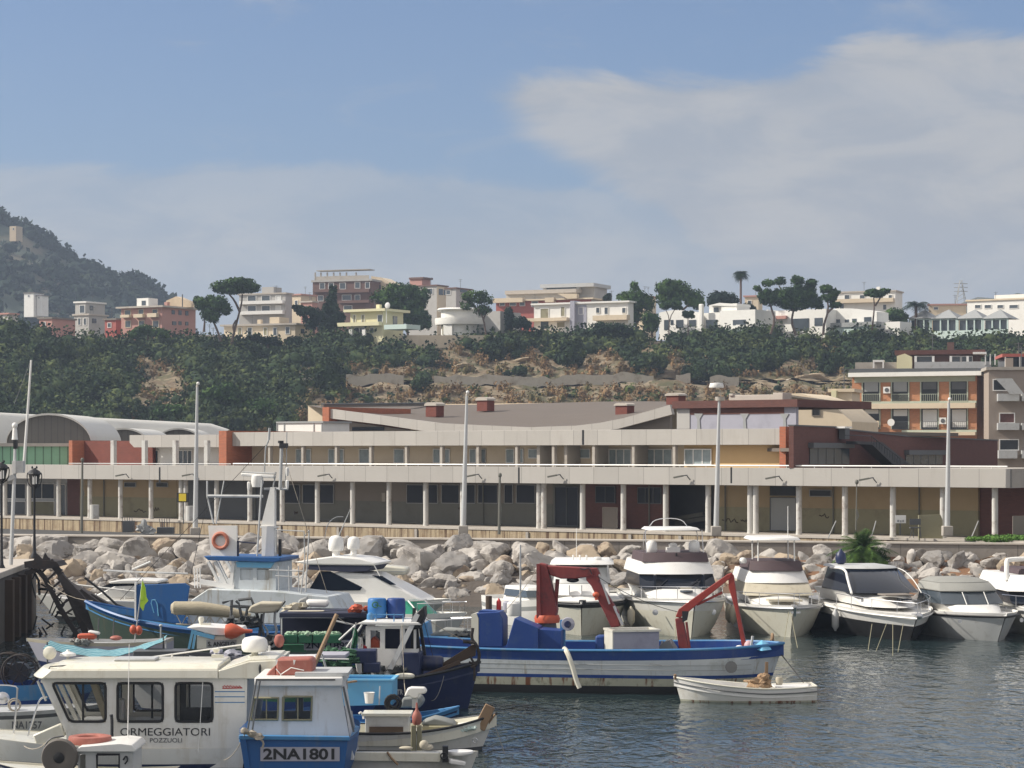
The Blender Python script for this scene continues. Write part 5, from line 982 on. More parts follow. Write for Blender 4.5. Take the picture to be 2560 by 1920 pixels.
for y in (-1.55, 1.2): mm = MB().lathe([(.13, 0), (.13, .06), (.05, .07)], (4.05, y * .93, 1.05), 10, axis='X'); Y1.add('hawse_fitting', mm, 'steel')
fender(Y1, (2.2, -2.25, .75), .17, .7, 'beige'); fender(Y1, (1.4, 2.3, .8), .17, .7, 'beige')
Y2 = yacht('motor_yacht', 'cream flybridge cruiser with pale covered windscreen and raised white hardtop on posts', 1937, 109, 2, 11.5, 3.95, 1.25, .2, ['clean', 'cream', 'cream'], [('s', -.22), ('z', .3)],
  [('coachroof', 'clean', (3.2, 2.0, -4, -4, 1.2, 1.62, 2.4, 2.8, 1.0)), ('windscreen', 'beige', (2.0, 1.2, -3.5, -3.5, 1.63, 2.15, 3.1, 2.85, .5)), ('roof', 'clean', (1.3, .8, -4.2, -4.2, 2.16, 2.68, 2.9, 2.55, .6)), ('flybridge_screen', 'maroon', (.9, .55, -3, -3, 2.69, 3.12, 2.45, 2.3, .4))])
mm = MB(); frus(mm, .8, .7, -2.4, -2.3, 4.05, 4.2, 2.3, 2.0, .35); Y2.add('hardtop', mm, 'clean', bevel=.05)
mm = MB(); [mm.tube([(x, y, 3.1), (x - .1, y, 4.06)], .035, 6) for x in (.3, -1.6) for y in (-.8, .85)]; mm.tube([(0, .6, 4.2), (0, .6, 5.6)], .018, 5); Y2.add('hardtop_frame', mm, 'clean')
mm = MB(); dome(mm, (0, -1.45, 3.0), .17, 1.6); Y2.add('radar_dome', mm, 'clean'); mm = MB(); mm.rbox((1.9, .25, 1.75), (.05, 1.9, .05)); mm.rbox((2.9, 0, 1.5), (.9, 1.5, .08)); Y2.add('sun_pad', mm, 'beige')
mm = MB(); mm.rbox((5.75, 0, 1.42), (.7, .16, .1)); mm.bar((6.1, 0, 1.4), (5.9, 0, 1.0), .06, .1); mm.box(5.85, 5.95, -.25, .25, 1.12, 1.2); Y2.add('anchor', mm, 'steel')
fender(Y2, (1.5, -2.1, .75), .17, .7, 'beige')
Y3 = yacht('sport_cruiser', 'open sport cruiser with black hull, white deck and huge dark raked windscreen', 2180, 107.5, 10, 12, 4.2, 1.35, -.22, ['clean', 'black', 'black'], [('s', -.5), ('z', .2)],
  [('coachroof', 'clean', (3.8, 1.9, -4, -4, 1.3, 1.85, 2.3, 3.0, 1.3)), ('windscreen', 'glass', (2.3, .3, -2.5, -2.5, 1.86, 2.82, 3.15, 2.55, .6)), ('roof', 'lgrey', (.35, .2, -3.2, -3.2, 2.83, 2.93, 2.6, 2.4, .6))], rub='clean')
mm = MB(); [mm.tube(rsub([(2.0, y * 1.6, 1.85), (1.2, y * 1.52, 2.4), (.2, y * 1.3, 2.86), (-2, y * 1.3, 2.8)], 2), .055 if y < 0 else .022, 7) for y in (-1, 1)]; Y3.add('windscreen_frame', mm, 'clean')
mm = MB(); mm.rbox((2.9, .1, 1.83), (1.1, 1.3, .07)); Y3.add('sun_pad', mm, 'taupe', bevel=.03); mm = MB(); mm.rbox((3.5, .3, 1.66), (.5, .5, .05)); Y3.add('hatch', mm, 'glass')
mm = MB(); mm.rbox((5.85, 0, 1.12), (.7, .2, .12)); mm.lathe([(.12, -.1), (.14, .1), (.04, .16)], (6.15, 0, 1.12), 10, axis='X'); Y3.add('anchor', mm, 'steel')
mm = MB(); mm.lathe([(.05, 0), (.2, .08), (.26, .3), (.21, .52), (.08, .66), (.04, .74)], (-2.2, -.75, 2.9), 12); Y3.add('covered_dome', mm, 'navy')
for x, y, mt in ((1.2, 2.2, 'lgrey'), (1.4, -2.15, 'lgrey')): fender(Y3, (x, y, .65), .16, .8, mt)
Y4 = yacht('cabin_boat', 'small grey hulled cabin boat under a rounded grey canopy', 2412, 105.5, 12, 9, 3.85, 1.15, .1, ['clean', 'black', 'lgrey', 'lgrey'], [('s', -.17), ('s', -.22), ('z', .25)],
  [('coachroof', 'clean', (2.6, 1.6, -3, -3, 1.05, 1.42, 2.0, 2.6, .9)), ('windscreen', 'gglass', (1.4, .8, -2, -2, 1.43, 1.95, 2.9, 2.6, .5))], rail=False, rub='black', p=2.2)
mm = MB(); frus(mm, .95, .45, -2.3, -2.3, 1.96, 2.32, 2.8, 2.45, .55); frus(mm, .45, -.1, -2.3, -2.2, 2.321, 2.5, 2.45, 1.7, .5); M['ctarp'] = mat('grey_olive_canopy', (.27, .27, .25), .85, var=.15); Y4.add('canopy', mm, 'ctarp', bevel=.08)
mm = MB(); [mm.tube([(1.42, y, 1.44), (.9, y, 1.95)], .02, 5) for y in (-.5, .5)]; Y4.add('windscreen_pillar', mm, 'clean')
for y in (-1.5, 1.3): Y4.add('hull_fitting', MB().lathe([(.09, 0), (.09, .04)], (3.05, y, .85), 8, axis='X'), 'steel')
fender(Y4, (0, 1.95, .7), .18, .8, 'lgrey')
Y5 = yacht('motor_yacht', 'white flybridge motor yacht cut off by the right edge of the photo', 2598, 108, 4, 12, 4.2, 1.18, .15, ['clean', 'cream', 'cream'], [('s', -.5), ('z', .35)],
  [('coachroof', 'clean', (3.2, 2.0, -4, -4, 1.1, 1.32, 2.6, 3.2, 1.0)), ('windscreen', 'glass', (2.0, 1.2, -3.5, -3.5, 1.33, 1.84, 3.4, 3.2, .5)), ('roof', 'clean', (1.7, 1.1, -4.2, -4.2, 1.85, 2.55, 3.55, 2.9, .6)), ('flybridge_screen', 'maroon', (.6, .3, -3, -3, 2.56, 2.8, 2.0, 1.8, .4))])
mm = MB(); mm.tube(rsub([(.4, -1.6, 2.3), (.2, -1.55, 3.1), (0, -1.45, 3.25), (0, 1.45, 3.25), (.2, 1.55, 3.1), (.4, 1.6, 2.3)], 2), .11, 8); Y5.add('radar_arch', mm, 'clean')
Y0 = yacht('cabin_cruiser', 'older white cabin cruiser with black stripe and white hardtop behind the thick red crane', 1455, 109, -2, 9.5, 4.0, 1.45, .1, ['clean', 'black', 'cream', 'cream'], [('s', -.06), ('s', -.3), ('z', .2)],
  [('coachroof', 'clean', (2.9, 2.2, -3, -3, 1.4, 1.65, 2.2, 2.4, .8)), ('front_cushions', 'clean', (2.2, 1.7, -2, -2, 1.66, 2.15, 2.5, 2.3, .3)), ('windscreen', 'lgrey', (1.6, 1.2, -2.5, -2.5, 2.16, 2.85, 2.6, 2.4, .5)), ('hardtop', 'clean', (1.7, 1.5, -3, -2.8, 3.0, 3.16, 2.9, 2.5, .5))], rail=False, rub='black', xr=1)
mm = MB(); [mm.tube([(1.0, y, 2.1), (1.0, y, 3.02)], .03, 5) for y in (-1.15, 1.15)]; [mm.box(2.0, 2.3, y - .02, y + .02, 1.7, 2.12) for y in (-.55, 0, .6)]; Y0.add('hardtop_post', mm, 'steel')
mm = MB(); mm.rbox((4.4, .05, 1.52), (.6, .3, .14)); Y0.add('bow_roller', mm, 'iron'); mm = MB(); [mm.lathe([(.05, 0), (.05, .22), (.02, .24)], (.4, y, 3.16), 6) for y in (-.4, -.1, .2)]; mm.tube([(.3, -.25, 3.16), (.3, -.25, 4.6)], .012, 4); mm.lathe([(.2, .0), (.2, .1), (.05, .13)], (.2, .7, 3.18), 10); Y0.add('roof_fitting', mm, 'clean')
AFT = Fr('day_boat', 'white small boat with grey side stripe glimpsed left of the thick red crane', 'boat', 1330, 112, 60); hm, dm, rl, ss = hull(6.5, 2.4, 1.15, .3, .1, rows=[('s', -.3), ('s', -.5)], bul=.2)
AFT.add('hull', hm, ['clean', 'gshut', 'clean']); AFT.add('deck', dm, 'clean'); mm = MB(); frus(mm, 1.4, .9, -1.4, -1.4, .95, 1.8, 1.6, 1.3, .3); AFT.add('cabin', mm, 'clean', bevel=.04); mm = MB(); frus(mm, 1.25, 1.05, -1.2, -1.2, 1.35, 1.65, 1.64, 1.5, .3); AFT.add('window', mm, 'gglass')
for i, (a, b) in enumerate((((1690, 1530, 103.3), (1688, 1600, 99)), ((1695, 1530, 103.3), (1712, 1600, 99)), ((1972, 1530, 103), (1958, 1618, 97)), ((1976, 1530, 103), (1994, 1620, 97)), ((2180, 1560, 101), (2170, 1628, 95)), ((2216, 1560, 101), (2190, 1628, 95)), ((2232, 1560, 101), (2232, 1640, 94)), ((2258, 1560, 101), (2245, 1630, 95)))):
    ropeline('mooring rope %s running from the bow down into the water' % ('of the plum screened flybridge yacht' if i < 2 else 'of the raised hardtop cruiser' if i < 4 else 'of the black hulled sport cruiser'), [W(*a), W(*b)], .014, 'olive')
# ---------------- boats on the left, seen from the side ----------------
S = Fr('sport_yacht', 'white sport yacht with navy canvas strip and two domes, behind the trawler stern', 'motor yacht', 880, 111, 14)
hm, dm, rl, ss = hull(9.5, 3.4, 1.2, .15, .1, rows=[('s', -.25), ('z', .3)], rake=2.4, bul=.12); S.add('hull', hm, ['clean', 'lgrey', 'cream']); S.add('deck', dm, 'clean')
m = MB(); S.poly(m, [(790, 1510), (810, 1440), (850, 1428), (930, 1436), (1000, 1470), (1062, 1506), (1062, 1515)], -1.15, 1.15); S.add('coachroof', m, 'clean', bevel=.12)
m = MB(); S.poly(m, [(770, 1478), (800, 1428), (825, 1428), (905, 1468), (900, 1476)], -1.2, -1.155); S.poly(m, [(930, 1438), (955, 1440), (990, 1462), (975, 1462)], -1.2, -1.155); S.add('side_window', m, 'glass')
m = MB(); S.poly(m, [(735, 1405), (790, 1396), (835, 1390), (900, 1396), (940, 1408), (935, 1414), (770, 1412)], -1.3, 1.3); S.add('hardtop', m, 'clean', bevel=.06); m = MB(); S.poly(m, [(772, 1412), (930, 1414), (918, 1428), (870, 1430), (770, 1424)], -1.25, 1.25); S.add('bimini', m, 'bimini')
for X, Y, r in ((840, 1377, .36), (884, 1373, .30)): m = MB(); q = S.P(X, Y, -.4 if X < 860 else .5); dome(m, q, r, 2.0); m.lathe([(r * .5, -.25), (r * .5, 0)], q, 10); S.add('radar_dome', m, 'clean')
m = MB(); q = S.P(845, 1345, -.4); m.tube([q, S.P(882, 1258, -.4)], [.03, .012], 5); S.add('whip_antenna', m, 'lgrey'); m = MB(); m.tube(rsub([S.P(812, 1344, .3), S.P(818, 1310, .3), S.P(838, 1292, .3), S.P(858, 1292, .3)], 2), .018, 5); S.add('frame_hoop', m, 'steel')
m = MB(); m.tube([S.P(770, 1424, -1.3), S.P(700, 1500, -1.3)], .04, 5); m.tube([S.P(935, 1412, -1.2), S.P(950, 1440, -1.2)], .03, 5); S.add('hardtop_post', m, 'clean')
D_ = Fr('dinghy', 'cream upturned dinghy stowed beside the sport yacht bow', 'dinghy', 976, 113, 6); m = MB(); D_.poly(m, [(936, 1418), (942, 1412), (1008, 1418), (1018, 1422), (1012, 1438), (936, 1440)], -.6, .6); D_.add('hull', m, 'cream', bevel=.12); m = MB(); D_.rect(m, 937, 1014, 1427, 1429, -.63, -.6); D_.add('rub_rail', m, 'lgrey')
G = Fr('runabout', 'small white runabout with green tinted windscreen at the foot of the rocks', 'boat', 1030, 106, 35); hm, dm, rl, ss = hull(6, 2.3, .95, .15, .1, rows=[('s', -.2), ('z', .25)], bul=.1)
G.add('hull', hm, ['clean', 'lgrey', 'cream']); G.add('deck', dm, 'clean'); m = MB(); frus(m, 1.2, .5, -.6, -.4, .95, 1.5, 1.6, 1.3, .4); G.add('windscreen', m, mat('green_tinted_glass', (.02, .22, .14), .1, var=.1)); m = MB(); m.tube(rsub([(.3, -.67, 1.52), (.7, -.78, 1.25), (1.0, -.85, .95)], 1), .035, 5); m.tube([(.3, -.67, 1.52), (.52, 0, 1.52), (.3, .67, 1.52)], .035, 5); G.add('windscreen_frame', m, 'clean'); G.add('bow_rail', bowrail(ss, .45, .8), 'steel')
fender(G, (1.2, -1.2, .7), .13, .5, 'clean')
G2 = Fr('runabout', 'low grey open boat moored right of the green screened runabout', 'boat', 1085, 98, 30); hm, dm, rl, ss = hull(6.5, 2.2, .7, .3, .1, rows=[('s', -.15), ('z', .2)], bul=.25); G2.add('hull', hm, ['lgrey', 'grey', 'boot']); G2.add('deck', dm, 'grey'); m = MB(); m.rbox((0, 0, .85), (.8, .9, .7)); G2.add('console', m, 'tarp', bevel=.06); G2.add('bow_rail', bowrail(ss, .5, .2), 'steel')
K = Fr('white_launch', 'white launch with two tier cabin moored left of the blue tarpaulin board', 'motor yacht', 280, 114, 6); hm, dm, rl, ss = hull(7.5, 2.8, 1.0, .35, .05, rows=[('s', -.18), ('z', .28)], flip=True, bul=.1, rake=1.6); K.add('hull', hm, ['clean', 'clean', 'black']); K.add('deck', dm, 'clean')
m = MB(); K.poly(m, [(235, 1490), (285, 1466), (400, 1462), (400, 1495), (235, 1495)], -.9, .9); K.add('cabin', m, 'clean', bevel=.08); m = MB(); K.poly(m, [(270, 1455), (300, 1450), (345, 1449), (395, 1452), (395, 1459), (275, 1459)], -1.0, 1.0); K.add('cabin_top', m, 'clean', bevel=.05); m = MB(); K.poly(m, [(245, 1470), (275, 1459), (400, 1459), (400, 1466), (260, 1474)], -.85, .85); K.add('window_band', m, 'glass')
m = MB(); m.tube([K.P(185, 1461, -1.2), K.P(350, 1480, -1.2), K.P(420, 1482, -1.2)], .04, 5); [m.tube([K.P(X, 1470, -1.2), K.P(X + 2, 1500, -1.2)], .02, 4) for X in (270, 310, 350)]; K.add('side_rail', m, 'clean'); fender(K, K.P(240, 1502, -1.5), .15, .5, 'clean'); m = MB(); m.tube([K.P(258, 1426, 0), K.P(400, 1432, 0), K.P(470, 1434, 0)], .05, 6); m.tube([K.P(330, 1424, 0), K.P(376, 1404, 0)], .05, 6); m.tube([K.P(340, 1436, 0), K.P(345, 1452, 0)], .03, 6); K.add('folded_mast', m, 'alu')
# ---------------- blue and white trawler with tall mast ----------------
TR = Fr('trawler', 'green hulled trawler with blue rail, white wheelhouse, tall tripod mast and radar', 'fishing boat', 545, 95, 13)
hm, dm, rl, ss = hull(11.2, 3.8, 1.05, 1.0, .25, p=2.6, rows=[('s', -.16), ('z', .15)], flip=True, rake=.8, bul=.3, flare=(.08, .4)); TR.add('hull', hm, ['azure', 'dgreen', 'boot']); TR.add('deck', dm, 'mblue'); TR.add('gunwale', rubrail(rl, .07), 'azure')
m = MB(); TR.poly(m, [(466, 1560), (478, 1500), (520, 1472), (690, 1478), (820, 1492), (860, 1560)], -1.5, 1.3); TR.add('deck_house', m, 'pale', bevel=.04)
m = MB(); TR.poly(m, [(338, 1462), (462, 1458), (474, 1466), (462, 1545), (470, 1560), (338, 1548)], -1.8, -1.72); TR.add('tarpaulin_board', m, 'azure', bevel=.02); m = MB(); m.tube(rsub([TR.P(385, 1532, -1.86), TR.P(376, 1500, -1.86), TR.P(392, 1500, -1.86), TR.P(396, 1540, -1.86)], 1), .02, 5); TR.add('board_handle', m, 'lblue'); m = MB(); TR.rect(m, 336, 340, 1456, 1550, -1.85, -1.7); TR.add('board_edge', m, 'clean')
# wheelhouse: raked front, open side windows
m = MB(); TR.poly(m, [(590, 1480), (590, 1448), (690, 1450), (688, 1480)], -1.0, 1.0); m2 = MB()
def frame_wall(T_, m, out, holes, y0, y1, mi=0):     # wall built of strips around its openings (px, axis aligned openings between the outer px box)
    X0, X1, Y0, Y1 = out; xs = sorted(set([X0, X1] + [h[i] for h in holes for i in (0, 1)])); ys = sorted(set([Y0, Y1] + [h[i] for h in holes for i in (2, 3)]))
    for a, b in zip(xs[:-1], xs[1:]):
        for c, d in zip(ys[:-1], ys[1:]):
            if not any(h[0] <= a and b <= h[1] and h[2] <= c and d <= h[3] for h in holes): T_.rect(m, a, b, c, d, y0, y1, mi)
m = MB(); frame_wall(TR, m, (585, 686, 1405, 1482), [(600, 632, 1422, 1450), (642, 672, 1422, 1450)], -1.0, -.94); frame_wall(TR, m, (585, 686, 1405, 1482), [(600, 632, 1422, 1450), (642, 672, 1422, 1450)], .94, 1.0)
(x0, z1), (x1, z0) = TR.fp(585, 1405, -1), TR.fp(686, 1482, -1); m.box(x1, x1 + .06, -1, 1, z0, z1); m.box(x0 - .0, x1, -.94, .94, z0, z0 + .9); TR.add('wheelhouse', m, 'pale')
m = MB(); q0 = [TR.P(X, Y, -1) for X, Y in ((521, 1404), (545, 1452))]; 
for y in (-1, 0, 1): a, b = Vector(q0[0]), Vector(q0[1]); a.y = b.y = y; m.bar(a, b, .1, .1)
for a, b in (((538, 1404), (566, 1464)), ((584, 1406), (578, 1462))):
    for y in (-1, 1): p, q = Vector(TR.P(*a, -1)), Vector(TR.P(*b, -1)); p.y = q.y = y; m.bar(p, q, .13, .1)
for y in (-1, 1): p, q = Vector(TR.P(500, 1454, -1)), Vector(TR.P(586, 1468, -1)); p.y = q.y = y; m.bar(p, q, .2, .12)
TR.add('windscreen_frame', m, 'clean')
m = MB(); TR.poly(m, [(508, 1390), (540, 1390), (700, 1394), (700, 1402), (685, 1406), (520, 1401)], -1.2, 1.2); TR.add('wheelhouse_roof', m, 'azure', bevel=.03); m = MB(); TR.poly(m, [(590, 1404), (686, 1406), (676, 1420), (592, 1418)], -1.06, 1.06); TR.add('roof_cornice', m, 'lblue')
M['ringc'] = mat('faded_orange_ring', (.48, .16, .10), .6, var=.15, grime=((.6, .35, .28), .5, 5)); m = MB(); TR.poly(m, [(520, 1314), (592, 1314), (592, 1392), (528, 1392)], -1.0, -.9); TR.add('life_ring_panel', m, 'clean'); m = MB(); q = TR.P(551, 1352, -1.08); m.torus(q, .29, .075, 'Y', 22); TR.add('life_ring', m, 'ringc'); m = MB(); TR.rect(m, 592, 596, 1352, 1392, -.98, -.9); m.tube([TR.P(594, 1354, -.95), TR.P(640, 1358, -.95)], .03, 5); TR.add('panel_frame', m, 'bimini')
m = MB(); TR.poly(m, [(676, 1218), (686, 1218), (686, 1315), (652, 1315)], -.12, .12); TR.poly(m, [(654, 1320), (684, 1320), (684, 1395), (654, 1395)], -.2, .2); TR.rect(m, 650, 688, 1315, 1320, -.2, .2); TR.add('mast_tower', m, 'clean')
m = MB(); 
def tb(m, L, y, r, s=5): m.tube([TR.P(X, Y, y) for X, Y in L], r, s)
tb(m, [(520, 1240), (657, 1241)], 0, .07, 6); tb(m, [(518, 1202), (518, 1240), (534, 1310)], 0, .035); tb(m, [(560, 1202), (540, 1310)], 0, .025); tb(m, [(655, 1200), (652, 1240), (642, 1400)], -.3, .04); tb(m, [(660, 1222), (720, 1222)], 0, .05); tb(m, [(684, 1196), (690, 1180), (682, 1222)], 0, .03); tb(m, [(605, 1180), (690, 1184), (688, 1196)], 0, .03)
tb(m, [(661, 1180), (664, 1120), (672, 1098)], 0, .028); tb(m, [(700, 1225), (704, 1115)], 0, .07, 7); tb(m, [(712, 1222), (716, 1150), (717, 1080)], 0, .02); tb(m, [(672, 1100), (674, 1070)], .1, .05); TR.add('mast', m, 'lgrey')
m = MB(); TR.rect(m, 698, 716, 1108, 1120, -.12, .12); m.lathe([(.12, 0), (.12, .1)], TR.P(702, 1108, 0), 8); TR.add('mast_light', m, 'iron'); m = MB(); q = TR.P(643, 1205, 0); m.lathe([(.2, -.2), (.25, 0), (.22, .25), (.1, .3)], q, 12); TR.add('radar_base', m, 'clean'); m = MB(); m.bar(TR.P(604, 1186, 0), TR.P(686, 1192, 0), .12, .16); TR.add('radar_scanner', m, 'clean', bevel=.03)
for X, Y in ((718, 1214), (718, 1182), (622, 1218)): m = MB(); m.lathe([(.05, -.12), (.07, 0), (.07, .18), (.03, .22)], TR.P(X, Y, 0), 8); TR.add('mast_lamp', m, 'clean')
m = MB(); 
for y in (-1.4, 1.4):
    tb(m, [(690, 1380), (690, 1325), (760, 1328), (762, 1400), (752, 1485)], y, .028); tb(m, [(762, 1340), (773, 1325), (764, 1480)], y, .03); tb(m, [(672, 1425), (760, 1428)], y, .025); tb(m, [(688, 1440), (745, 1442)], y, .025)
    for X in (696, 722, 746): tb(m, [(X, 1415), (X + 1, 1478)], y, .022)
TR.add('stern_railing', m, 'lgrey')
m = MB(); [tb(m, [(X, 1420), (X + 1, 1470)], 0, .02) for X in (486, 493, 500)]; TR.add('bow_staff', m, 'clean')
m = MB(); q = TR.P(700, 1370, .2); m.rbox(q, (.1, .1, .7)); TR.add('exhaust', m, 'iron')
# ---------------- barge with the two red cranes ----------------
BG = Fr('work_barge', 'long blue and white wooden work boat with rust streaked bottom and blue bulwarks', 'work boat', 1490, 81.6, 9)
hm, dm, rl, ss = hull(12.7, 3.9, 1.44, .18, .1, p=5, s0=.9, rake=.75, draft=.6, rows=[('s', -.34), ('z', .64), ('z', .53), ('z', .27)], bul=.42, flare=(.06, .18), n=30, wall=.1)
BG.add('hull', hm, ['blue', 'pale', 'blue', 'boot', 'black']); BG.add('deck', dm, 'blue'); BG.add('gunwale', rubrail(rl, .05), 'mblue')  # black lowest band also puts the dark reflection under the hull into paint
m = MB(); 
for z in (.82, .98): m.tube([(x, -b * (((z + .6) / (zs + .6)) ** .07) - .004, z) for x, b, zs in ss[2:-4]], .008, 4, caps=False)
BG.add('plank_seam', m, 'gshut')
YN = -1.95
m = MB(); BG.poly(m, [(1197, 1618), (1197, 1546), (1191, 1532), (1248, 1530), (1257, 1548), (1257, 1618)], -1.5, -.4); o = BG.add('engine_box', m, 'blue', bevel=.03); m = MB(); BG.poly(m, [(1178, 1618), (1178, 1536), (1191, 1533), (1196, 1546), (1196, 1618)], -1.5, -.4); BG.add('lit_box_side', m, 'cream', parent=o); m = MB(); BG.poly(m, [(1194, 1530), (1200, 1526), (1240, 1528), (1244, 1533)], -1.3, -.6); BG.add('box_lid', m, 'blue', parent=o)  # cream left side puts sunlight on the blue box into colour
m = MB(); BG.poly(m, [(1264, 1622), (1286, 1545), (1345, 1570), (1346, 1625)], -1.6, -.5); BG.poly(m, [(1346, 1625), (1346, 1572), (1403, 1577), (1403, 1628)], -1.45, -.5); BG.add('machinery_housing', m, 'blue', bevel=.02)
m = MB(); BG.rect(m, 1488, 1512, 1590, 1628, -.6, .2); BG.add('winch_post', m, 'blue', bevel=.05)
m = MB(); q = BG.P(1420, 1560, -.9); m.lathe([(.05, -.1), (.21, -.1), (.23, 0), (.21, .1), (.05, .1)], q, 16, axis='Y'); m2 = MB(); m2.lathe([(.12, 0), (.1, -.03)], q - Vector((0, .12, 0)), 14, axis='Y'); o = BG.add('winch_drum', m, 'mural'); BG.add('drum_hub', m2, 'navy', parent=o); m = MB(); BG.rect(m, 1400, 1412, 1550, 1625, -.9, -.7); BG.add('drum_stand', m, 'mblue')
CR = Fr('deck_crane', 'thick dark red folding crane with arched arm on the middle of the work boat', 'crane', 1366, 81.9, 9, .8)
def cb(T_, m, L, w0, h, y=0): 
    for i in range(len(L) - 1): m.bar(T_.P(*L[i], y), T_.P(*L[i + 1], y), (w0[i], w0[i + 1]), h)
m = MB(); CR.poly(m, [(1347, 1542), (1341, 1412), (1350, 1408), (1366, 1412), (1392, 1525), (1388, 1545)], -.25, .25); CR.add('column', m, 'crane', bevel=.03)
m = MB(); CR.poly(m, [(1341, 1545), (1341, 1410), (1349, 1410), (1352, 1545)], -.33, -.26); m.bar(CR.P(1394, 1448, .1), CR.P(1388, 1528, .1), .12, .15); CR.add('hydraulic_ram', m, 'crane'); m = MB(); m.lathe([(.42, -.14), (.45, 0), (.40, .12)], CR.P(1368, 1546, 0), 18); CR.add('slew_ring', m, 'orange'); m = MB(); m.lathe([(.3, 0), (.36, .3), (.3, .7)], CR.P(1368, 1605, 0), 14); CR.add('pedestal', m, 'dgrey')
m = MB(); CR.poly(m, [(1366, 1414), (1440, 1418), (1482, 1421), (1484, 1440), (1440, 1447), (1402, 1447), (1375, 1438)], -.2, .2); CR.add('boom', m, 'crane', bevel=.03)
m = MB(); CR.poly(m, [(1478, 1420), (1492, 1420), (1500, 1440), (1498, 1455), (1545, 1530), (1550, 1566), (1528, 1570), (1512, 1535), (1478, 1465), (1465, 1450), (1465, 1432)], -.18, .18); CR.add('outer_arm', m, 'crane', bevel=.03); m = MB(); m.bar(CR.P(1498, 1436, -.24), CR.P(1524, 1510, -.24), .06, .06); m.bar(CR.P(1535, 1515, -.2), CR.P(1556, 1562, -.2), .05, .3); CR.add('arm_ram', m, 'steel'); m = MB(); m.ball(CR.P(1490, 1487, -.25), (.12, .1, .1)); m.tube([CR.P(1490, 1490, -.25), CR.P(1492, 1500, -.25)], .06, 6); CR.add('pulley_block', m, 'orange')
m = MB(); m.tube(rsub([CR.P(1450, 1420, -.25), CR.P(1460, 1400 + 25, -.3), CR.P(1472, 1418, -.3), CR.P(1480, 1436, -.3)], 2), .02, 5); m.ball(CR.P(1432, 1450, 0), (.22, .2, .09)); CR.add('hydraulic_hose', m, 'iron')
C2 = Fr('deck_crane', 'slim bright red folding crane bent like a gallows near the bow of the work boat', 'crane', 1712, 80.8, 9, .8)
m = MB(); m.bar(C2.P(1712, 1632, 0), C2.P(1698, 1545, 0), (.34, .26), .3); m.bar(C2.P(1725, 1628, -.1), C2.P(1716, 1555, -.1), .08, .1); C2.add('column', m, 'crane', bevel=.02)
red = mat('sunlit_red_crane_paint', (.30, .035, .025), .55, var=.15, grime=((.12, .03, .02), .4, 3)); M['crane2'] = red  # brighter red puts sunlight on the slim crane into its paint
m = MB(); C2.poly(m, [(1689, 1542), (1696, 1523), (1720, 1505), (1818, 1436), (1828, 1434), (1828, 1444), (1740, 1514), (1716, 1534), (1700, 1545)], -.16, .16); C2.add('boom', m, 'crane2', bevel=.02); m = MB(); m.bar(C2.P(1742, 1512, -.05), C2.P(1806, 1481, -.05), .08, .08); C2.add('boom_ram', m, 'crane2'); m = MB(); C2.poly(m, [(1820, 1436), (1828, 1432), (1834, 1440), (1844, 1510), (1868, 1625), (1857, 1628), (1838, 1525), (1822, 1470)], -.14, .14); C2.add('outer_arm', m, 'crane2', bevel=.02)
m = MB(); C2.poly(m, [(1705, 1528), (1722, 1528), (1718, 1550), (1706, 1556)], -.22, -.17); C2.add('knuckle_plate', m, 'iron')
FB = Fr('fish_hold_box', 'open topped cream box with shade toned grey blue sides standing on the work boat between its cranes', 'box', 1575, 80.5, -12, 1.52)
m = MB(); x0, x1 = -.72, .86; 
for q in ((x0, x1, -.55, -.5), (x0, x1, .5, .55)): m.box(q[0], q[1], q[2], q[3], -.35, .52)
m.box(x1 - .05, x1, -.5, .5, -.35, .52); m.box(x0 + .05, x1 - .05, -.5, .5, -.35, .2); FB.add('box_walls', m, 'mural'); m = MB(); m.box(x0 - .03, x0 - .0, -.56, .56, -.35, .54); FB.add('lit_end_panel', m, 'cream'); m = MB(); [m.box(*q) for q in ((x0 - .05, x1 + .05, -.62, -.5, .53, .6), (x0 - .05, x1 + .05, .5, .62, .53, .6), (x0 - .05, x0 + .08, -.5, .5, .53, .6), (x1 - .08, x1 + .05, -.5, .5, .53, .6))]; FB.add('rim', m, 'cream')  # sunlit end put into cream, shaded walls into grey blue
m = MB(); m.tube(rsub([BG.P(1411, 1622, -1.7), BG.P(1418, 1630, -2.1), BG.P(1432, 1668, -2.12), BG.P(1440, 1700, -2.12), BG.P(1449, 1720, -2.12)], 2), .085, 8); o = BG.add('fender_hose', m, 'cream')
m = MB(); m.lathe([(.2, 0), (.2, .01)], (0, 0, 0), 14, axis='Y'); BG.add('hull_patch', MB().add([tuple(BG.P(1828, 1668, -1.905) + Vector(v)) for v in m.v], m.f), 'dgrey'); m = MB(); m.bar(BG.P(1625, 1658, -1.965), BG.P(1655, 1664, -1.965), .04, .02); BG.add('hull_scrape', m, 'grey')
m = MB(); BG.poly(m, [(1640, 1622), (1660, 1605), (1672, 1602), (1688, 1625)], -.6, .4); BG.add('tackle_heap', m, 'tarp'); m = MB(); [m.tube([BG.P(X, 1628, -.4), BG.P(X + 6, 1602, -.4)], .04, 5) for X in (1650, 1662, 1672)]; BG.add('deck_bitt', m, 'lgrey')
for X, Y, r, mt, l in ((1850, 1622, .16, 'pink', ''), (1872, 1612, .2, 'pink', '')): pass
M['pinkf'] = mat('faded_pink_float', (.55, .36, .38), .6, var=.1)
single('float', MB().ball(W(1848, 1624, 79.9), (.17, .17, .15)), 'clean', 'white float at the foot of the slim red crane', 'float'); single('float', MB().ball(W(1872, 1615, 80.1), (.16, .16, .19)), 'pinkf', 'faded pink float on the work boat bow', 'float')
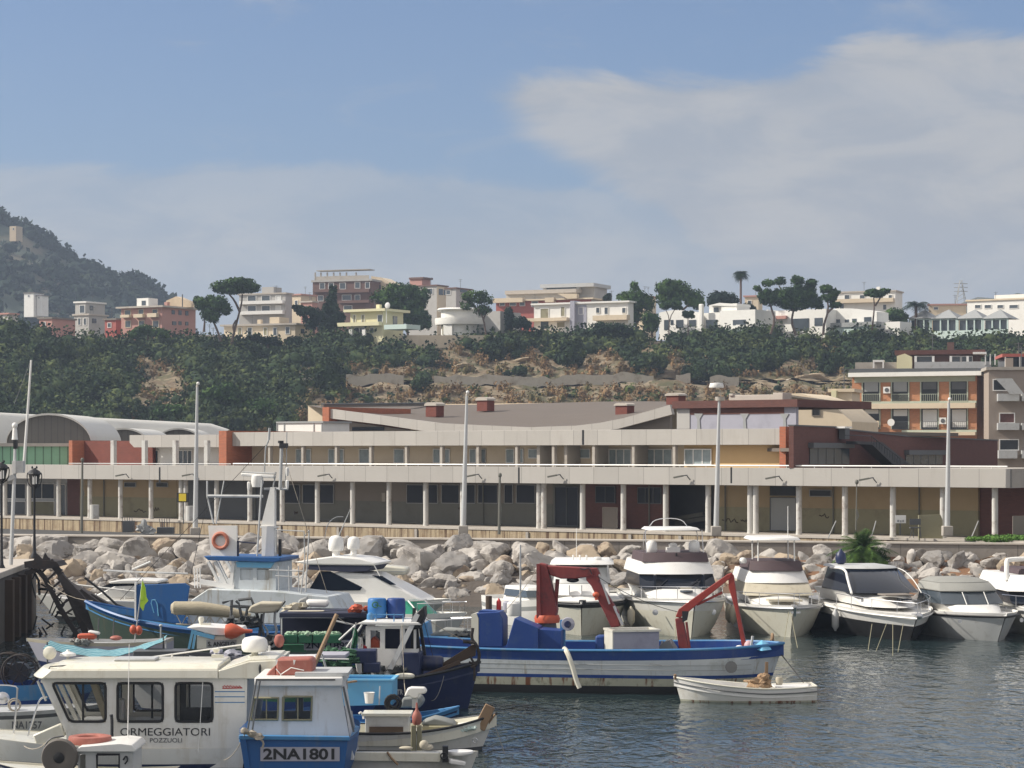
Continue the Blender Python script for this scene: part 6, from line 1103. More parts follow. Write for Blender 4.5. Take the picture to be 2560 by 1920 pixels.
m = MB(); m.add([tuple(W(X, Y, d)) for X, Y, d in ((1884, 1608, 80.8), (1900, 1603, 81.1), (1922, 1608, 80.7), (1930, 1625, 79.9), (1905, 1628, 79.5), (1886, 1624, 79.9), (1905, 1600, 80.3))], [(0, 1, 6), (1, 2, 6), (0, 6, 5), (6, 2, 3), (6, 3, 4), (6, 4, 5), (0, 5, 4, 3, 2, 1)]); single('tarpaulin', m, 'lblue', 'crumpled light blue tarpaulin on the work boat bow', 'tarpaulin', bevel=.03)
single('bollard_post', MB().tube([W(1876, 1628, 79.8), W(1882, 1590, 79.8)], .045, 6), 'lgrey', 'short grey post on the work boat bow', 'post')
m = MB(); m.torus(W(1931, 1594, 82.3), .12, .05, 'X', 12); m.tube([W(1925, 1600, 82.3), W(1935, 1610, 82.3)], .06, 6); single('rope_coil', m, 'wood', 'tan rope coil hanging at the work boat stem', 'rope')
ropeline('dark mooring rope from the work boat bow to the rowing boat', [W(1950, 1632, 80.8), W(2008, 1706, 77.5)], .02, 'drope'); ropeline('thin line drooping from the work boat side near the rowing boat', [W(1600, 1700, 80.3), W(1632, 1740, 81), W(1670, 1725, 80)], .01, 'rope', .06)
# rowing boat
RB = Fr('rowing_boat', 'white wooden rowing boat with mottled paint moored beside the work boat', 'rowing boat', 1860, 77.6, -2)
hm, dm, rl, ss = hull(4.55, 1.7, .46, .32, .06, p=2.6, s0=.72, rake=.3, draft=.3, rows=[('s', -.17), ('z', .06)], bul=.3, flare=(.14, .45), flip=True, wall=.04, bp=1.5)
RB.add('hull', hm, ['clean', 'white', 'boot']); RB.add('floor', dm, 'clean'); RB.add('gunwale', rubrail(rl, .03, -.01), 'cream'); RB.add('rubbing_strake', rubrail([p for p in rl if True], .018, -.17), 'dgrey')
m = MB(); m.box(-.9, -.6, -.78, .78, .34, .38); RB.add('thwart', m, 'clean'); m = MB(); m.box(1.0, 2.2, -.66, .66, .42, .46); RB.add('stern_seat', m, 'clean'); m = MB(); m.box(-2.27, -2.2, -.1, .1, .7, .86); RB.add('stem_post', m, 'wood')
m = MB(); m.lump(W(1893, 1708, 77.4), (.42, .3, .16), 1, k=.6, sub=3); m.lump(W(1908, 1700, 77.4), (.24, .22, .2), 2, k=.6, sub=3); single('net_heap', m, mat('tan_net', (.33, .22, .13), .95, var=.4, vs_=6, bump=1, bs=14), 'tan and brown net heap in the rowing boat', 'net'); m = MB(); m.bar(W(1917, 1655, 77.5), W(1915, 1704, 77.5), .1, .06); single('oar', m, 'wood', 'upright worn wooden blade standing in the rowing boat', 'oar')
m = MB(); m.lathe([(.1, 0), (.13, .15), (.1, .25)], W(1948, 1712, 77.4), 10); single('bucket', m, 'beige', 'small beige tub in the rowing boat', 'tub')
# ---------------- dark navy fishing boat with cabin, gallows and barrels ----------------
NV = Fr('fishing_boat', 'dark navy fishing boat with white cabin and barrels on its roof', 'fishing boat', 1010, 75.5, 5)
hm, dm, rl, ss = hull(6.0, 2.9, .95, .5, .15, p=2.4, rake=.5, rows=[('s', -.12), ('z', .08)], bul=.3, flare=(.08, .45)); 
for o_ in (hm, dm): pass
NV.add('hull', MB().add([(x - .6, y, z) for x, y, z in hm.v], hm.f), 'navy'); NV.add('deck', MB().add([(x - .6, y, z) for x, y, z in dm.v], dm.f), 'navy'); NV.add('gunwale', rubrail([(x - .6, y, z) for x, y, z in rl], .05), 'iron')
m = MB(); frame_wall(NV, m, (918, 1040, 1566, 1688), [(926, 950, 1576, 1620), (962, 1000, 1572, 1622), (1012, 1034, 1572, 1622)], -.9, -.82); frame_wall(NV, m, (918, 1040, 1566, 1688), [(926, 950, 1576, 1620), (1008, 1030, 1576, 1622)], .82, .9)
(x0, z1), (x1, z0) = NV.fp(918, 1566, -.9), NV.fp(1040, 1688, -.9); m.box(x0 - .05, x0, -.9, .9, z0, z1); m.box(x1, x1 + .05, -.9, .9, z0, z0 + .8); NV.add('cabin', m, 'clean'); m = MB(); NV.rect(m, 962, 1040, 1572, 1622, .6, .8); NV.add('cabin_interior', m, 'navy')
m = MB(); NV.poly(m, [(890, 1561), (905, 1554), (1045, 1556), (1052, 1563)], -1.1, 1.1); NV.add('cabin_roof', m, 'clean', bevel=.02)
m = MB(); [m.tube([NV.P(X, 1560, y), NV.P(X, 1534, y)], .02, 5) for X in (940, 985, 1008) for y in (-.9, .9)]; [m.tube([NV.P(930, 1536, y), NV.P(1010, 1537, y)], .02, 5) for y in (-.9, .9)]; NV.add('roof_rail', m, 'mblue')
m = MB(); NV.poly(m, [(924, 1622), (950, 1622), (948, 1604), (934, 1590), (926, 1600)], -.6, -.2); NV.add('orange_jacket', m, 'orange', bevel=.05)
m = MB(); m.bar(NV.P(838, 1688, -1.2), NV.P(842, 1655, -1.2), .04, .04); m.tube([NV.P(835, 1665, 0), NV.P(905, 1600 - 38, 0)], .03, 5); m.tube([NV.P(838, 1552, -.5), NV.P(888, 1563, -.5)], .03, 5); m.tube([NV.P(848, 1600, -.9), NV.P(892, 1560, -.9)], .035, 5); NV.add('stay_rail', m, 'lgrey')
for X, l in ((943, 'light blue plastic barrel with a green tag on the navy boat cabin roof'), (990, 'deeper blue plastic barrel on the navy boat cabin roof')):
    m = MB(); q = W(X, 1545, 76 + (0 if X == 943 else .1)); m.lathe([(.25, 0), (.29, .03), (.3, .25), (.31, .3), (.3, .35), (.3, .55), (.27, .62), (.24, .63)], q, 18); single('barrel', m, 'blue' if X == 990 else mat('light_blue_barrel', (.03, .16, .42), .45, var=.1), l, 'barrel', 'blue barrels on the cabin roof')
m = MB(); q = W(926, 1560, 75.4); m.lathe([(.1, 0), (.12, .05), (.11, .3), (.05, .36)], q, 10); single('canister', m, 'mblue', 'narrow blue canister left of the two barrels', 'canister')
m = MB(); q = W(938, 1512, 75.6); m.torus(q, .09, .02, 'Y', 10); m.tube([q, q + Vector((.2, 0, -.06))], .02, 5); single('rope_tag', m, 'green', 'green strap looped on the light blue barrel', 'strap')
GA = Fr('gallows_frame', 'dark tapering timber gallows with a pale boom on the foredeck of the navy boat', 'gallows', 1060, 75, 5, 1.0)
m = MB(); m.bar(GA.P(1040, 1560, 0), GA.P(1052, 1688, 0), .12, .12); m.bar(GA.P(1050, 1560, .3), GA.P(1065, 1660, .3), .1, .1); m.bar(GA.P(1036, 1520, 0), GA.P(1030, 1640, 0), .1, .1); GA.add('post', m, 'iron'); m = MB(); m.bar(GA.P(1044, 1535, -.5), GA.P(960, 1705, -.9), .15, .12); GA.add('boom', m, 'alu'); m = MB(); GA.poly(m, [(1028, 1545), (1042, 1530), (1060, 1515), (1062, 1540), (1048, 1572), (1030, 1575)], -.5, .2); GA.add('winch_head', m, 'iron', bevel=.04)
m = MB(); GA.rect(m, 1005, 1050, 1632, 1690, -.6, .4); GA.add('gear_locker', m, 'navy', bevel=.03); m = MB(); m.lathe([(.2, -.4), (.24, -.3), (.24, .3), (.2, .4)], GA.P(1076, 1658, 0), 12, axis='X'); GA.add('net_drum', m, 'navy')
ST = Fr('timber_bowsprit', 'weathered dark timber bowsprit with an iron anchor on the navy boat', 'bowsprit', 1130, 75, 4, 1.0)
m = MB(); ST.poly(m, [(1090, 1668), (1180, 1612), (1190, 1612), (1188, 1640), (1100, 1675)], -.1, .1); m.bar(ST.P(1060, 1690, -.6), ST.P(1150, 1655, -.1), .12, .1); ST.add('timber', m, 'dwood', bevel=.02); m = MB(); m.tube(rsub([ST.P(1182, 1570, -.2), ST.P(1178, 1598, -.2), ST.P(1192, 1612, -.2), ST.P(1200, 1640, -.2), ST.P(1192, 1662, -.2), ST.P(1178, 1668, -.2)], 2), .05, 6); m.tube([ST.P(1175, 1640, -.2), ST.P(1186, 1660, -.2), ST.P(1186, 1702, -.2)], .04, 6); m.tube([ST.P(1172, 1655, -.2), ST.P(1186, 1660, -.2), ST.P(1200, 1648, -.2)], .04, 6); m.tube([ST.P(1158, 1604, -.2), ST.P(1188, 1606, -.2)], .06, 6); ST.add('anchor', m, 'rust')
ropeline('white tether from the gallows down to the navy foredeck', [W(1005, 1560, 74), W(1010, 1700, 73), W(1014, 1740, 71)], .012, 'rope')
m = MB(); m.torus(W(1012, 1690, 73.6), .24, .07, 'Z', 16); single('life_ring', m, 'cream', 'dirty white life ring lying on the navy foredeck', 'life ring')
text(NV, 'BTR', *(lambda a, b: (a[0], b[0], b[1], a[1]))(NV.fp(986, 1723, -1.42), NV.fp(1008, 1736, -1.42)), -1.47, 'lgrey')
FL = Fr('italian_flag', 'green white and red flag drooping from a staff on the navy boat', 'flag', 890, 74.2, 0, 1.8)
for i, (c, mt) in enumerate((((884, 1568), 'green'), ((897, 1590), 'clean'), ((908, 1610), 'red'))):
    m = MB(); X, Y = c; m.grid([[tuple(FL.P(X - 4 + 13 * u + 2 * math.sin(v * 5), Y + 52 * v + 6 * u, .06 * math.sin(u * 9 + v * 4))) for u in (0, .25, .5, .75, 1)] for v in (0, .2, .4, .6, .8, 1)]); FL.add('stripe', m, mt, label=('green', 'white', 'red')[i] + ' stripe')
FL.add('staff', MB().tube([FL.P(890, 1556, 0), FL.P(872, 1640, 0)], .02, 5), 'lgrey')
m = MB(); q = [W(X, Y, 74) for X, Y in ((890, 1620), (902, 1628), (912, 1655), (914, 1690), (900, 1690), (893, 1660))]; m.prism([(p.x, p.z) for p in q], 73.9, 74.05); single('surfboard', m, 'black', 'black edged white board leaning at the navy boat cabin', 'board', bevel=.02); m = MB(); q = [W(X, Y, 73.85) for X, Y in ((889, 1630), (897, 1636), (904, 1660), (905, 1688), (894, 1688), (889, 1660))]; m.prism([(p.x, p.z) for p in q], 73.82, 73.88); single('board_cover', m, 'clean', 'white inner board leaning at the navy boat cabin', 'board', bevel=.02)
# blue boat behind (between navy boat and barge)
BB = Fr('blue_workboat', 'blue open boat with a sloping blue deck box left of the work boat stern', 'boat', 1085, 88, 4); hm, dm, rl, ss = hull(6.5, 2.4, 1.0, .2, .1, rows=[('s', -.3), ('z', .2)], bul=.3); BB.add('hull', hm, ['blue', 'pale', 'boot']); BB.add('deck', dm, 'blue')
m = MB(); BB.poly(m, [(1050, 1612), (1050, 1556), (1068, 1556), (1072, 1590), (1120, 1592), (1172, 1600), (1172, 1612)], -.7, .7); BB.add('deck_box', m, 'mblue', bevel=.04); m = MB(); BB.poly(m, [(1070, 1590), (1110, 1572), (1160, 1575), (1168, 1592)], -.5, .5); BB.add('net_pile', m, 'tarp', bevel=.06)
single('fire_extinguisher', MB().lathe([(.09, 0), (.1, .04), (.1, .42), (.05, .5), (.02, .56)], W(1247, 1530, 97), 12), 'red', 'red cylinder standing behind the work boat stern', 'extinguisher'); single('mooring_post', MB().tube([W(1222, 1535, 97), W(1222, 1490, 97)], .13, 8), 'dwood', 'stubby brown mooring post behind the work boat', 'post')
single('water_tank', MB().lathe([(.24, 0), (.27, .05), (.27, .5), (.2, .58)], W(1284, 1540, 96), 12), 'clean', 'white plastic drum behind the work boat', 'drum'); single('drum', MB().lathe([(.17, 0), (.18, .05), (.18, .4), (.1, .48)], W(1268, 1532, 96.5), 12), 'mural', 'small grey blue drum behind the work boat', 'drum'); single('mast', MB().tube([W(1301, 1545, 96), W(1301, 1362, 96)], [.045, .03], 6), 'alu', 'slim grey mast standing behind the work boat', 'mast')
# ---------------- dark blue canopied fish boat with green crates ----------------
CB = Fr('canopy_boat', 'dark blue boat with a deep navy canopy over green fish crates', 'fishing boat', 790, 81, 3)
hm, dm, rl, ss = hull(6.6, 2.6, 1.0, .3, .15, rows=[('s', -.15), ('z', .15)], bul=.3, p=2.4); CB.add('hull', hm, ['blue', 'green', 'boot']); CB.add('deck', dm, 'navy'); m = MB(); CB.rect(m, 698, 925, 1532, 1545, -1.2, 1.2); CB.add('canopy', m, 'bimini', bevel=.02); m = MB(); CB.rect(m, 700, 910, 1545, 1600, .9, 1.0); CB.rect(m, 860, 925, 1545, 1600, -.5, .9); CB.add('cabin_wall', m, 'bimini')
m = MB(); [m.tube([CB.P(X, 1545, y), CB.P(X, 1635, y)], .03, 5) for X in (704, 920) for y in (-1.1, 1.1)]; CB.add('canopy_post', m, 'lgrey')
m = MB(); CB.rect(m, 760, 880, 1601, 1626, -1.42, -1.36); CB.add('number_board', m, 'mural'); (x0, z1), (x1, z0) = CB.fp(764, 1605, -1.42), CB.fp(876, 1622, -1.42); text(CB, '2NA1892', x0, x1, z0, z1, -1.43, 'bimini')
for i in range(4): 
    X = 712 + i * 36; m = MB(); q = W(X + 16, 1602 - 1, 79.4); m.box(q.x - .22, q.x + .22, q.y - .2, q.y + .2, q.z - .08, q.z + .2); o = single('fish_crate', m, 'green', 'green fish crate of nets on the canopied boat, number %s from the left' % ('first', 'second', 'third', 'fourth')[i], 'crate', 'green fish crates under the canopy', bevel=.02)
    m = MB(); g = random.Random(i); [m.lump((q.x + g.uniform(-.18, .18), q.y + g.uniform(-.15, .15), q.z + .22), (g.uniform(.07, .13), .1, .07), _, k=.7) for _ in range(8)]; single('net_bundle', m, mat('pale_green_net', (.30, .42, .30), .9, var=.4, vs_=9), 'pale green netting heaped in the %s crate from the left' % ('first', 'second', 'third', 'fourth')[i], 'net', 'nets in the green crates')
m = MB(); CB.rect(m, 705, 765, 1612, 1630, -1.35, -1.0); CB.add('net_tray', m, 'green')
m = MB(); q = W(910, 1528, 80); g = random.Random(3); [m.lump((q.x + g.uniform(-.35, .35), q.y + g.uniform(-.2, .2), q.z + g.uniform(0, .15)), (g.uniform(.1, .2), .14, g.uniform(.06, .13)), _, k=.7) for _ in range(9)]; m.bar(W(870, 1528, 79.8), W(905, 1515, 79.8), .12, .08); single('orange_heap', m, 'orange', 'jumbled orange floats and cloth on the navy canopy', 'floats')
m = MB(); q = [W(X, Y, 82) for X, Y in ((765, 1498), (825, 1500), (820, 1518), (770, 1516))]; m.prism([(p.x, p.z) for p in q], 81.7, 82.3); single('canister', m, 'clean', 'white life raft canister lying on the trawler stern', 'canister', bevel=.1)
m = MB(); q = [W(X, Y, 82.5) for X, Y in ((740, 1520), (748, 1498), (770, 1490), (768, 1522))]; m.prism([(p.x, p.z) for p in q], 82.3, 82.6); single('hatch_cover', m, 'gshut', 'grey curved cover left of the white canister', 'cover', bevel=.06)
m = MB(); m.rbox(W(765, 1529, 80.8), (1.2, .6, .06)); m.rbox(W(850, 1530, 80.8), (.9, .6, .07)); single('plank', m, 'beige', 'sun bleached boards on top of the navy canopy', 'boards')
# white foredeck and leaning pole in front of the crates
PW = Fr('small_boat', 'small blue boat with a flat white deck board behind the pink cushions', 'boat', 775, 71.5, 2); hm, dm, rl, ss = hull(4.6, 1.9, .8, .2, .1, rows=[('s', -.12), ('z', .15)], bul=.25); PW.add('hull', hm, ['green', 'blue', 'blue']); PW.add('deck', dm, 'navy')
m = MB(); q = [PW.P(X, Y, y) for X, Y, y in ((692, 1644, -.7), (800, 1645, -.7))]; m.box(q[0].x, q[1].x, -.75, .55, q[0].z - .05, q[0].z); PW.add('deck_board', m, 'clean', bevel=.02); m = MB(); q = PW.P(870, 1632, 0); m.box(q.x - .9, q.x, -.7, .5, q.z - .12, q.z); PW.add('side_deck', m, 'mural', bevel=.02); m = MB(); m.tube([PW.P(800, 1647, -.8), PW.P(872, 1648, -.8)], .02, 5); PW.add('rail', m, 'clean')
single('pole', MB().tube([W(842, 1536, 70.5), W(785, 1665, 70)], .065, 8), 'wood', 'long pale wooden pole leaning across the canopied boat', 'pole'); single('pole', MB().tube([W(805, 1635, 70.5), W(818, 1680, 70.5)], .03, 6), 'lgrey', 'thin grey stay right of the pale wooden pole', 'pole')
# ---------------- white pilot boat with the long cabin ----------------
M['pane'] = mat('clear_pane', (.02, .025, .03), .05, var=0, alpha=.16, spec=.6)
OR = Fr('mooring_boat', 'long white mooring crew boat with big black rimmed cabin windows and radar on the roof', 'boat', 300, 62.3, 0)
hm, dm, rl, ss = hull(9.6, 2.9, .5, .42, .05, p=2.6, rake=.9, rows=[('s', -.06), ('z', .1)], bul=.02, flip=True, flare=(.06, .4)); OR.add('hull', hm, ['white', 'white', 'navy']); OR.add('foredeck', dm, 'cream')
NY = -1.28
def o2(L): return OR.pts(L, NY)
def owall(y0, y1, name='cabin_side'):
    m = MB()
    for L in ([(103, 1690), (618, 1690), (618, 1706), (110, 1706)], [(110, 1706), (128, 1706), (172, 1806), (158, 1806)], [(265, 1706), (293, 1706), (293, 1806), (265, 1806)], [(408, 1706), (438, 1706), (438, 1806), (408, 1806)], [(532, 1706), (618, 1706), (616, 1806), (532, 1806)], [(158, 1806), (616, 1806), (606, 1930), (166, 1930), (166, 1826)]): m.prism(o2(L), y0, y1)
    return OR.add(name, m, 'white')
owall(NY, NY + .06); owall(1.22, 1.28)
def rrect(L, r=14, n=4):
    out = []
    for i in range(len(L)):
        p = Vector(L[i]); a = Vector(L[i - 1]); b = Vector(L[(i + 1) % len(L)]); u = p + (a - p).normalized() * r; v = p + (b - p).normalized() * r
        for k in range(n + 1): t = k / n; out.append(((1 - t) ** 2 * u + 2 * t * (1 - t) * p + t * t * v)[:])
    return out
for L in ([(130, 1708), (264, 1708), (264, 1804), (174, 1804)], [(294, 1708), (407, 1708), (407, 1804), (294, 1804)], [(439, 1708), (531, 1708), (531, 1804), (439, 1804)]):
    for y, s_ in ((NY - .005, -1), (1.285, 1)):
        q = o2(rrect(L, 12)); m = MB(); m.tube([(x, y, z) for x, z in q] + [(q[0][0], y, q[0][1])], .034, 6, caps=False); m2 = MB().prism(o2(L), (NY if s_ < 0 else 1.22) + .02, (NY if s_ < 0 else 1.22) + .03); o = OR.add('window', m, 'black'); OR.add('pane', m2, 'pane', parent=o)
m = MB(); X = o2([(205, 1708), (207, 1804)]); m.box(X[0][0], X[0][0] + .05, NY - .01, NY + .03, X[1][1], X[0][1]); OR.add('window_bar', m, 'black')
# raked front and stern bulkhead, floor
m = MB(); a, b = o2([(106, 1698), (166, 1826)]); 
for y in (-1.2, -.42, .38, 1.16): m.box(0, 0, 0, 0, 0, 0); m.bar((a[0], y, a[1]), (b[0], y, b[1]), .1, .1)
m.bar((a[0], 0, a[1] - .03), (a[0] + .001, 0, a[1] - .10), .12, 2.4); OR.add('windscreen_post', m, 'white'); m = MB(); m.add([(a[0] + .03, -1.2, a[1]), (a[0] + .03, 1.2, a[1]), (b[0] + .03, 1.2, b[1]), (b[0] + .03, -1.2, b[1])], [(0, 1, 2, 3)]); OR.add('windscreen', m, 'pane')
z0 = .3; x1 = o2([(610, 1800)])[0][0]; m = MB(); m.box(b[0], b[0] + .08, -1.2, 1.2, z0, b[1]); m.box(x1, x1 + .06, -1.2, 1.2, z0, z0 + 1.9); m.box(b[0], x1, -1.2, 1.2, z0, z0 + .05); OR.add('bulkhead', m, 'lgrey')
m = MB(); m.bar((a[0] + .95, .3, a[1]), (b[0] + .85, .3, b[1] - .1), .16, .3); OR.add('inner_post', m, 'beige'); m = MB(); m.rbox((b[0] + 1.0, .2, b[1] + .15), (.35, .5, .35), .3, ry=.3); m.rbox((b[0] + .9, .2, b[1] - .1), (.45, .5, .15)); OR.add('helm_seat', m, 'beige', bevel=.05)
m = MB(); q = o2([(444, 1712), (526, 1800)]); m.box(q[0][0], q[0][0] + .16, -.9, -.86, q[1][1] - .2, q[0][1]); m.box(q[0][0] + .16, q[1][0], -.9, -.86, q[1][1] - .2, q[1][1] + .28); q = o2([(350, 1710), (380, 1800)]); m.box(q[0][0], q[0][0] + .05, .6, .65, .5, 2.3); m.box(q[1][0], q[1][0] + .04, .6, .65, .5, 2.3); OR.add('cabin_fittings', m, 'iron'); OR.add('locker', MB().box(b[0] + .1, x1 - .1, .2, 1.1, .35, 1.05), 'lgrey')
m = MB(); q = OR.P(302, 1790, -.9); m.rbox(q, (.2, .3, .9)); OR.add('curtain', m, 'lgrey', bevel=.05)
t = MB(); frus(t, 3.0, 2.75, -1.0, -1.0, 0, .23, 2.95, 2.9, .45); xr = o2([(62, 1697)])[0]; 
m = MB(); zr = OR.fp(300, 1697, -1.45)[1]; m.add([(xr[0] + 3.0 - x, y, z + zr) for x, y, z in t.v], t.f); t = MB(); frus(t, 2.55, 2.3, -1.2, -1.2, .23, .34, 2.75, 2.4, .4); m.add([(xr[0] + 3.0 - x, y, z + zr) for x, y, z in t.v], t.f); 
m.v = [(x if x < xr[0] + 3.4 else OR.fp(545, 1697, -1.45)[0], y, z) for x, y, z in m.v]; OR.add('cabin_roof', m, 'cream', bevel=.03)
m = MB(); OR.poly(m, [(546, 1697), (546, 1676), (560, 1673), (622, 1654), (700, 1651), (684, 1697)], -1.45, 1.45); m.prism(OR.pts([(552, 1672), (624, 1648), (690, 1646), (690, 1655), (622, 1656), (560, 1674)], -1.3), -1.3, 1.3); OR.add('raised_roof', m, 'cream', bevel=.03)
zt_ = zr + .34
def ot(X, Y, y): return OR.P(X, Y, y)
m = MB(); 
for A_, B_ in ((122, 268), (338, 484)): p, q = OR.fp(A_, 1672, -1.2)[0], OR.fp(B_, 1672, -1.2)[0]; m.tube(rsub([(p, -1.2, zr + .22), (p + .05, -1.2, zr + .31), (q - .1, -1.2, zr + .31), (q, -1.2, zr + .22)], 1), .016, 5); 
OR.add('grab_rail', m, 'iron')
m = MB(); q = OR.P(126, 1650, .4); m.lathe([(.05, -.15), (.15, -.1), (.18, 0), (.16, .12)], (q.x, .3, zt_ + .17), 14, axis='Y'); m.tube([(q.x, .3, zt_), (q.x, .3, zt_ + .1)], .04, 6); OR.add('searchlight', m, 'cream')
m = MB(); q = OR.fp(168, 1640, .4)[0]; m.lathe([(.04, 0), (.04, .06), (.22, .08), (.2, .14), (.05, .2), (.03, .24)], (q, .5, zt_), 16); OR.add('antenna_dome', m, 'clean')
m = MB(); p, q = OR.fp(292, 1648, .2)[0], OR.fp(395, 1648, .2)[0]; m.box(p, q, -.3, .5, zt_, zt_ + .07); OR.add('roof_hatch', m, 'lgrey', bevel=.03)
zz = OR.fp(640, 1646, 0)[1]
m = MB(); q = OR.fp(637, 1630, 0); m.lathe([(.30, .2), (.34, .25), (.35, .34), (.32, .5), (.26, .56), (.08, .6)], (q[0], 0, zz - .02), 20); OR.add('radar_dome', m, 'clean'); m = MB(); m.lathe([(.18, 0), (.18, .06), (.09, .1), (.09, .21)], (q[0], 0, zz), 12); OR.add('radar_foot', m, 'cream')
m = MB(); q = OR.fp(672, 1630, .2); m.lathe([(.24, .05), (.26, .1), (.2, .13), (.03, .16), (.025, .3)], (q[0], .4, zz), 14); OR.add('antenna_disc', m, 'clean'); m = MB(); m.tube([OR.P(362, 1645, .7), OR.P(640, 1607, .7)], .022, 6); [m.tube([OR.P(X, Y + 8, .7), OR.P(X, Y - 2, .7)], .03, 5) for X, Y in ((430, 1636), (546, 1620))]; OR.add('boat_hook', m, 'clean')
m = MB(); m.lathe([(.05, 0), (.1, .1), (.04, .12)], OR.P(540, 1632, .1), 8); m.rbox(OR.P(544, 1640, .1), (.3, .2, .08)); OR.add('horn', m, 'cream'); m = MB(); m.ball(OR.P(650, 1672, -1.5), (.035, .03, .12)); m.tube([OR.P(650, 1676, -1.5), OR.P(649, 1691, -1.5)], .015, 5); OR.add('hanging_lamp', m, 'iron')
def ttx(T_, s, X0, X1, Y0, Y1, y, mt, **k): (x0, z1), (x1, z0_) = T_.fp(X0, Y0, y), T_.fp(X1, Y1, y); return text(T_, s, x0, x1, z0_, z1, y - .004, mt, **k)
ttx(OR, 'ORMEGGIATORI', 301, 525, 1820, 1839, NY, 'iron', off=0); ttx(OR, 'POZZUOLI', 375, 455, 1845, 1856, NY, 'dgrey', off=0)
for Y in (1729, 1742, 1756): m = MB(); OR.rect(m, 537, 612, Y - 1.2, Y + 1.2, NY - .005, NY - .001); OR.add('blue_stripe', m, 'mblue')
m = MB(); p = [OR.P(556 + i * 2.5, 1716 + 3 * math.sin(i * 2.1) + (1 if i > 9 else 0), NY - .006) for i in range(20)]; m.tube(p, .012, 4); m.tube([OR.P(556, 1721, NY - .006), OR.P(606, 1720, NY - .006)], .012, 4); OR.add('red_emblem', m, 'red')
m = MB(); q = OR.P(108, 1848, NY); m.bar(OR.P(90, 1852, -1.1), OR.P(160, 1822, -1.1), .34, .3); OR.add('foredeck_coaming', m, 'cream', bevel=.04); m = MB(); m.tube(rsub([OR.P(70, 1840, -.4), OR.P(88, 1780, -.4), OR.P(100, 1745, -.4), OR.P(118, 1742, -.4)], 2), .022, 6); OR.add('bow_hoop', m, 'steel'); m = MB(); m.tube([OR.P(44, 1720, .3), OR.P(34, 1838, .3)], .026, 6); OR.add('bow_post', m, 'steel')
m = MB(); m.tube([OR.P(94, 1702, 1.1), OR.P(115, 1752, 1.1)], .03, 6); OR.add('front_stay', m, 'lgrey')
single('whip_antenna', MB().tube([W(323, 1610, 57.8), W(319, 1870, 57.5)], [.008, .014], 5), 'clean', 'white whip antenna rising before the middle cabin window', 'antenna'); single('whip_antenna', MB().tube([W(507, 1705, 60.5), W(496, 1880, 60.4)], .009, 5), 'lgrey', 'thin grey rod against the rear cabin window', 'rod'); 
m = MB(); m.tube(rsub([W(275, 1790, 58.6), W(280, 1786, 58.6), W(280, 1850, 58.6)], 1), .04, 6); single('boat_post', m, 'iron', 'black post standing before the white cabin below the windows', 'post')
# ---------------- blue transomed boat 2NA1801 with grey cabin ----------------
NB = Fr('cabin_boat', 'stern of a bright blue boat with plate 2NA1801 and grey white cabin', 'fishing boat', 738, 57.6, 0)
m = MB(); pl = NB.pts([(598, 1842), (870, 1848), (860, 1925), (842, 1975), (650, 1975), (618, 1925)]); n = len(pl)
secs = [(0, 1.0), (1.5, 1.12), (3.2, 1.08), (4.8, .7), (5.8, .1)]
for y, sc in secs: m.v += [(x * sc, y, z + .02 * y) for x, z in pl]
m.f += [(i * n + j, i * n + (j + 1) % n, (i + 1) * n + (j + 1) % n, (i + 1) * n + j) for i in range(4) for j in range(1, n)] + [tuple(range(n))]; m.mi = [0] * len(m.f); NB.add('hull', m, 'azure')
m = MB(); m.add([(pl[0][0] * sc, y, pl[0][1] - .12) for y, sc in secs] + [(pl[1][0] * sc, y, pl[0][1] - .12) for y, sc in secs], [(i, i + 1, i + 6, i + 5) for i in range(4)]); NB.add('deck', m, 'mblue')
m = MB(); NB.poly(m, [(597, 1838), (873, 1842), (874, 1852), (597, 1849)], -.06, .12); NB.add('transom_rail', m, 'mblue', bevel=.015)
m = MB(); NB.rect(m, 651, 849, 1868, 1903, -.03, -.001); NB.add('number_plate', m, 'mural'); ttx(NB, '2NA1801', 658, 836, 1871, 1899, -.03, 'iron', off=.03)
m = MB(); NB.poly(m, [(598, 1842), (614, 1842), (626, 1925), (612, 1925)], -.05, .0); NB.add('corner_post', m, 'azure')
CY = .9
def nbp(L): return NB.pts(L, CY)
m = MB()
for L in ([(641, 1702), (852, 1702), (856, 1743), (634, 1743)], [(634, 1743), (640, 1743), (630, 1800), (622, 1800)], [(698, 1743), (708, 1743), (707, 1800), (696, 1800)], [(780, 1743), (856, 1743), (866, 1800), (778, 1800)], [(622, 1800), (866, 1800), (884, 1900), (612, 1900)]): m.prism(nbp(L), CY, CY + .05)
q = nbp([(852, 1702), (884, 1900), (641, 1702), (612, 1900)]); m.add([(q[0][0], CY, q[0][1]), (q[0][0] - .05, CY + 2.1, q[0][1]), (q[1][0] - .05, CY + 2.1, q[1][1]), (q[1][0], CY, q[1][1])], [(0, 1, 2, 3)]); m.add([(q[2][0], CY, q[2][1]), (q[2][0] + .05, CY + 2.1, q[2][1]), (q[3][0] + .05, CY + 2.1, q[3][1]), (q[3][0], CY, q[3][1])], [(0, 1, 2, 3)]); M['cabw'] = mat('grey_white_cabin_paint', (.62, .63, .64), .5, var=.08, grime=((.35, .34, .3), .4, 1.8), streak=((.35, .28, .2), .5, (3, 3, .3), (.55, .7))); NB.add('cabin', m, 'cabw')
m = MB(); 
for L in ([(641, 1702), (852, 1702), (856, 1743), (634, 1743)], [(622, 1800), (866, 1800), (884, 1900), (612, 1900)], [(720, 1743), (740, 1743), (740, 1800), (720, 1800)]): m.prism(nbp(L), CY + 2.05, CY + 2.1)
NB.add('cabin_front', m, 'lgrey')
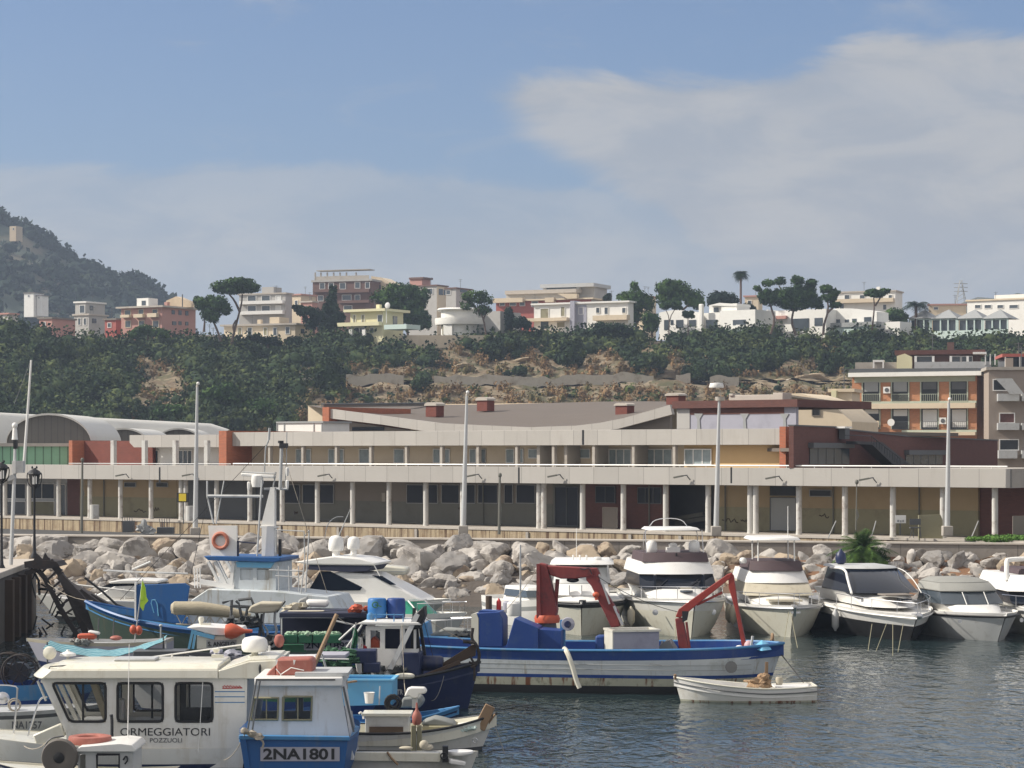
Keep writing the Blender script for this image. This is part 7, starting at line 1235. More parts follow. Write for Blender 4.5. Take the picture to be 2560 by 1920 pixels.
for L in ([(636, 1745), (696, 1745), (694, 1799), (627, 1799)], [(709, 1742), (780, 1742), (778, 1800), (707, 1800)]):
    q = nbp(L); m = MB(); m.tube([(x, CY - .02, z) for x, z in q] + [(q[0][0], CY - .02, q[0][1])], .035, 4, caps=False); o = NB.add('window', m, 'olive', smooth=False); NB.add('pane', MB().prism(q, CY + .02, CY + .03), 'pane', parent=o); m = MB(); xm = (q[0][0] + q[1][0]) / 2; m.box(xm - .015, xm + .015, CY + .0, CY + .02, q[2][1], q[1][1]); NB.add('sash', m, 'olive', parent=o)
m = MB(); NB.poly(m, [(636, 1694), (856, 1694), (857, 1716), (636, 1716)], .75, 3.2); NB.add('cabin_roof', m, 'clean', bevel=.03); m = MB(); NB.rect(m, 640, 838, 1698, 1701, .73, .75); NB.add('roof_trim', m, 'iron'); m = MB(); p = NB.fp(700, 1694, .8)[1]; m.box(-.1, 1.2, 1.0, 2.6, p + .01, p + .1); NB.add('roof_step', m, 'lgrey')
m = MB(); [m.tube([NB.P(a, 1702, .6), NB.P(b, 1830, .3)], .022, 6) for a, b in ((641, 618), (650, 630))]; m.tube([NB.P(858, 1716, .7), NB.P(884, 1830, .7)], .03, 6); NB.add('handrail', m, 'dgrey')
PC = Fr('cushion_bundle', 'terracotta pink cushions tied with white cord on the grey cabin roof', 'cushions', 730, 59.2, 2, NB.fp(700, 1694, .8)[1] + .0)
m = MB(); PC.poly(m, [(690, 1648), (775, 1646), (782, 1654), (780, 1688), (690, 1690)], -.3, .5); PC.add('cushion', m, 'faded', bevel=.05); m = MB(); PC.poly(m, [(664, 1690), (672, 1678), (688, 1664), (690, 1690)], -.25, .4); PC.add('cushion', m, 'faded', bevel=.03)
m = MB(); [m.tube([PC.P(*p, -.33) for p in L], .013, 5) for L in ([(690, 1672), (702, 1686), (728, 1669), (760, 1676)], [(702, 1686), (702, 1690)])]; [m.bar(PC.P(X, 1650, -.31), PC.P(X - 1, 1662, -.31), (.06, .01), .01) for X in (692, 736)]; PC.add('cord', m, 'clean')
m = MB(); [m.lump(W(X, Y, 57.3), r, X, k=.6) for X, Y, r in ((612, 1828, (.11, .1, .09)), (630, 1834, (.13, .1, .09)), (645, 1842, (.13, .1, .09)))]; m.tube(rsub([W(648, 1846, 57.3), W(660, 1856, 57.3), W(656, 1870, 57.3)], 1), .025, 5, ); single('rag_bundle', m, 'rope', 'off white rags and cleat at the blue transom corner', 'rags')
# ---------------- wooden boat, light blue tank boat, white dinghy ----------------
WB = Fr('wooden_boat', 'cream white wooden boat with black gunwale and upturned bow at the right', 'rowing boat', 1010, 64.8, 1)
hm, dm, rl, ss = hull(5.0, 2.35, .56, .42, .05, p=2.6, rake=.55, draft=.35, rows=[('s', -.04), ('z', .1)], bul=.34, flare=(.14, .5), wall=.05, bp=2.2); WB.add('hull', hm, ['iron', 'white', 'dgrey']); WB.add('floor', dm, 'cream'); WB.add('gunwale', rubrail(rl, .035), 'iron')
m = MB(); WB.rect(m, 913, 1022, 1790, 1836, -.7, .1); WB.add('engine_box', m, 'lgrey', bevel=.02); m = MB(); WB.rect(m, 923, 1008, 1817, 1836, -.73, -.70); WB.add('box_panel', m, 'dwood'); m = MB(); WB.rect(m, 905, 1028, 1784, 1791, -.75, .15); WB.add('box_top', m, 'cream')
m = MB(); WB.poly(m, [(1052, 1812), (1062, 1804), (1085, 1796), (1105, 1800), (1132, 1808), (1140, 1816)], -.4, .5); WB.add('canvas', m, 'tarp', bevel=.03); m = MB(); WB.rect(m, 1055, 1140, 1816, 1836, -.6, .6); WB.add('thwart_box', m, 'olive', bevel=.02)
q = WB.P(1187, 1851, -.80); m = MB(); m.torus(q, .06, .015, 'Y', 14); WB.add('hull_ring', m, 'steel')
m = MB(); m.bar(W(1198, 1822, 64.4), W(1226, 1764, 64.4), (.32, .28), .08); m.bar(W(1212, 1822, 64.6), W(1238, 1785, 64.6), .05, .06); single('bow_plank', m, 'wood', 'thick pale plank leaning on the bow of the wooden boat', 'plank', bevel=.02)
m = MB(); g = random.Random(8); [m.lump(W(1135 + i * 7, 1822 + g.uniform(-3, 4), 64.1), (g.uniform(.07, .13), .1, .05), i, k=.7) for i in range(8)]; single('blue_cloth', m, 'mint', 'crumpled pale blue cloth in the bow of the wooden boat', 'cloth')
m = MB(); m.lathe([(.08, 0), (.12, .05), (.13, .22), (.09, .32), (.035, .4), (.03, .5), (.02, .58)], W(1042, 1812, 62.6), 12); single('red_buoy', m, 'faded', 'faded red bottle shaped float on top of the greenish post', 'float'); m = MB(); q = W(1041, 1872, 62.6); m.box(q.x - .14, q.x - .01, 62.5, 62.7, .2, W(0, 1812, 62.6).z); m.box(q.x + .01, q.x + .14, 62.5, 62.7, .2, W(0, 1814, 62.6).z); single('mooring_post', m, 'olive', 'greenish grey split post before the wooden boat', 'post', bevel=.02)
LB = Fr('tank_boat', 'navy and blue boat carrying a large light blue fish tank, bow to the right', 'fishing boat', 975, 67.6, 3)
hm, dm, rl, ss = hull(3.9, 1.9, .5, .38, .05, p=2.2, rake=.35, draft=.3, rows=[('s', -.1), ('z', .08)], bul=.22, wall=.05); LB.add('hull', hm, ['mblue', 'navy', 'navy']); LB.add('deck', dm, 'mblue'); LB.add('gunwale', rubrail(rl, .03), 'mblue')
m = MB(); pts = LB.pts([(850, 1700), (982, 1702), (976, 1762), (850, 1765)], -.1); m.prism(pts, -.1, -.04); x0, x1 = pts[0][0], pts[1][0]; zt2 = pts[0][1]; zb = pts[2][1]; m.box(x0, x1, 1.14, 1.2, zb, zt2 - .02); m.box(x1 - .06, x1 - .0, -.04, 1.14, zb, zt2 - .02); m.box(x0, x0 + .05, -.04, 1.14, zb, zt2 - .02); m.box(x0, x1, -.04, 1.14, zb, zb + .2); o = LB.add('fish_tank', m, 'lblue'); m = MB(); [m.box(*q) for q in ((x0, x1 + .04, -.15, -.02, zt2 - .02, zt2 + .03), (x0, x1 + .04, 1.1, 1.22, zt2 - .02, zt2 + .03), (x1 - .07, x1 + .04, -.02, 1.1, zt2 - .02, zt2 + .03))]; LB.add('tank_rim', m, 'lblue', parent=o)
m = MB(); q = LB.P(948, 1762, -.4); m.tube([q, LB.P(950, 1715, -.35)], .02, 6); LB.add('hose', m, 'lgrey'); m = MB(); m.bar(W(862, 1707, 67), W(890, 1703, 67.3), .05, .1); single('spar', m, 'wood', 'short wooden spar poking from the light blue tank', 'spar')
single('bucket', MB().lathe([(.11, 0), (.15, .3), (.155, .3), (.15, .28)], W(923, 1758, 66.3), 14), 'clean', 'white bucket beside the light blue fish tank', 'bucket')
OM = Fr('outboard_motor', 'white cowled outboard motor tilted on the tank boat', 'outboard motor', 1040, 66.6, 0, .8); m = MB(); OM.poly(m, [(1010, 1742), (1018, 1722), (1028, 1718), (1062, 1719), (1068, 1728), (1064, 1734), (1048, 1736), (1046, 1746), (1030, 1746), (1022, 1740)], -.16, .16); OM.add('cowl', m, 'clean', bevel=.04); m = MB(); OM.rect(m, 1030, 1044, 1746, 1770, -.08, .08); OM.add('leg', m, 'lgrey')
m = MB(); [m.torus(W(982 + dx, 1757, 66.5), r, .03, 'Y', 14) for dx, r in ((0, .22), (-3, .17), (4, .19), (2, .12))]; single('hose_coil', m, 'black', 'black coiled hose on the tank boat', 'hose'); m = MB(); LB.poly(m, [(1000, 1770), (1006, 1745), (1050, 1742), (1058, 1756), (1050, 1770)], -.4, .4); LB.add('foredeck_cover', m, 'tarp', bevel=.05)
m = MB(); m.tube(rsub([W(897, 1784, 65.6), W(903, 1779, 65.6), (W(908, 1790, 65.6)), W(909, 1797, 65.6)], 1), [.02] * 3 + [.03] * 4 if False else .03, 6); single('swan_neck_vent', m, 'clean', 'white swan neck vent left on the wooden boat rail', 'vent')
TN = Fr('dinghy', 'cream and white dinghy with a round white seat end at the bottom of the photo', 'dinghy', 1010, 60.0, 0)
m = MB(); TN.poly(m, [(850, 1880), (1098, 1882), (1104, 1890), (1100, 1906), (850, 1902)], -.6, -.45); TN.add('side_beam', m, 'cream', bevel=.02); hm, dm, rl, ss = hull(3.6, 1.5, .42, .1, .02, p=2.6, rake=.3, draft=.3, rows=[('s', -.08)], bul=.15, wall=.06); TN.add('hull', MB().add([(x + .05, y + .3, z) for x, y, z in hm.v], hm.f), 'white'); TN.add('floor', MB().add([(x + .05, y + .3, z) for x, y, z in dm.v], dm.f), 'lgrey')
m = MB(); m.lathe([(.3, 0), (.34, .04), (.33, .09), (.1, .1)], TN.P(1150, 1886, -.2), 18); TN.add('round_seat', m, 'clean'); m = MB(); m.rbox(TN.P(1140, 1905, -.5), (.4, .4, .12), .3, ry=.2); TN.add('cushion', m, 'clean', bevel=.03); m = MB(); TN.rect(m, 1106, 1120, 1866, 1906, -.62, -.4); m.torus(TN.P(1110, 1890, -.66), .08, .02, 'Y', 10); TN.add('engine_bracket', m, 'iron'); m = MB(); m.tube([TN.P(968, 1880, -.64), TN.P(978, 1895, -.64), TN.P(995, 1912, -.64)], .03, 6); TN.add('lashing', m, 'wood')
m = MB(); [m.ball(W(X, Y, 61), r) for X, Y, r in ((1060, 1862, (.12, .1, .12)), (1072, 1868, (.12, .1, .08)), (1015, 1870, (.18, .12, .05)))]; single('shoe_pile', m, 'beige', 'beige bundle on the edge of the cream dinghy', 'bundle')
# ---------------- lower left cabin boat ----------------
LL = Fr('small_cabin_boat', 'little white cabin boat with dark framed windows at the bottom left', 'cabin boat', 200, 57.2, 0)
hm, dm, rl, ss = hull(4.6, 1.8, .42, .3, .05, rows=[('s', -.08), ('z', .1)], flip=True, bul=.05, draft=.3); LL.add('hull', hm, ['navy', 'white', 'navy']); LL.add('deck', dm, 'cream')
m = MB(); frame_wall(LL, m, (196, 332, 1878, 1945), [(243, 298, 1886, 1925), (200, 214, 1886, 1925)], -.7, -.65); frame_wall(LL, m, (196, 332, 1878, 1945), [(243, 298, 1886, 1925)], .65, .7); LL.rect(m, 328, 333, 1878, 1945, -.65, .65); LL.rect(m, 195, 199, 1890, 1945, -.65, .65); LL.add('cabin', m, 'lgrey')
m = MB(); LL.poly(m, [(188, 1876), (200, 1866), (300, 1858), (330, 1862), (340, 1874), (338, 1880), (190, 1880)], -.8, .8); LL.add('cabin_roof', m, 'clean', bevel=.03)
q = LL.pts([(243, 1886), (298, 1886), (298, 1925), (243, 1925)], -.7); m = MB(); m.tube([(x, -.71, z) for x, z in q] + [(q[0][0], -.71, q[0][1])], .03, 5, caps=False); o = LL.add('window', m, 'black'); LL.add('pane', MB().prism(q, -.69, -.68), 'pane', parent=o)
m = MB(); m.tube(rsub([LL.P(308, 1900, -.75), LL.P(316, 1888, -.75), LL.P(320, 1900, -.75), LL.P(312, 1910, -.75)], 1), .02, 5); LL.add('door_handle', m, 'iron')
m = MB(); q = LL.P(225, 1852, 0); m.lathe([(.40, 0), (.5, .02), (.52, .1), (.5, .19), (.4, .21), (.3, .18), (.28, .1), (.3, .03)], (q.x, 0, LL.fp(225, 1858, 0)[1] - .02), 22); LL2 = single('life_ring', MB().add([(x + LL.cx, y + LL.d, z) for x, y, z in m.v], m.f), 'faded', 'faded terracotta life ring lying on the little cabin roof', 'life ring')
m = MB(); q = W(150, 1892, 56.4); m.lathe([(.06, -.12), (.12, -.14), (.16, -.15), (.4, -.14), (.43, -.05), (.43, .06), (.36, .12)], q, 26, axis='Y'); m.lathe([(.13, -.16), (.12, -.165)], q, 16, 1, axis='Y'); single('round_fender', m, [mat('brown_grey_rubber', (.13, .115, .10), .7, var=.2), 'black'], 'big round dark fender hung before the little cabin boat', 'fender'); m = MB(); m.tube(rsub([W(112, 1895, 56.6), W(108, 1870, 56.6), W(125, 1845, 56.6), W(160, 1840, 56.6)], 2), .02, 5); single('fender_line', m, 'dgrey', 'looped grey line around the big round fender', 'rope')
# ---------------- left edge boats ----------------
LE = Fr('numbered_boat', 'white boat numbered NA1257 at the left edge', 'boat', 30, 66.2, 0); hm, dm, rl, ss = hull(5.2, 2.0, .95, .15, .05, rows=[('s', -.1), ('s', -.2), ('z', .1)], bul=.05); LE.add('hull', hm, ['lgrey', 'dgrey', 'white', 'navy']); LE.add('deck', dm, 'lgrey'); ttx(LE, 'NA1257', 30, 105, 1803, 1822, -1.06, 'dgrey')
m = MB(); m.torus(LE.P(36, 1762, -.4), .17, .02, 'Y', 16); m.torus(LE.P(37, 1764, -.45), .14, .02, 'Y', 16); LE.add('rope_coil', m, 'rope'); m = MB(); m.ball(LE.P(6, 1745, -.2), (.2, .15, .17)); LE.add('lamp_cowl', m, 'steel'); m = MB(); m.tube(rsub([LE.P(-20, 1712, -.3), LE.P(38, 1714, -.3), LE.P(44, 1722, -.3), LE.P(40, 1790, -.3)], 1), .02, 6); LE.add('rail', m, 'steel')
BL_ = Fr('blue_boat', 'bright blue boat with reels behind the numbered white boat', 'boat', 70, 70.5, 4); hm, dm, rl, ss = hull(4.2, 1.8, 1.25, .2, .05, rows=[('s', -.45), ('s', -.9)], bul=.15); BL_.add('hull', hm, ['mblue', 'blue', 'navy']); BL_.add('deck', dm, 'blue')
for X, Y, r, l in ((47, 1682, .52, 'right hand spoked net reel at the left edge'), (16, 1684, .6, 'left hand spoked net reel at the left edge')):
    q = W(X, Y, 71 if X > 20 else 71.6); m = MB(); m.torus(q, r, .028, 'Y', 26); m.torus(q + Vector((0, .35, 0)), r, .028, 'Y', 26); [m.tube([q, q + Vector((math.cos(a) * r, 0, math.sin(a) * r))], .02, 5) for a in [k * math.pi / 4 + .3 for k in range(8)]]; m2 = MB().lathe([(.3, 0), (.3, .35)], q, 14, axis='Y')
    RL = Fr('net_reel', l, 'net reel', X, 71, 0, q.z, 'net reels'); RL.add('rim', MB().add([tuple(Vector(v) - RL.o.location) for v in m.v], m.f), 'rust'); RL.add('drum', MB().add([tuple(Vector(v) - RL.o.location) for v in m2.v], m2.f), 'iron')
# ---------------- boats and clutter in the middle left ----------------
MLb = Fr('open_boat', 'weathered open boat with life rafts and thin posts by the rusty gangway', 'boat', 245, 86, 3); hm, dm, rl, ss = hull(5.2, 1.9, 1.27, .1, .1, rows=[('s', -.12), ('s', -.8)], bul=.12, flip=True); MLb.add('hull', hm, ['beige', 'mural', 'navy']); MLb.add('deck', dm, 'lgrey')
m = MB(); [m.tube([MLb.P(X, 1600, -.3), MLb.P(X + 2, 1545, -.3)], .025, 5) for X in (245, 283)]; MLb.add('post', m, 'dgrey')
m = MB(); q = W(218, 1591, 85.5); m.rbox(q, (.62, .5, .2)); m.rbox(q + Vector((.25, 0, .14)), (.4, .35, .1), ry=.2, m=1); single('life_raft', m, ['orange', 'clean'], 'orange and white folded life raft on the weathered open boat', 'life raft', bevel=.05); m = MB(); m.ball(W(290, 1595, 85.6), (.22, .18, .09)); single('float', m, 'faded', 'red flattened float on the weathered open boat', 'float')
m = MB(); rows = []
for i in range(21):
    t = i / 20; X = 115 + 295 * t; Y = 1612 + 26 * math.sin(math.pi * t * .85) - 26 * t ** 3; q = W(X, Y, 75); rows.append([(q.x, q.y + y, q.z + .10 * y + .02 * math.sin(t * 30 + y * 3)) for y in (-.5, -.25, 0, .3, .7)])
hm_ = mat('teal_striped_hammock', (.09, .26, .30), .9, var=.12); nt = NT(hm_.node_tree); 
sp = nt.new('ShaderNodeSeparateXYZ'); nt.l.new(nt.new('ShaderNodeTexCoord').outputs['Object'], sp.inputs[0]); s_ = nt.m('FRACT', nt.m('MULTIPLY', nt.m('ADD', sp.outputs[1], nt.m('MULTIPLY', sp.outputs[0], .06)), 4.2)); nt.l.new(nt.mix(nt.m('GREATER_THAN', s_, .5), (.05, .19, .26), (.24, .42, .45)), nt.n['Principled BSDF'].inputs['Base Color'])
m.grid(rows); m.grid([[(x, y, z - .02) for x, y, z in r_] for r_ in rows]); single('hammock', m, hm_, 'teal striped cloth sagging like a hammock above the white pilot cabin', 'cloth'); single('hammock_pole', MB().tube([W(118, 1605, 75), W(119, 1690, 75)], .025, 5), 'dgrey', 'short post under the left end of the striped cloth', 'post'); single('hammock_pole', MB().tube([W(408, 1588, 75), W(410, 1690, 75)], .025, 5), 'dgrey', 'short post under the right end of the striped cloth', 'post')
FG = Fr('flag_buoy', 'lime yellow marker flag on a pole with orange floats', 'marker flag', 340, 85.4, 0, 1.0)
FG.add('pole', MB().tube([FG.P(336, 1606, 0), FG.P(357, 1448, 0)], .022, 6), 'lgrey'); m = MB(); L = [(356, 1450), (364, 1470), (366, 1492), (371, 1502), (362, 1512), (358, 1528), (350, 1516), (352, 1490)]; m.prism(FG.pts(L), -.02, .03); m.prism(FG.pts([(356, 1452), (361, 1475), (359, 1500), (352, 1500), (352, 1480)]), -.06, -.021); FG.add('flag', m, 'lime', bevel=.01)
for X, Y in ((333, 1574), (347, 1576)): m = MB(); m.ball(FG.P(X, Y, -.1), (.13, .13, .17)); FG.add('float', m, 'orange')
SA = Fr('cabin_boat', 'small boat with white roofed cabin and name board behind the radar', 'cabin boat', 520, 74.5, 0); hm, dm, rl, ss = hull(5.4, 1.9, .95, .2, .05, rows=[('s', -.1), ('z', .1)], flip=True, bul=.1); SA.add('hull', hm, ['clean', 'lgrey', 'navy']); SA.add('deck', dm, 'lgrey')
m = MB(); SA.poly(m, [(466, 1569), (500, 1566), (600, 1572), (606, 1584), (590, 1590), (535, 1588)], -.8, .8); SA.add('cabin_roof', m, 'clean', bevel=.02); m = MB(); [m.bar(SA.P(a, 1574, -.75), SA.P(b, 1622, -.75), .07, .06) for a, b in ((482, 472), (490, 482))]; m.bar(SA.P(482, 1580, -.75), SA.P(536, 1594, -.75), .12, .05); SA.add('window_frame', m, 'lblue'); m = MB(); SA.rect(m, 492, 600, 1590, 1622, -.7, .7); SA.add('cabin', m, 'cream'); m = MB(); SA.rect(m, 516, 591, 1600, 1619, -.76, -.71); SA.add('name_board', m, 'gshut'); ttx(SA, 'S. ANGELO', 520, 587, 1604, 1616, -.77, 'iron')
m = MB(); m.lathe([(.08, 0), (.06, .1), (.1, .22), (.07, .3)], SA.P(503, 1566, 0), 10); m.rbox(SA.P(515, 1562, 0), (.3, .2, .12)); SA.add('roof_lamp', m, 'cream')
m = MB(); q = W(582, 1578, 73.5); m.lathe([(.05, -.25), (.2, -.22), (.25, -.05), (.2, .12), (.07, .35), (.05, .6)], q, 16, axis='X'); single('pear_float', m, 'orange', 'orange red pear shaped float lying left of the radar', 'float')
RW = Fr('rolled_awning', 'long beige rolled awning on a light truss boom', 'awning', 520, 86, 2, 1.6); m = MB(); m.tube([RW.P(428, 1520, 0), RW.P(436, 1520, 0), RW.P(500, 1521, 0), RW.P(560, 1527, 0), RW.P(626, 1540, 0)], [.14, .24, .25, .2, .1], 12); RW.add('awning_roll', m, mat('ribbed_beige_canvas', (.42, .37, .27), .9, var=.2, streak=((.2, .16, .1), .8, (.7, 6, 9)), bump=.5, bs=8)); m = MB(); m.tube([RW.P(428, 1532, 0), RW.P(640, 1548, 0)], .03, 5); m.tube([RW.P(440, 1560, 0), RW.P(620, 1566, 0)], .025, 5); [m.tube([RW.P(X, 1533 + (X - 428) * .07, 0), RW.P(X + 14, 1562, 0), RW.P(X + 28, 1535 + (X - 428) * .07, 0)], .02, 5) for X in range(440, 600, 28)]; RW.add('truss_boom', m, 'beige')
GF = Fr('steel_stand', 'dark grey steel deck frame with crossed legs and a crumpled canvas top', 'steel frame', 640, 83, 0, .8); m = MB()
for L in ([(575, 1590), (580, 1500), (556, 1508)], [(590, 1502), (600, 1512), (596, 1500), (628, 1496), (634, 1512)], [(598, 1515), (610, 1572)], [(620, 1515), (604, 1590)], [(575, 1515), (640, 1518)], [(640, 1530), (660, 1590)], [(655, 1535), (648, 1590)], [(690, 1530), (712, 1502)], [(555, 1560), (650, 1562)]): m.tube([GF.P(X, Y, 0) for X, Y in L], .055, 5)
GF.add('leg', m, 'dgrey'); m = MB(); m.tube([GF.P(660, 1530, -.2), GF.P(657, 1560, -.2), GF.P(668, 1575, -.2), GF.P(672, 1620, -.2)], .035, 6); m.tube([GF.P(688, 1528, -.2), GF.P(686, 1555, -.2), GF.P(692, 1575, -.2), GF.P(686, 1600, -.2)], .045, 6); GF.add('bent_tube', m, 'lgrey'); m = MB(); GF.poly(m, [(618, 1530), (626, 1515), (650, 1506), (706, 1508), (698, 1524), (684, 1532), (640, 1534)], -.6, .3); GF.add('canvas_top', m, 'beige', bevel=.06)
m = MB(); m.lathe([(.04, .2), (.12, .15), (.16, 0), (.12, -.14), (.04, -.2)], W(698, 1602, 72), 12); single('striped_float', m, 'faded', 'red and white pear float hanging right of the radar', 'float')
TB = Fr('open_boat', 'grey green open boat lying under the steel deck frame', 'boat', 600, 84, 4); hm, dm, rl, ss = hull(5.5, 2.1, .85, .25, .1, rows=[('s', -.12), ('z', .12)], bul=.3, flip=True); TB.add('hull', hm, ['lgrey', 'dgreen', 'boot']); TB.add('deck', dm, 'dgrey')
m = MB(); q = SA.P(410, 1625, -.2); m.box(q.x - .9, q.x + .7, -.6, .4, .9, q.z); SA.add('stern_locker', m, 'dgrey', bevel=.02)
for X, Y0, Y1, l in ((402, 1562, 1600, 'pale lamp post beside the green hull, left'), (415, 1598, 1640, 'pale lamp post beside the green hull, right')):
    m = MB(); m.tube([W(X, Y1, 78), W(X, Y0 + 5, 78)], .025, 6); m.ball(W(X, Y0 + 2, 78), (.06, .06, .05)); single('deck_lamp', m, 'lgrey', l, 'lamp')
m = MB(); [m.rbox(W(X, Y, d), s) for X, Y, d, s in ((905, 1640, 73, (.9, .8, .4)), (930, 1668, 72.8, (.5, .5, .3)))]; single('gear_box', m, 'navy', 'dark blue gear boxes behind the leaning board', 'boxes', bevel=.03)
m = MB(); g = random.Random(5); [m.lump(W(g.uniform(812, 890), g.uniform(1625, 1665), 72.6), (g.uniform(.1, .24), .2, g.uniform(.08, .15)), _, k=.8) for _ in range(16)]; single('net_pile', m, mat('dark_green_net', (.05, .13, .07), .95, var=.5, vs_=8), 'dark green net pile between the pale pole and the flag', 'net')

for i, (X, Y, d, rx, ry, mt, lb) in enumerate(((600, 1560, 82.5, .5, .2, 'net_dark', 'dark net heap under the steel frame with canvas top'), (735, 1522, 81.5, .45, .14, 'beige', 'beige sacks heaped left end of the navy canopy'), (660, 1612, 79, .5, .22, 'net_dark', 'black nets heaped left of the green crates'),
        (930, 1600, 79.5, .4, .25, 'net_dark', 'dark nets piled behind the italian flag'), (200, 1606, 85.2, .3, .12, 'tarp', 'grey rags under the orange and white life raft'), (1090, 1640, 86.5, .6, .2, 'net_dark', 'dark nets lying on the blue open boat'), (1125, 1590, 87.5, .6, .16, 'net_dark', 'dark hoses and nets on top of the blue sloping box'),
        (985, 1680, 74.6, .5, .18, 'net_dark', 'dark gear heap on the navy foredeck'), (895, 1690, 74.2, .45, .2, 'net_dark', 'dark gear heap at the foot of the white cabin door'), (560, 1640, 76, .5, .15, 'mural', 'grey blue crumpled cover below the name board'))):
    if 'net_dark' not in M: M['net_dark'] = mat('dark_net_mesh', (.03, .035, .04), .95, var=.6, vs_=10, grime=((.12, .1, .07), .5, 7))
    m = MB(); g = random.Random(i + 50); c = W(X, Y, d)
    for k in range(7): m.lump((c.x + g.uniform(-rx, rx), c.y + g.uniform(-.3, .3), c.z + g.uniform(-.03, ry * .6)), (rx * g.uniform(.3, .55), .25, ry * g.uniform(.6, 1)), k + i, k=.8)
    single('net_heap' if mt == 'net_dark' else 'cloth_heap', m, mt, lb, 'net' if mt == 'net_dark' else 'cloth')
# ---------------- pier, gangway, lamps, poles ----------------
PR = Fr('pier', 'concrete pier with shade toned dark wall and pale coping at the left edge', 'pier', 70, 110, 0, 0)
pl = [(-22.2 - PR.cx, 0), (-21.5 - PR.cx, -9), (-20.4 - PR.cx, -24), (-45, -24), (-45, 3), (-22.4 - PR.cx, 3)]
m = MB(); m.prismz(pl, -1, 2.75); m.v = [tuple(v) for v in m.v]; PR.add('wall', m, mat('shade_toned_weathered_concrete', (.105, .095, .085), .95, var=.3, vs_=1.2, streak=((.03, .028, .026), .8, (1.6, 1.6, .15)), bump=.6, bs=4)); m = MB(); m.prismz([(x + (.12 if i < 3 else 0), y) for i, (x, y) in enumerate(pl)], 2.76, 3.02); PR.add('coping', m, 'cap', bevel=.03)  # shade on the wall put into its dark colour, over weathering streaks
for y in (-1, -3.2, -5.4, -7.6): m = MB(); x = -22.2 - PR.cx + .7 * (-y / 9); m.box(x + .0, x + .35, y - .2, y + .2, -1, 2.6); PR.add('pile', m, 'dwood')
GW = Fr('gangway', 'collapsed rusty steel gangway hanging from the pier into the boats', 'gangway', 130, 106, 0, 1.5); m = MB(); 
for y in (-.7, .7):
    L = [(62, 1412), (125, 1402), (150, 1432), (180, 1500), (222, 1598)]; L2 = [(64, 1432), (95, 1425), (112, 1445), (150, 1520), (205, 1606)]
    for Q, w_ in ((L, .28), (L2, .2)):
        for a, b in zip(Q[:-1], Q[1:]): m.bar(GW.P(*a, y), GW.P(*b, y), w_, .16)
    for i in range(9): t = i / 8; a = GW.P(128 + 90 * t, 1408 + 180 * t, y); b = GW.P(100 + 95 * t + 6, 1430 + 165 * t, y); m.bar(a, b, .09, .08)
GW.add('side_truss', m, 'rust'); m = MB()
for i in range(12): t = i / 11; a = GW.P(132 + 88 * t, 1412 + 180 * t, -.7); b = a.copy(); b.y = .7; m.tube([a, b], .05, 5)
GW.add('rung', m, 'grey'); m = MB(); GW.poly(m, [(80, 1408), (92, 1384), (106, 1398), (112, 1382), (128, 1404)], -.6, -.5); GW.poly(m, [(58, 1418), (100, 1400), (140, 1404), (150, 1416), (110, 1424)], -.9, .9); GW.add('bent_plate', m, 'rust')
m = MB(); g = random.Random(4)
for i in range(24): X, Y = g.uniform(75, 175), g.uniform(1440, 1580); m.tube([GW.P(X, Y, g.uniform(-.5, .5)), GW.P(X + g.uniform(-30, 30), Y + g.uniform(-40, 50), g.uniform(-.5, .5))], g.uniform(.025, .06), 4)
GW.add('twisted_bars', m, 'iron')
WK = Fr('walkway', 'long dark timber walkway sloping down past the blue rail of the trawler', 'walkway', 260, 101, 0, .8); m = MB()
for k, (a, b, w_) in enumerate((((150, 1440), (300, 1600), .3), ((200, 1478), (360, 1596), .26), ((225, 1492), (420, 1610), .34), ((180, 1490), (330, 1612), .2))): m.bar(WK.P(*a, -.4 + k * .35), WK.P(*b, -.4 + k * .35), w_, .3)
WK.add('beam', m, mat('dark_wet_timber', (.055, .045, .042), .8, var=.35, streak=((.12, .1, .09), .5, (.5, 4, 4)))); m = MB(); WK.poly(m, [(150, 1450), (215, 1484), (420, 1602), (330, 1612), (250, 1612), (190, 1530)], .2, 1.4); WK.add('deck_planks', m, mat('dark_wet_timber', (.05, .04, .038)))
m = MB(); m.tube([WK.P(212, 1444, -.8), WK.P(255, 1478, -.8), WK.P(292, 1512, -.8), WK.P(325, 1524, -.8)], .05, 6); WK.add('pole', m, 'iron')
def streetlamp(label, X, Yt, Yb, d, r=1):
    L_ = Fr('street_lamp', label, 'street lamp', X, d, 0, HC - (Yb - HY) * d / F, 'black lanterns on the pier'); z = L_.fp(X, Yt)[1]
    m = MB(); m.lathe([(.16, 0), (.16, .1), (.09, .25), (.07, .5), (.055, 1.2), (.05, z - 1.0), (.09, z - .95), (.05, z - .9)], (0, 0, 0), 10); L_.add('post', m, 'iron')
    m = MB(); m.lathe([(.06, 0), (.16, .08), (.26, .55), (.32, .6), (.24, .72), (.08, .82), (.06, .86)], (0, 0, z - .95), 8); 
    for s_ in (-1, 1): m.tube(rsub([(s_ * .06, 0, z - 1.0), (s_ * .3, 0, z - .8), (s_ * .34, 0, z - .45), (s_ * .3, 0, z - .3)], 2), .025, 5); m.lathe([(.03, 0), (.05, .05), (.02, .12)], (s_ * .1, 0, z - .12), 6)
    L_.add('lantern', m, 'iron'); m = MB(); m.box(-.05, .05, -.235, -.2, z - .82, z - .42); m.box(.1, .15, -.25, -.2, z - .8, z - .45); L_.add('lantern_glass', m, 'clean')
streetlamp('ornate black lantern on a tall post at the end of the pier', 86, 1165, 1395, 108); streetlamp('ornate black lantern cut off by the left edge', 4, 1150, 1425, 104)
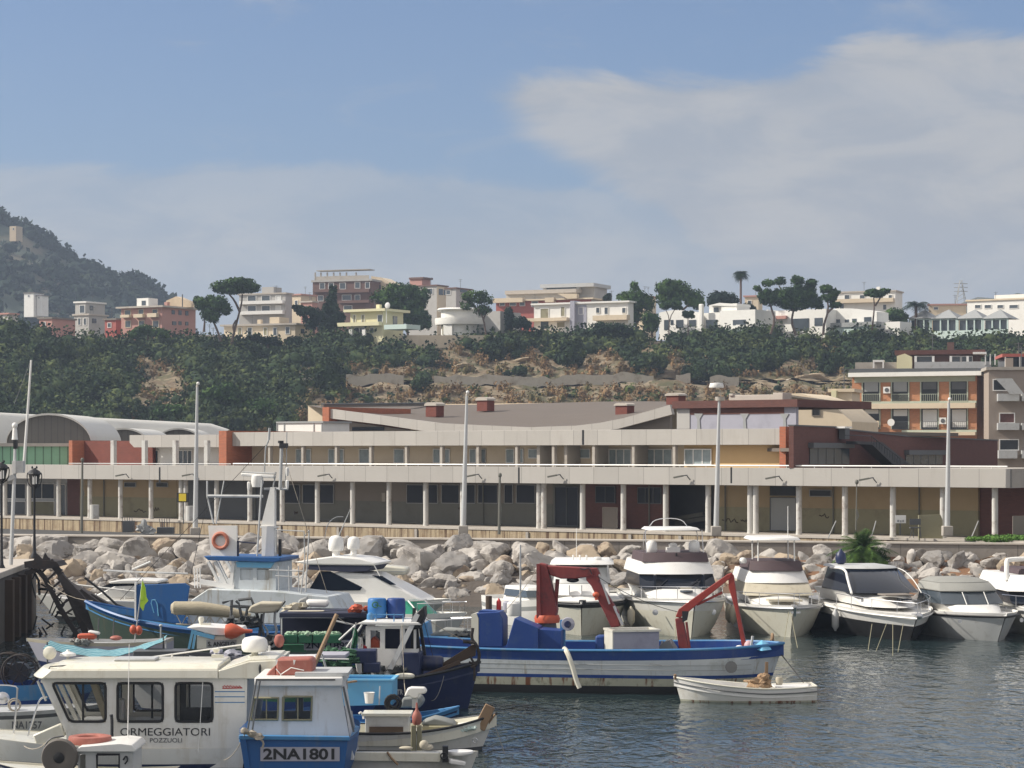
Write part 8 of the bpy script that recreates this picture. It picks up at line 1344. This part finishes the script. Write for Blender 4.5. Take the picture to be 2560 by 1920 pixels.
CP = Fr('camera_pole', 'grey pole with white box and white camera head at the left', 'camera pole', 34, 106, 0, 3.0); m = MB(); m.tube([CP.P(27, 1412, 0), CP.P(36, 1190, 0), CP.P(38, 1100, 0)], [.09, .08, .06], 8); CP.add('pole', m, 'alu'); m = MB(); CP.rect(m, 30, 39, 1152, 1184, -.2, .2); CP.add('cabinet', m, 'clean'); m = MB(); CP.rect(m, 39, 58, 1152, 1182, -.19, .19); CP.add('cabinet_side', m, 'lgrey'); m = MB(); q = CP.P(37, 1064, 0); m.ball(q, (.13, .13, .14)); m.lathe([(.14, -.62), (.12, -.5), (.1, -.2), (.08, -.1)], q, 10); CP.add('camera_head', m, 'clean'); m = MB(); CP.rect(m, 33, 42, 1100, 1122, -.12, .12); CP.add('bracket', m, 'iron'); m = MB(); m.bar(CP.P(20, 1198, 0), CP.P(38, 1190, 0), .2, .3); CP.add('arm', m, 'lgrey')
def at_sw(X, off=1.2):      # depth of the quay road edge at a bearing
    k = (X - 1280) / F; return (135.3 + off) / (1 + .242 * k)
single('flagpole', MB().tube([W(59, 1175, 168), W(78, 900, 168)], [.11, .07], 8), 'clean', 'white leaning pole rising above the vaulted hall at the left', 'pole'); m = MB(); m.tube([W(76, 905, 168), W(36, 1010, 168)], .02, 4); single('stay_cable', m, 'dgrey', 'thin stay cable left of the white leaning pole', 'cable')
for X0, Y0, X1, Y1, l, big in ((493, 968, 488, 1334, 'tall grey light pole left of the trawler mast', 0), (1167, 990, 1158, 1330, 'tall grey light pole left of the middle of the terminal', 0), (1798, 1003, 1790, 1332, 'tall light pole with white dish lamp above the mural block', 1), (2372, 1008, 2368, 1332, 'tall grey light pole before the brick wing at the right', 0)):
    d = at_sw(X1); LP = Fr('light_pole', l, 'light pole', X1, d, 0, HC - (Y1 + 8 - HY) * d / F, 'tall light poles along the quay'); a = LP.P(X1, Y1, 0); b = LP.P(X0, Y0, 0); m = MB().tube([(0, 0, 0), a * .5 + b * .5, b], [.16, .12, .07], 10); LP.add('pole', m, 'alu'); m = MB(); m.box(-.28, .28, -.28, .28, 0, .55); LP.add('base_block', m, 'plain', bevel=.04)
    m = MB(); 
    if big: m.lathe([(.1, .0), (.25, .03), (.28, .25), (.3, .26)], b + Vector((.05, 0, .0)), 12, 0); m.lathe([(.4, .75), (.42, .8), (.36, 1.0), (.1, 1.03)], b + Vector((-.15, 0, 0)), 16, 1); m.tube([b + Vector((.1, 0, .2)), b + Vector((0, 0, .8))], .03, 5)
    else: m.lathe([(.08, 0), (.06, .1), (.04, .14)], b, 8); m.ball(b + Vector((.05, 0, .22)), (.1, .1, .1), 1)
    LP.add('lamp_head', m, ['cap', 'clean'])
for X, Yt, Yb, l in ((206, 1150, 1333, 'old wooden lamp post left of the yellow sign'), (1250, 1188, 1336, 'dark narrow post before the strip windows of the terminal'), (2142, 1205, 1325, 'thin leaning post with small lamp behind the palm')):
    d = at_sw(X, 2.5 if X > 2000 else 1.5); q = MB(); q.tube([W(X - 2, Yb, d), W(X, Yt, d)], [.09, .06] if X != 2142 else [.04, .03], 7); q.ball(W(X, Yt, d), (.11, .11, .14)); q.tube([W(X - 1, Yt + 95, d), W(X + 4, Yt + 85, d), W(X, Yt + 70, d)], .05, 5); single('lamp_post', q, 'taupe2', l, 'lamp post')
YS = Fr('yellow_sign', 'square yellow sign on a dark board before the ochre wall', 'sign', 457, at_sw(457, 22), 20, 3.2); m = MB(); YS.rect(m, 443, 471, 1232, 1256, 0, .06); YS.add('board', m, 'iron'); m = MB(); YS.rect(m, 447, 465, 1234, 1253, -.03, -.001); YS.add('panel', m, 'yellow'); m = MB(); x = YS.fp(457, 1240)[0]; m.tube([(x, .1, 0), (x, .1, YS.fp(457, 1235)[1])], .04, 6); YS.add('post', m, 'dgrey')
for X, Y0, Y1 in ((236, 1262, 1297), (476, 1265, 1302)): d = at_sw(X, 20); p = W(X, Y1, d); p2 = W(X, Y0, d); single('bollard', MB().tube([p, p2], .32, 12), 'column', 'thick white bollard beside the column at the %s' % ('far left' if X < 300 else 'yellow sign'), 'bollard', 'thick white bollards')
WS = Fr('white_notice', 'small white notice board on a stand under the right canopy', 'notice board', 2251, 132.5, 0, 3.2); m = MB(); WS.rect(m, 2238, 2265, 1288, 1308, 0, .04); WS.add('board', m, 'clean'); m = MB(); WS.rect(m, 2249, 2252, 1308, 1338, .01, .03); WS.add('stand', m, 'dgrey'); m = MB(); [m.box(*q) for q in ((-.18, -.06, -.01, -.002, 1.0, 1.12), (-.02, .06, -.01, -.002, .98, 1.1), (.1, .2, -.01, -.002, 1.0, 1.12))]; WS.add('printed_marks', m, 'gshut')
CH = Fr('folding_chair', 'grey garden chair beside the white notice board', 'chair', 2288, 132, 0, 3.2); m = MB(); CH.rect(m, 2274, 2302, 1297, 1312, .15, .19); CH.add('backrest', m, 'dgrey'); m = MB(); CH.rect(m, 2276, 2302, 1318, 1321, -.3, .15); CH.add('seat', m, 'dgrey'); 
for a, b, y in ((2282, 2274, -.25), (2300, 2300, -.25), (2284, 2284, .15), (2300, 2303, .15)): m = MB(); m.tube([CH.P(a, 1320, y), CH.P(b, 1345, y)], .02, 5); CH.add('leg', m, 'dgrey')
m = MB(); q = [W(X, Y, 132.8) for X, Y in ((2296, 1350), (2296, 1288), (2350, 1286), (2356, 1300), (2356, 1350))]; m.prism([(p.x, p.z) for p in q], 132.7, 132.9); single('board_fence', m, 'olive', 'pale olive board screen under the right canopy', 'screen'); m = MB(); q = [W(X, Y, 131) for X, Y in ((2532, 1350), (2532, 1290), (2610, 1288), (2610, 1350))]; m.prism([(p.x, p.z) for p in q], 131, 131.1); single('board_fence', m, 'taupe', 'brownish board screen at the right edge', 'screen')
for X0, X1, l in ((2090, 2070, 'leaning pale stick on the right terrace, leftmost'), (2190, 2178, 'leaning pale stick on the right terrace behind the palm'), (2446, 2428, 'leaning pale stick on the right terrace right of the light pole')): single('stick', MB().tube([W(X0, 1302, 133), W(X1, 1345, 133)], .03, 5), 'lgrey', l, 'stick')
cl = [((W(X, 1347, 129.5).x, 129.5 + random.Random(X).uniform(-.5, 1), W(X, 1347, 129.5).z), (.35, .5, .12 if X < 2470 else .22)) for X in range(2428, 2600, 9)]; single('grass', leaves(cl, 2600, .14, 4, core=.5), mat('bright_grass', (.09, .19, .03), .9, var=.4), 'bright green grass growing on the right end of the sea wall', 'grass', kind='stuff')
palm('low_palm', 'bushy low fan palm growing among the boulders behind the black hulled cruiser', 2158, 1372, 1425, 127.0, 1.85, 90, .25, .8, 'palm', 9, .16, up=1.45, low=-.3); cl = [((W(2175, 1400, 127).x, 127.4, W(0, 1405, 127).z), (1.0, .8, .6))]
single('weeds', leaves(cl, 900, .3, 7), LM['mid'], 'dark undergrowth at the foot of the low palm', 'undergrowth', kind='stuff')
NP = MB(); g = random.Random(2); [NP.lump(W(g.uniform(348, 378), g.uniform(1318, 1334), 143), (.28, .22, .22), _, k=.7) for _ in range(9)]; NP.ball(W(360, 1312, 143), (.2, .2, .35), 0, 8, 6); single('net_heap', NP, 'gshut', 'grey heap of nets on the quay road', 'nets')
for X, Y0, Y1, w_, l in ((322, 1330, 1302, 26, 'low dark crate on the quay road left of the grey nets'), (415, 1334, 1318, 40, 'dark tangled gear on the quay road right of the grey nets')):
    m = MB(); q = W(X, Y0, 144); s_ = 144 / F; m.box(q.x - w_ * s_ / 2, q.x + w_ * s_ / 2, 143.5, 144.3, q.z, W(X, Y1, 144).z); [m.tube([q + Vector((i * .12 - .3, 0, .2)), q + Vector((i * .15 - .4, 0, .9))], .02, 4) for i in range(5)]; single('quay_crate', m, 'dgrey', l, 'crate')
for n_, (lb, a, b, sg) in enumerate((('stay wire from the trawler mast top to its bow', (672, 1105, 95), (300, 1500, 97), .0), ('stay wire from the trawler mast to its stern', (704, 1120, 95), (820, 1490, 94), .0), ('slack line from the trawler boom to the blue board', (520, 1242, 95), (470, 1470, 94), .01),
    ('mooring line from the pier to the trawler bow', (72, 1412, 109), (232, 1502, 97), .03), ('second mooring line from the pier to the white launch', (70, 1408, 109), (212, 1498, 112), .03), ('line from the navy cabin boat gallows to the timber bowsprit', (1046, 1535, 75), (1182, 1612, 75), .02),
    ('line from the gallows down to the navy foredeck', (1052, 1520, 75), (1090, 1672, 75), .0), ('line from the thick red crane to the work boat stern', (1350, 1412, 81.8), (1260, 1530, 81.3), .04), ('sagging line between the two red cranes', (1492, 1440, 81.3), (1696, 1530, 80.8), .05),
    ('rope from the plum screened yacht stern to the rocks', (1600, 1440, 115), (1560, 1410, 128), .02), ('thin rope from the wooden boat bow to the water', (1238, 1815, 64.5), (1262, 1885, 62), .0), ('rope from the blue numbered transom to the pilot boat', (612, 1835, 57.4), (560, 1900, 60.5), .04),
    ('rope between the tank boat and the navy boat', (1078, 1752, 67), (1110, 1690, 74), .03), ('rope from the small cabin boat roof to the pilot boat foredeck', (120, 1852, 57), (60, 1865, 60), .04), ('line along the canopied boat top', (700, 1532, 80), (925, 1520, 80), .01), ('line from the leaning pale pole to the navy cabin roof', (842, 1540, 70.5), (900, 1556, 75), .03))):
    ropeline(lb, [W(*a), W(*b)], .011, 'rope' if n_ % 2 else 'drope', sg)
M['volm'] = None
hz = bpy.data.materials.new('haze_air'); hz.use_nodes = True; T = NT(hz.node_tree); T.n.clear(); pv = T.new('ShaderNodeVolumePrincipled'); pv.inputs['Color'].default_value = (.64, .78, 1, 1); pv.inputs['Density'].default_value = HAZE_D = .00024; pv.inputs['Anisotropy'].default_value = .2
ot_ = T.new('ShaderNodeOutputMaterial'); T.l.new(pv.outputs[0], ot_.inputs['Volume'])
m = MB().box(-9100, 9100, -61, 20100, -6.2, 235); hb = bpy.data.objects.new('haze', m.mesh('haze', [hz], smooth=False)); C.objects.link(hb); hb['kind'] = 'stuff'; hb['label'] = 'thin pale blue haze over harbour and hills'; hb['category'] = 'haze'
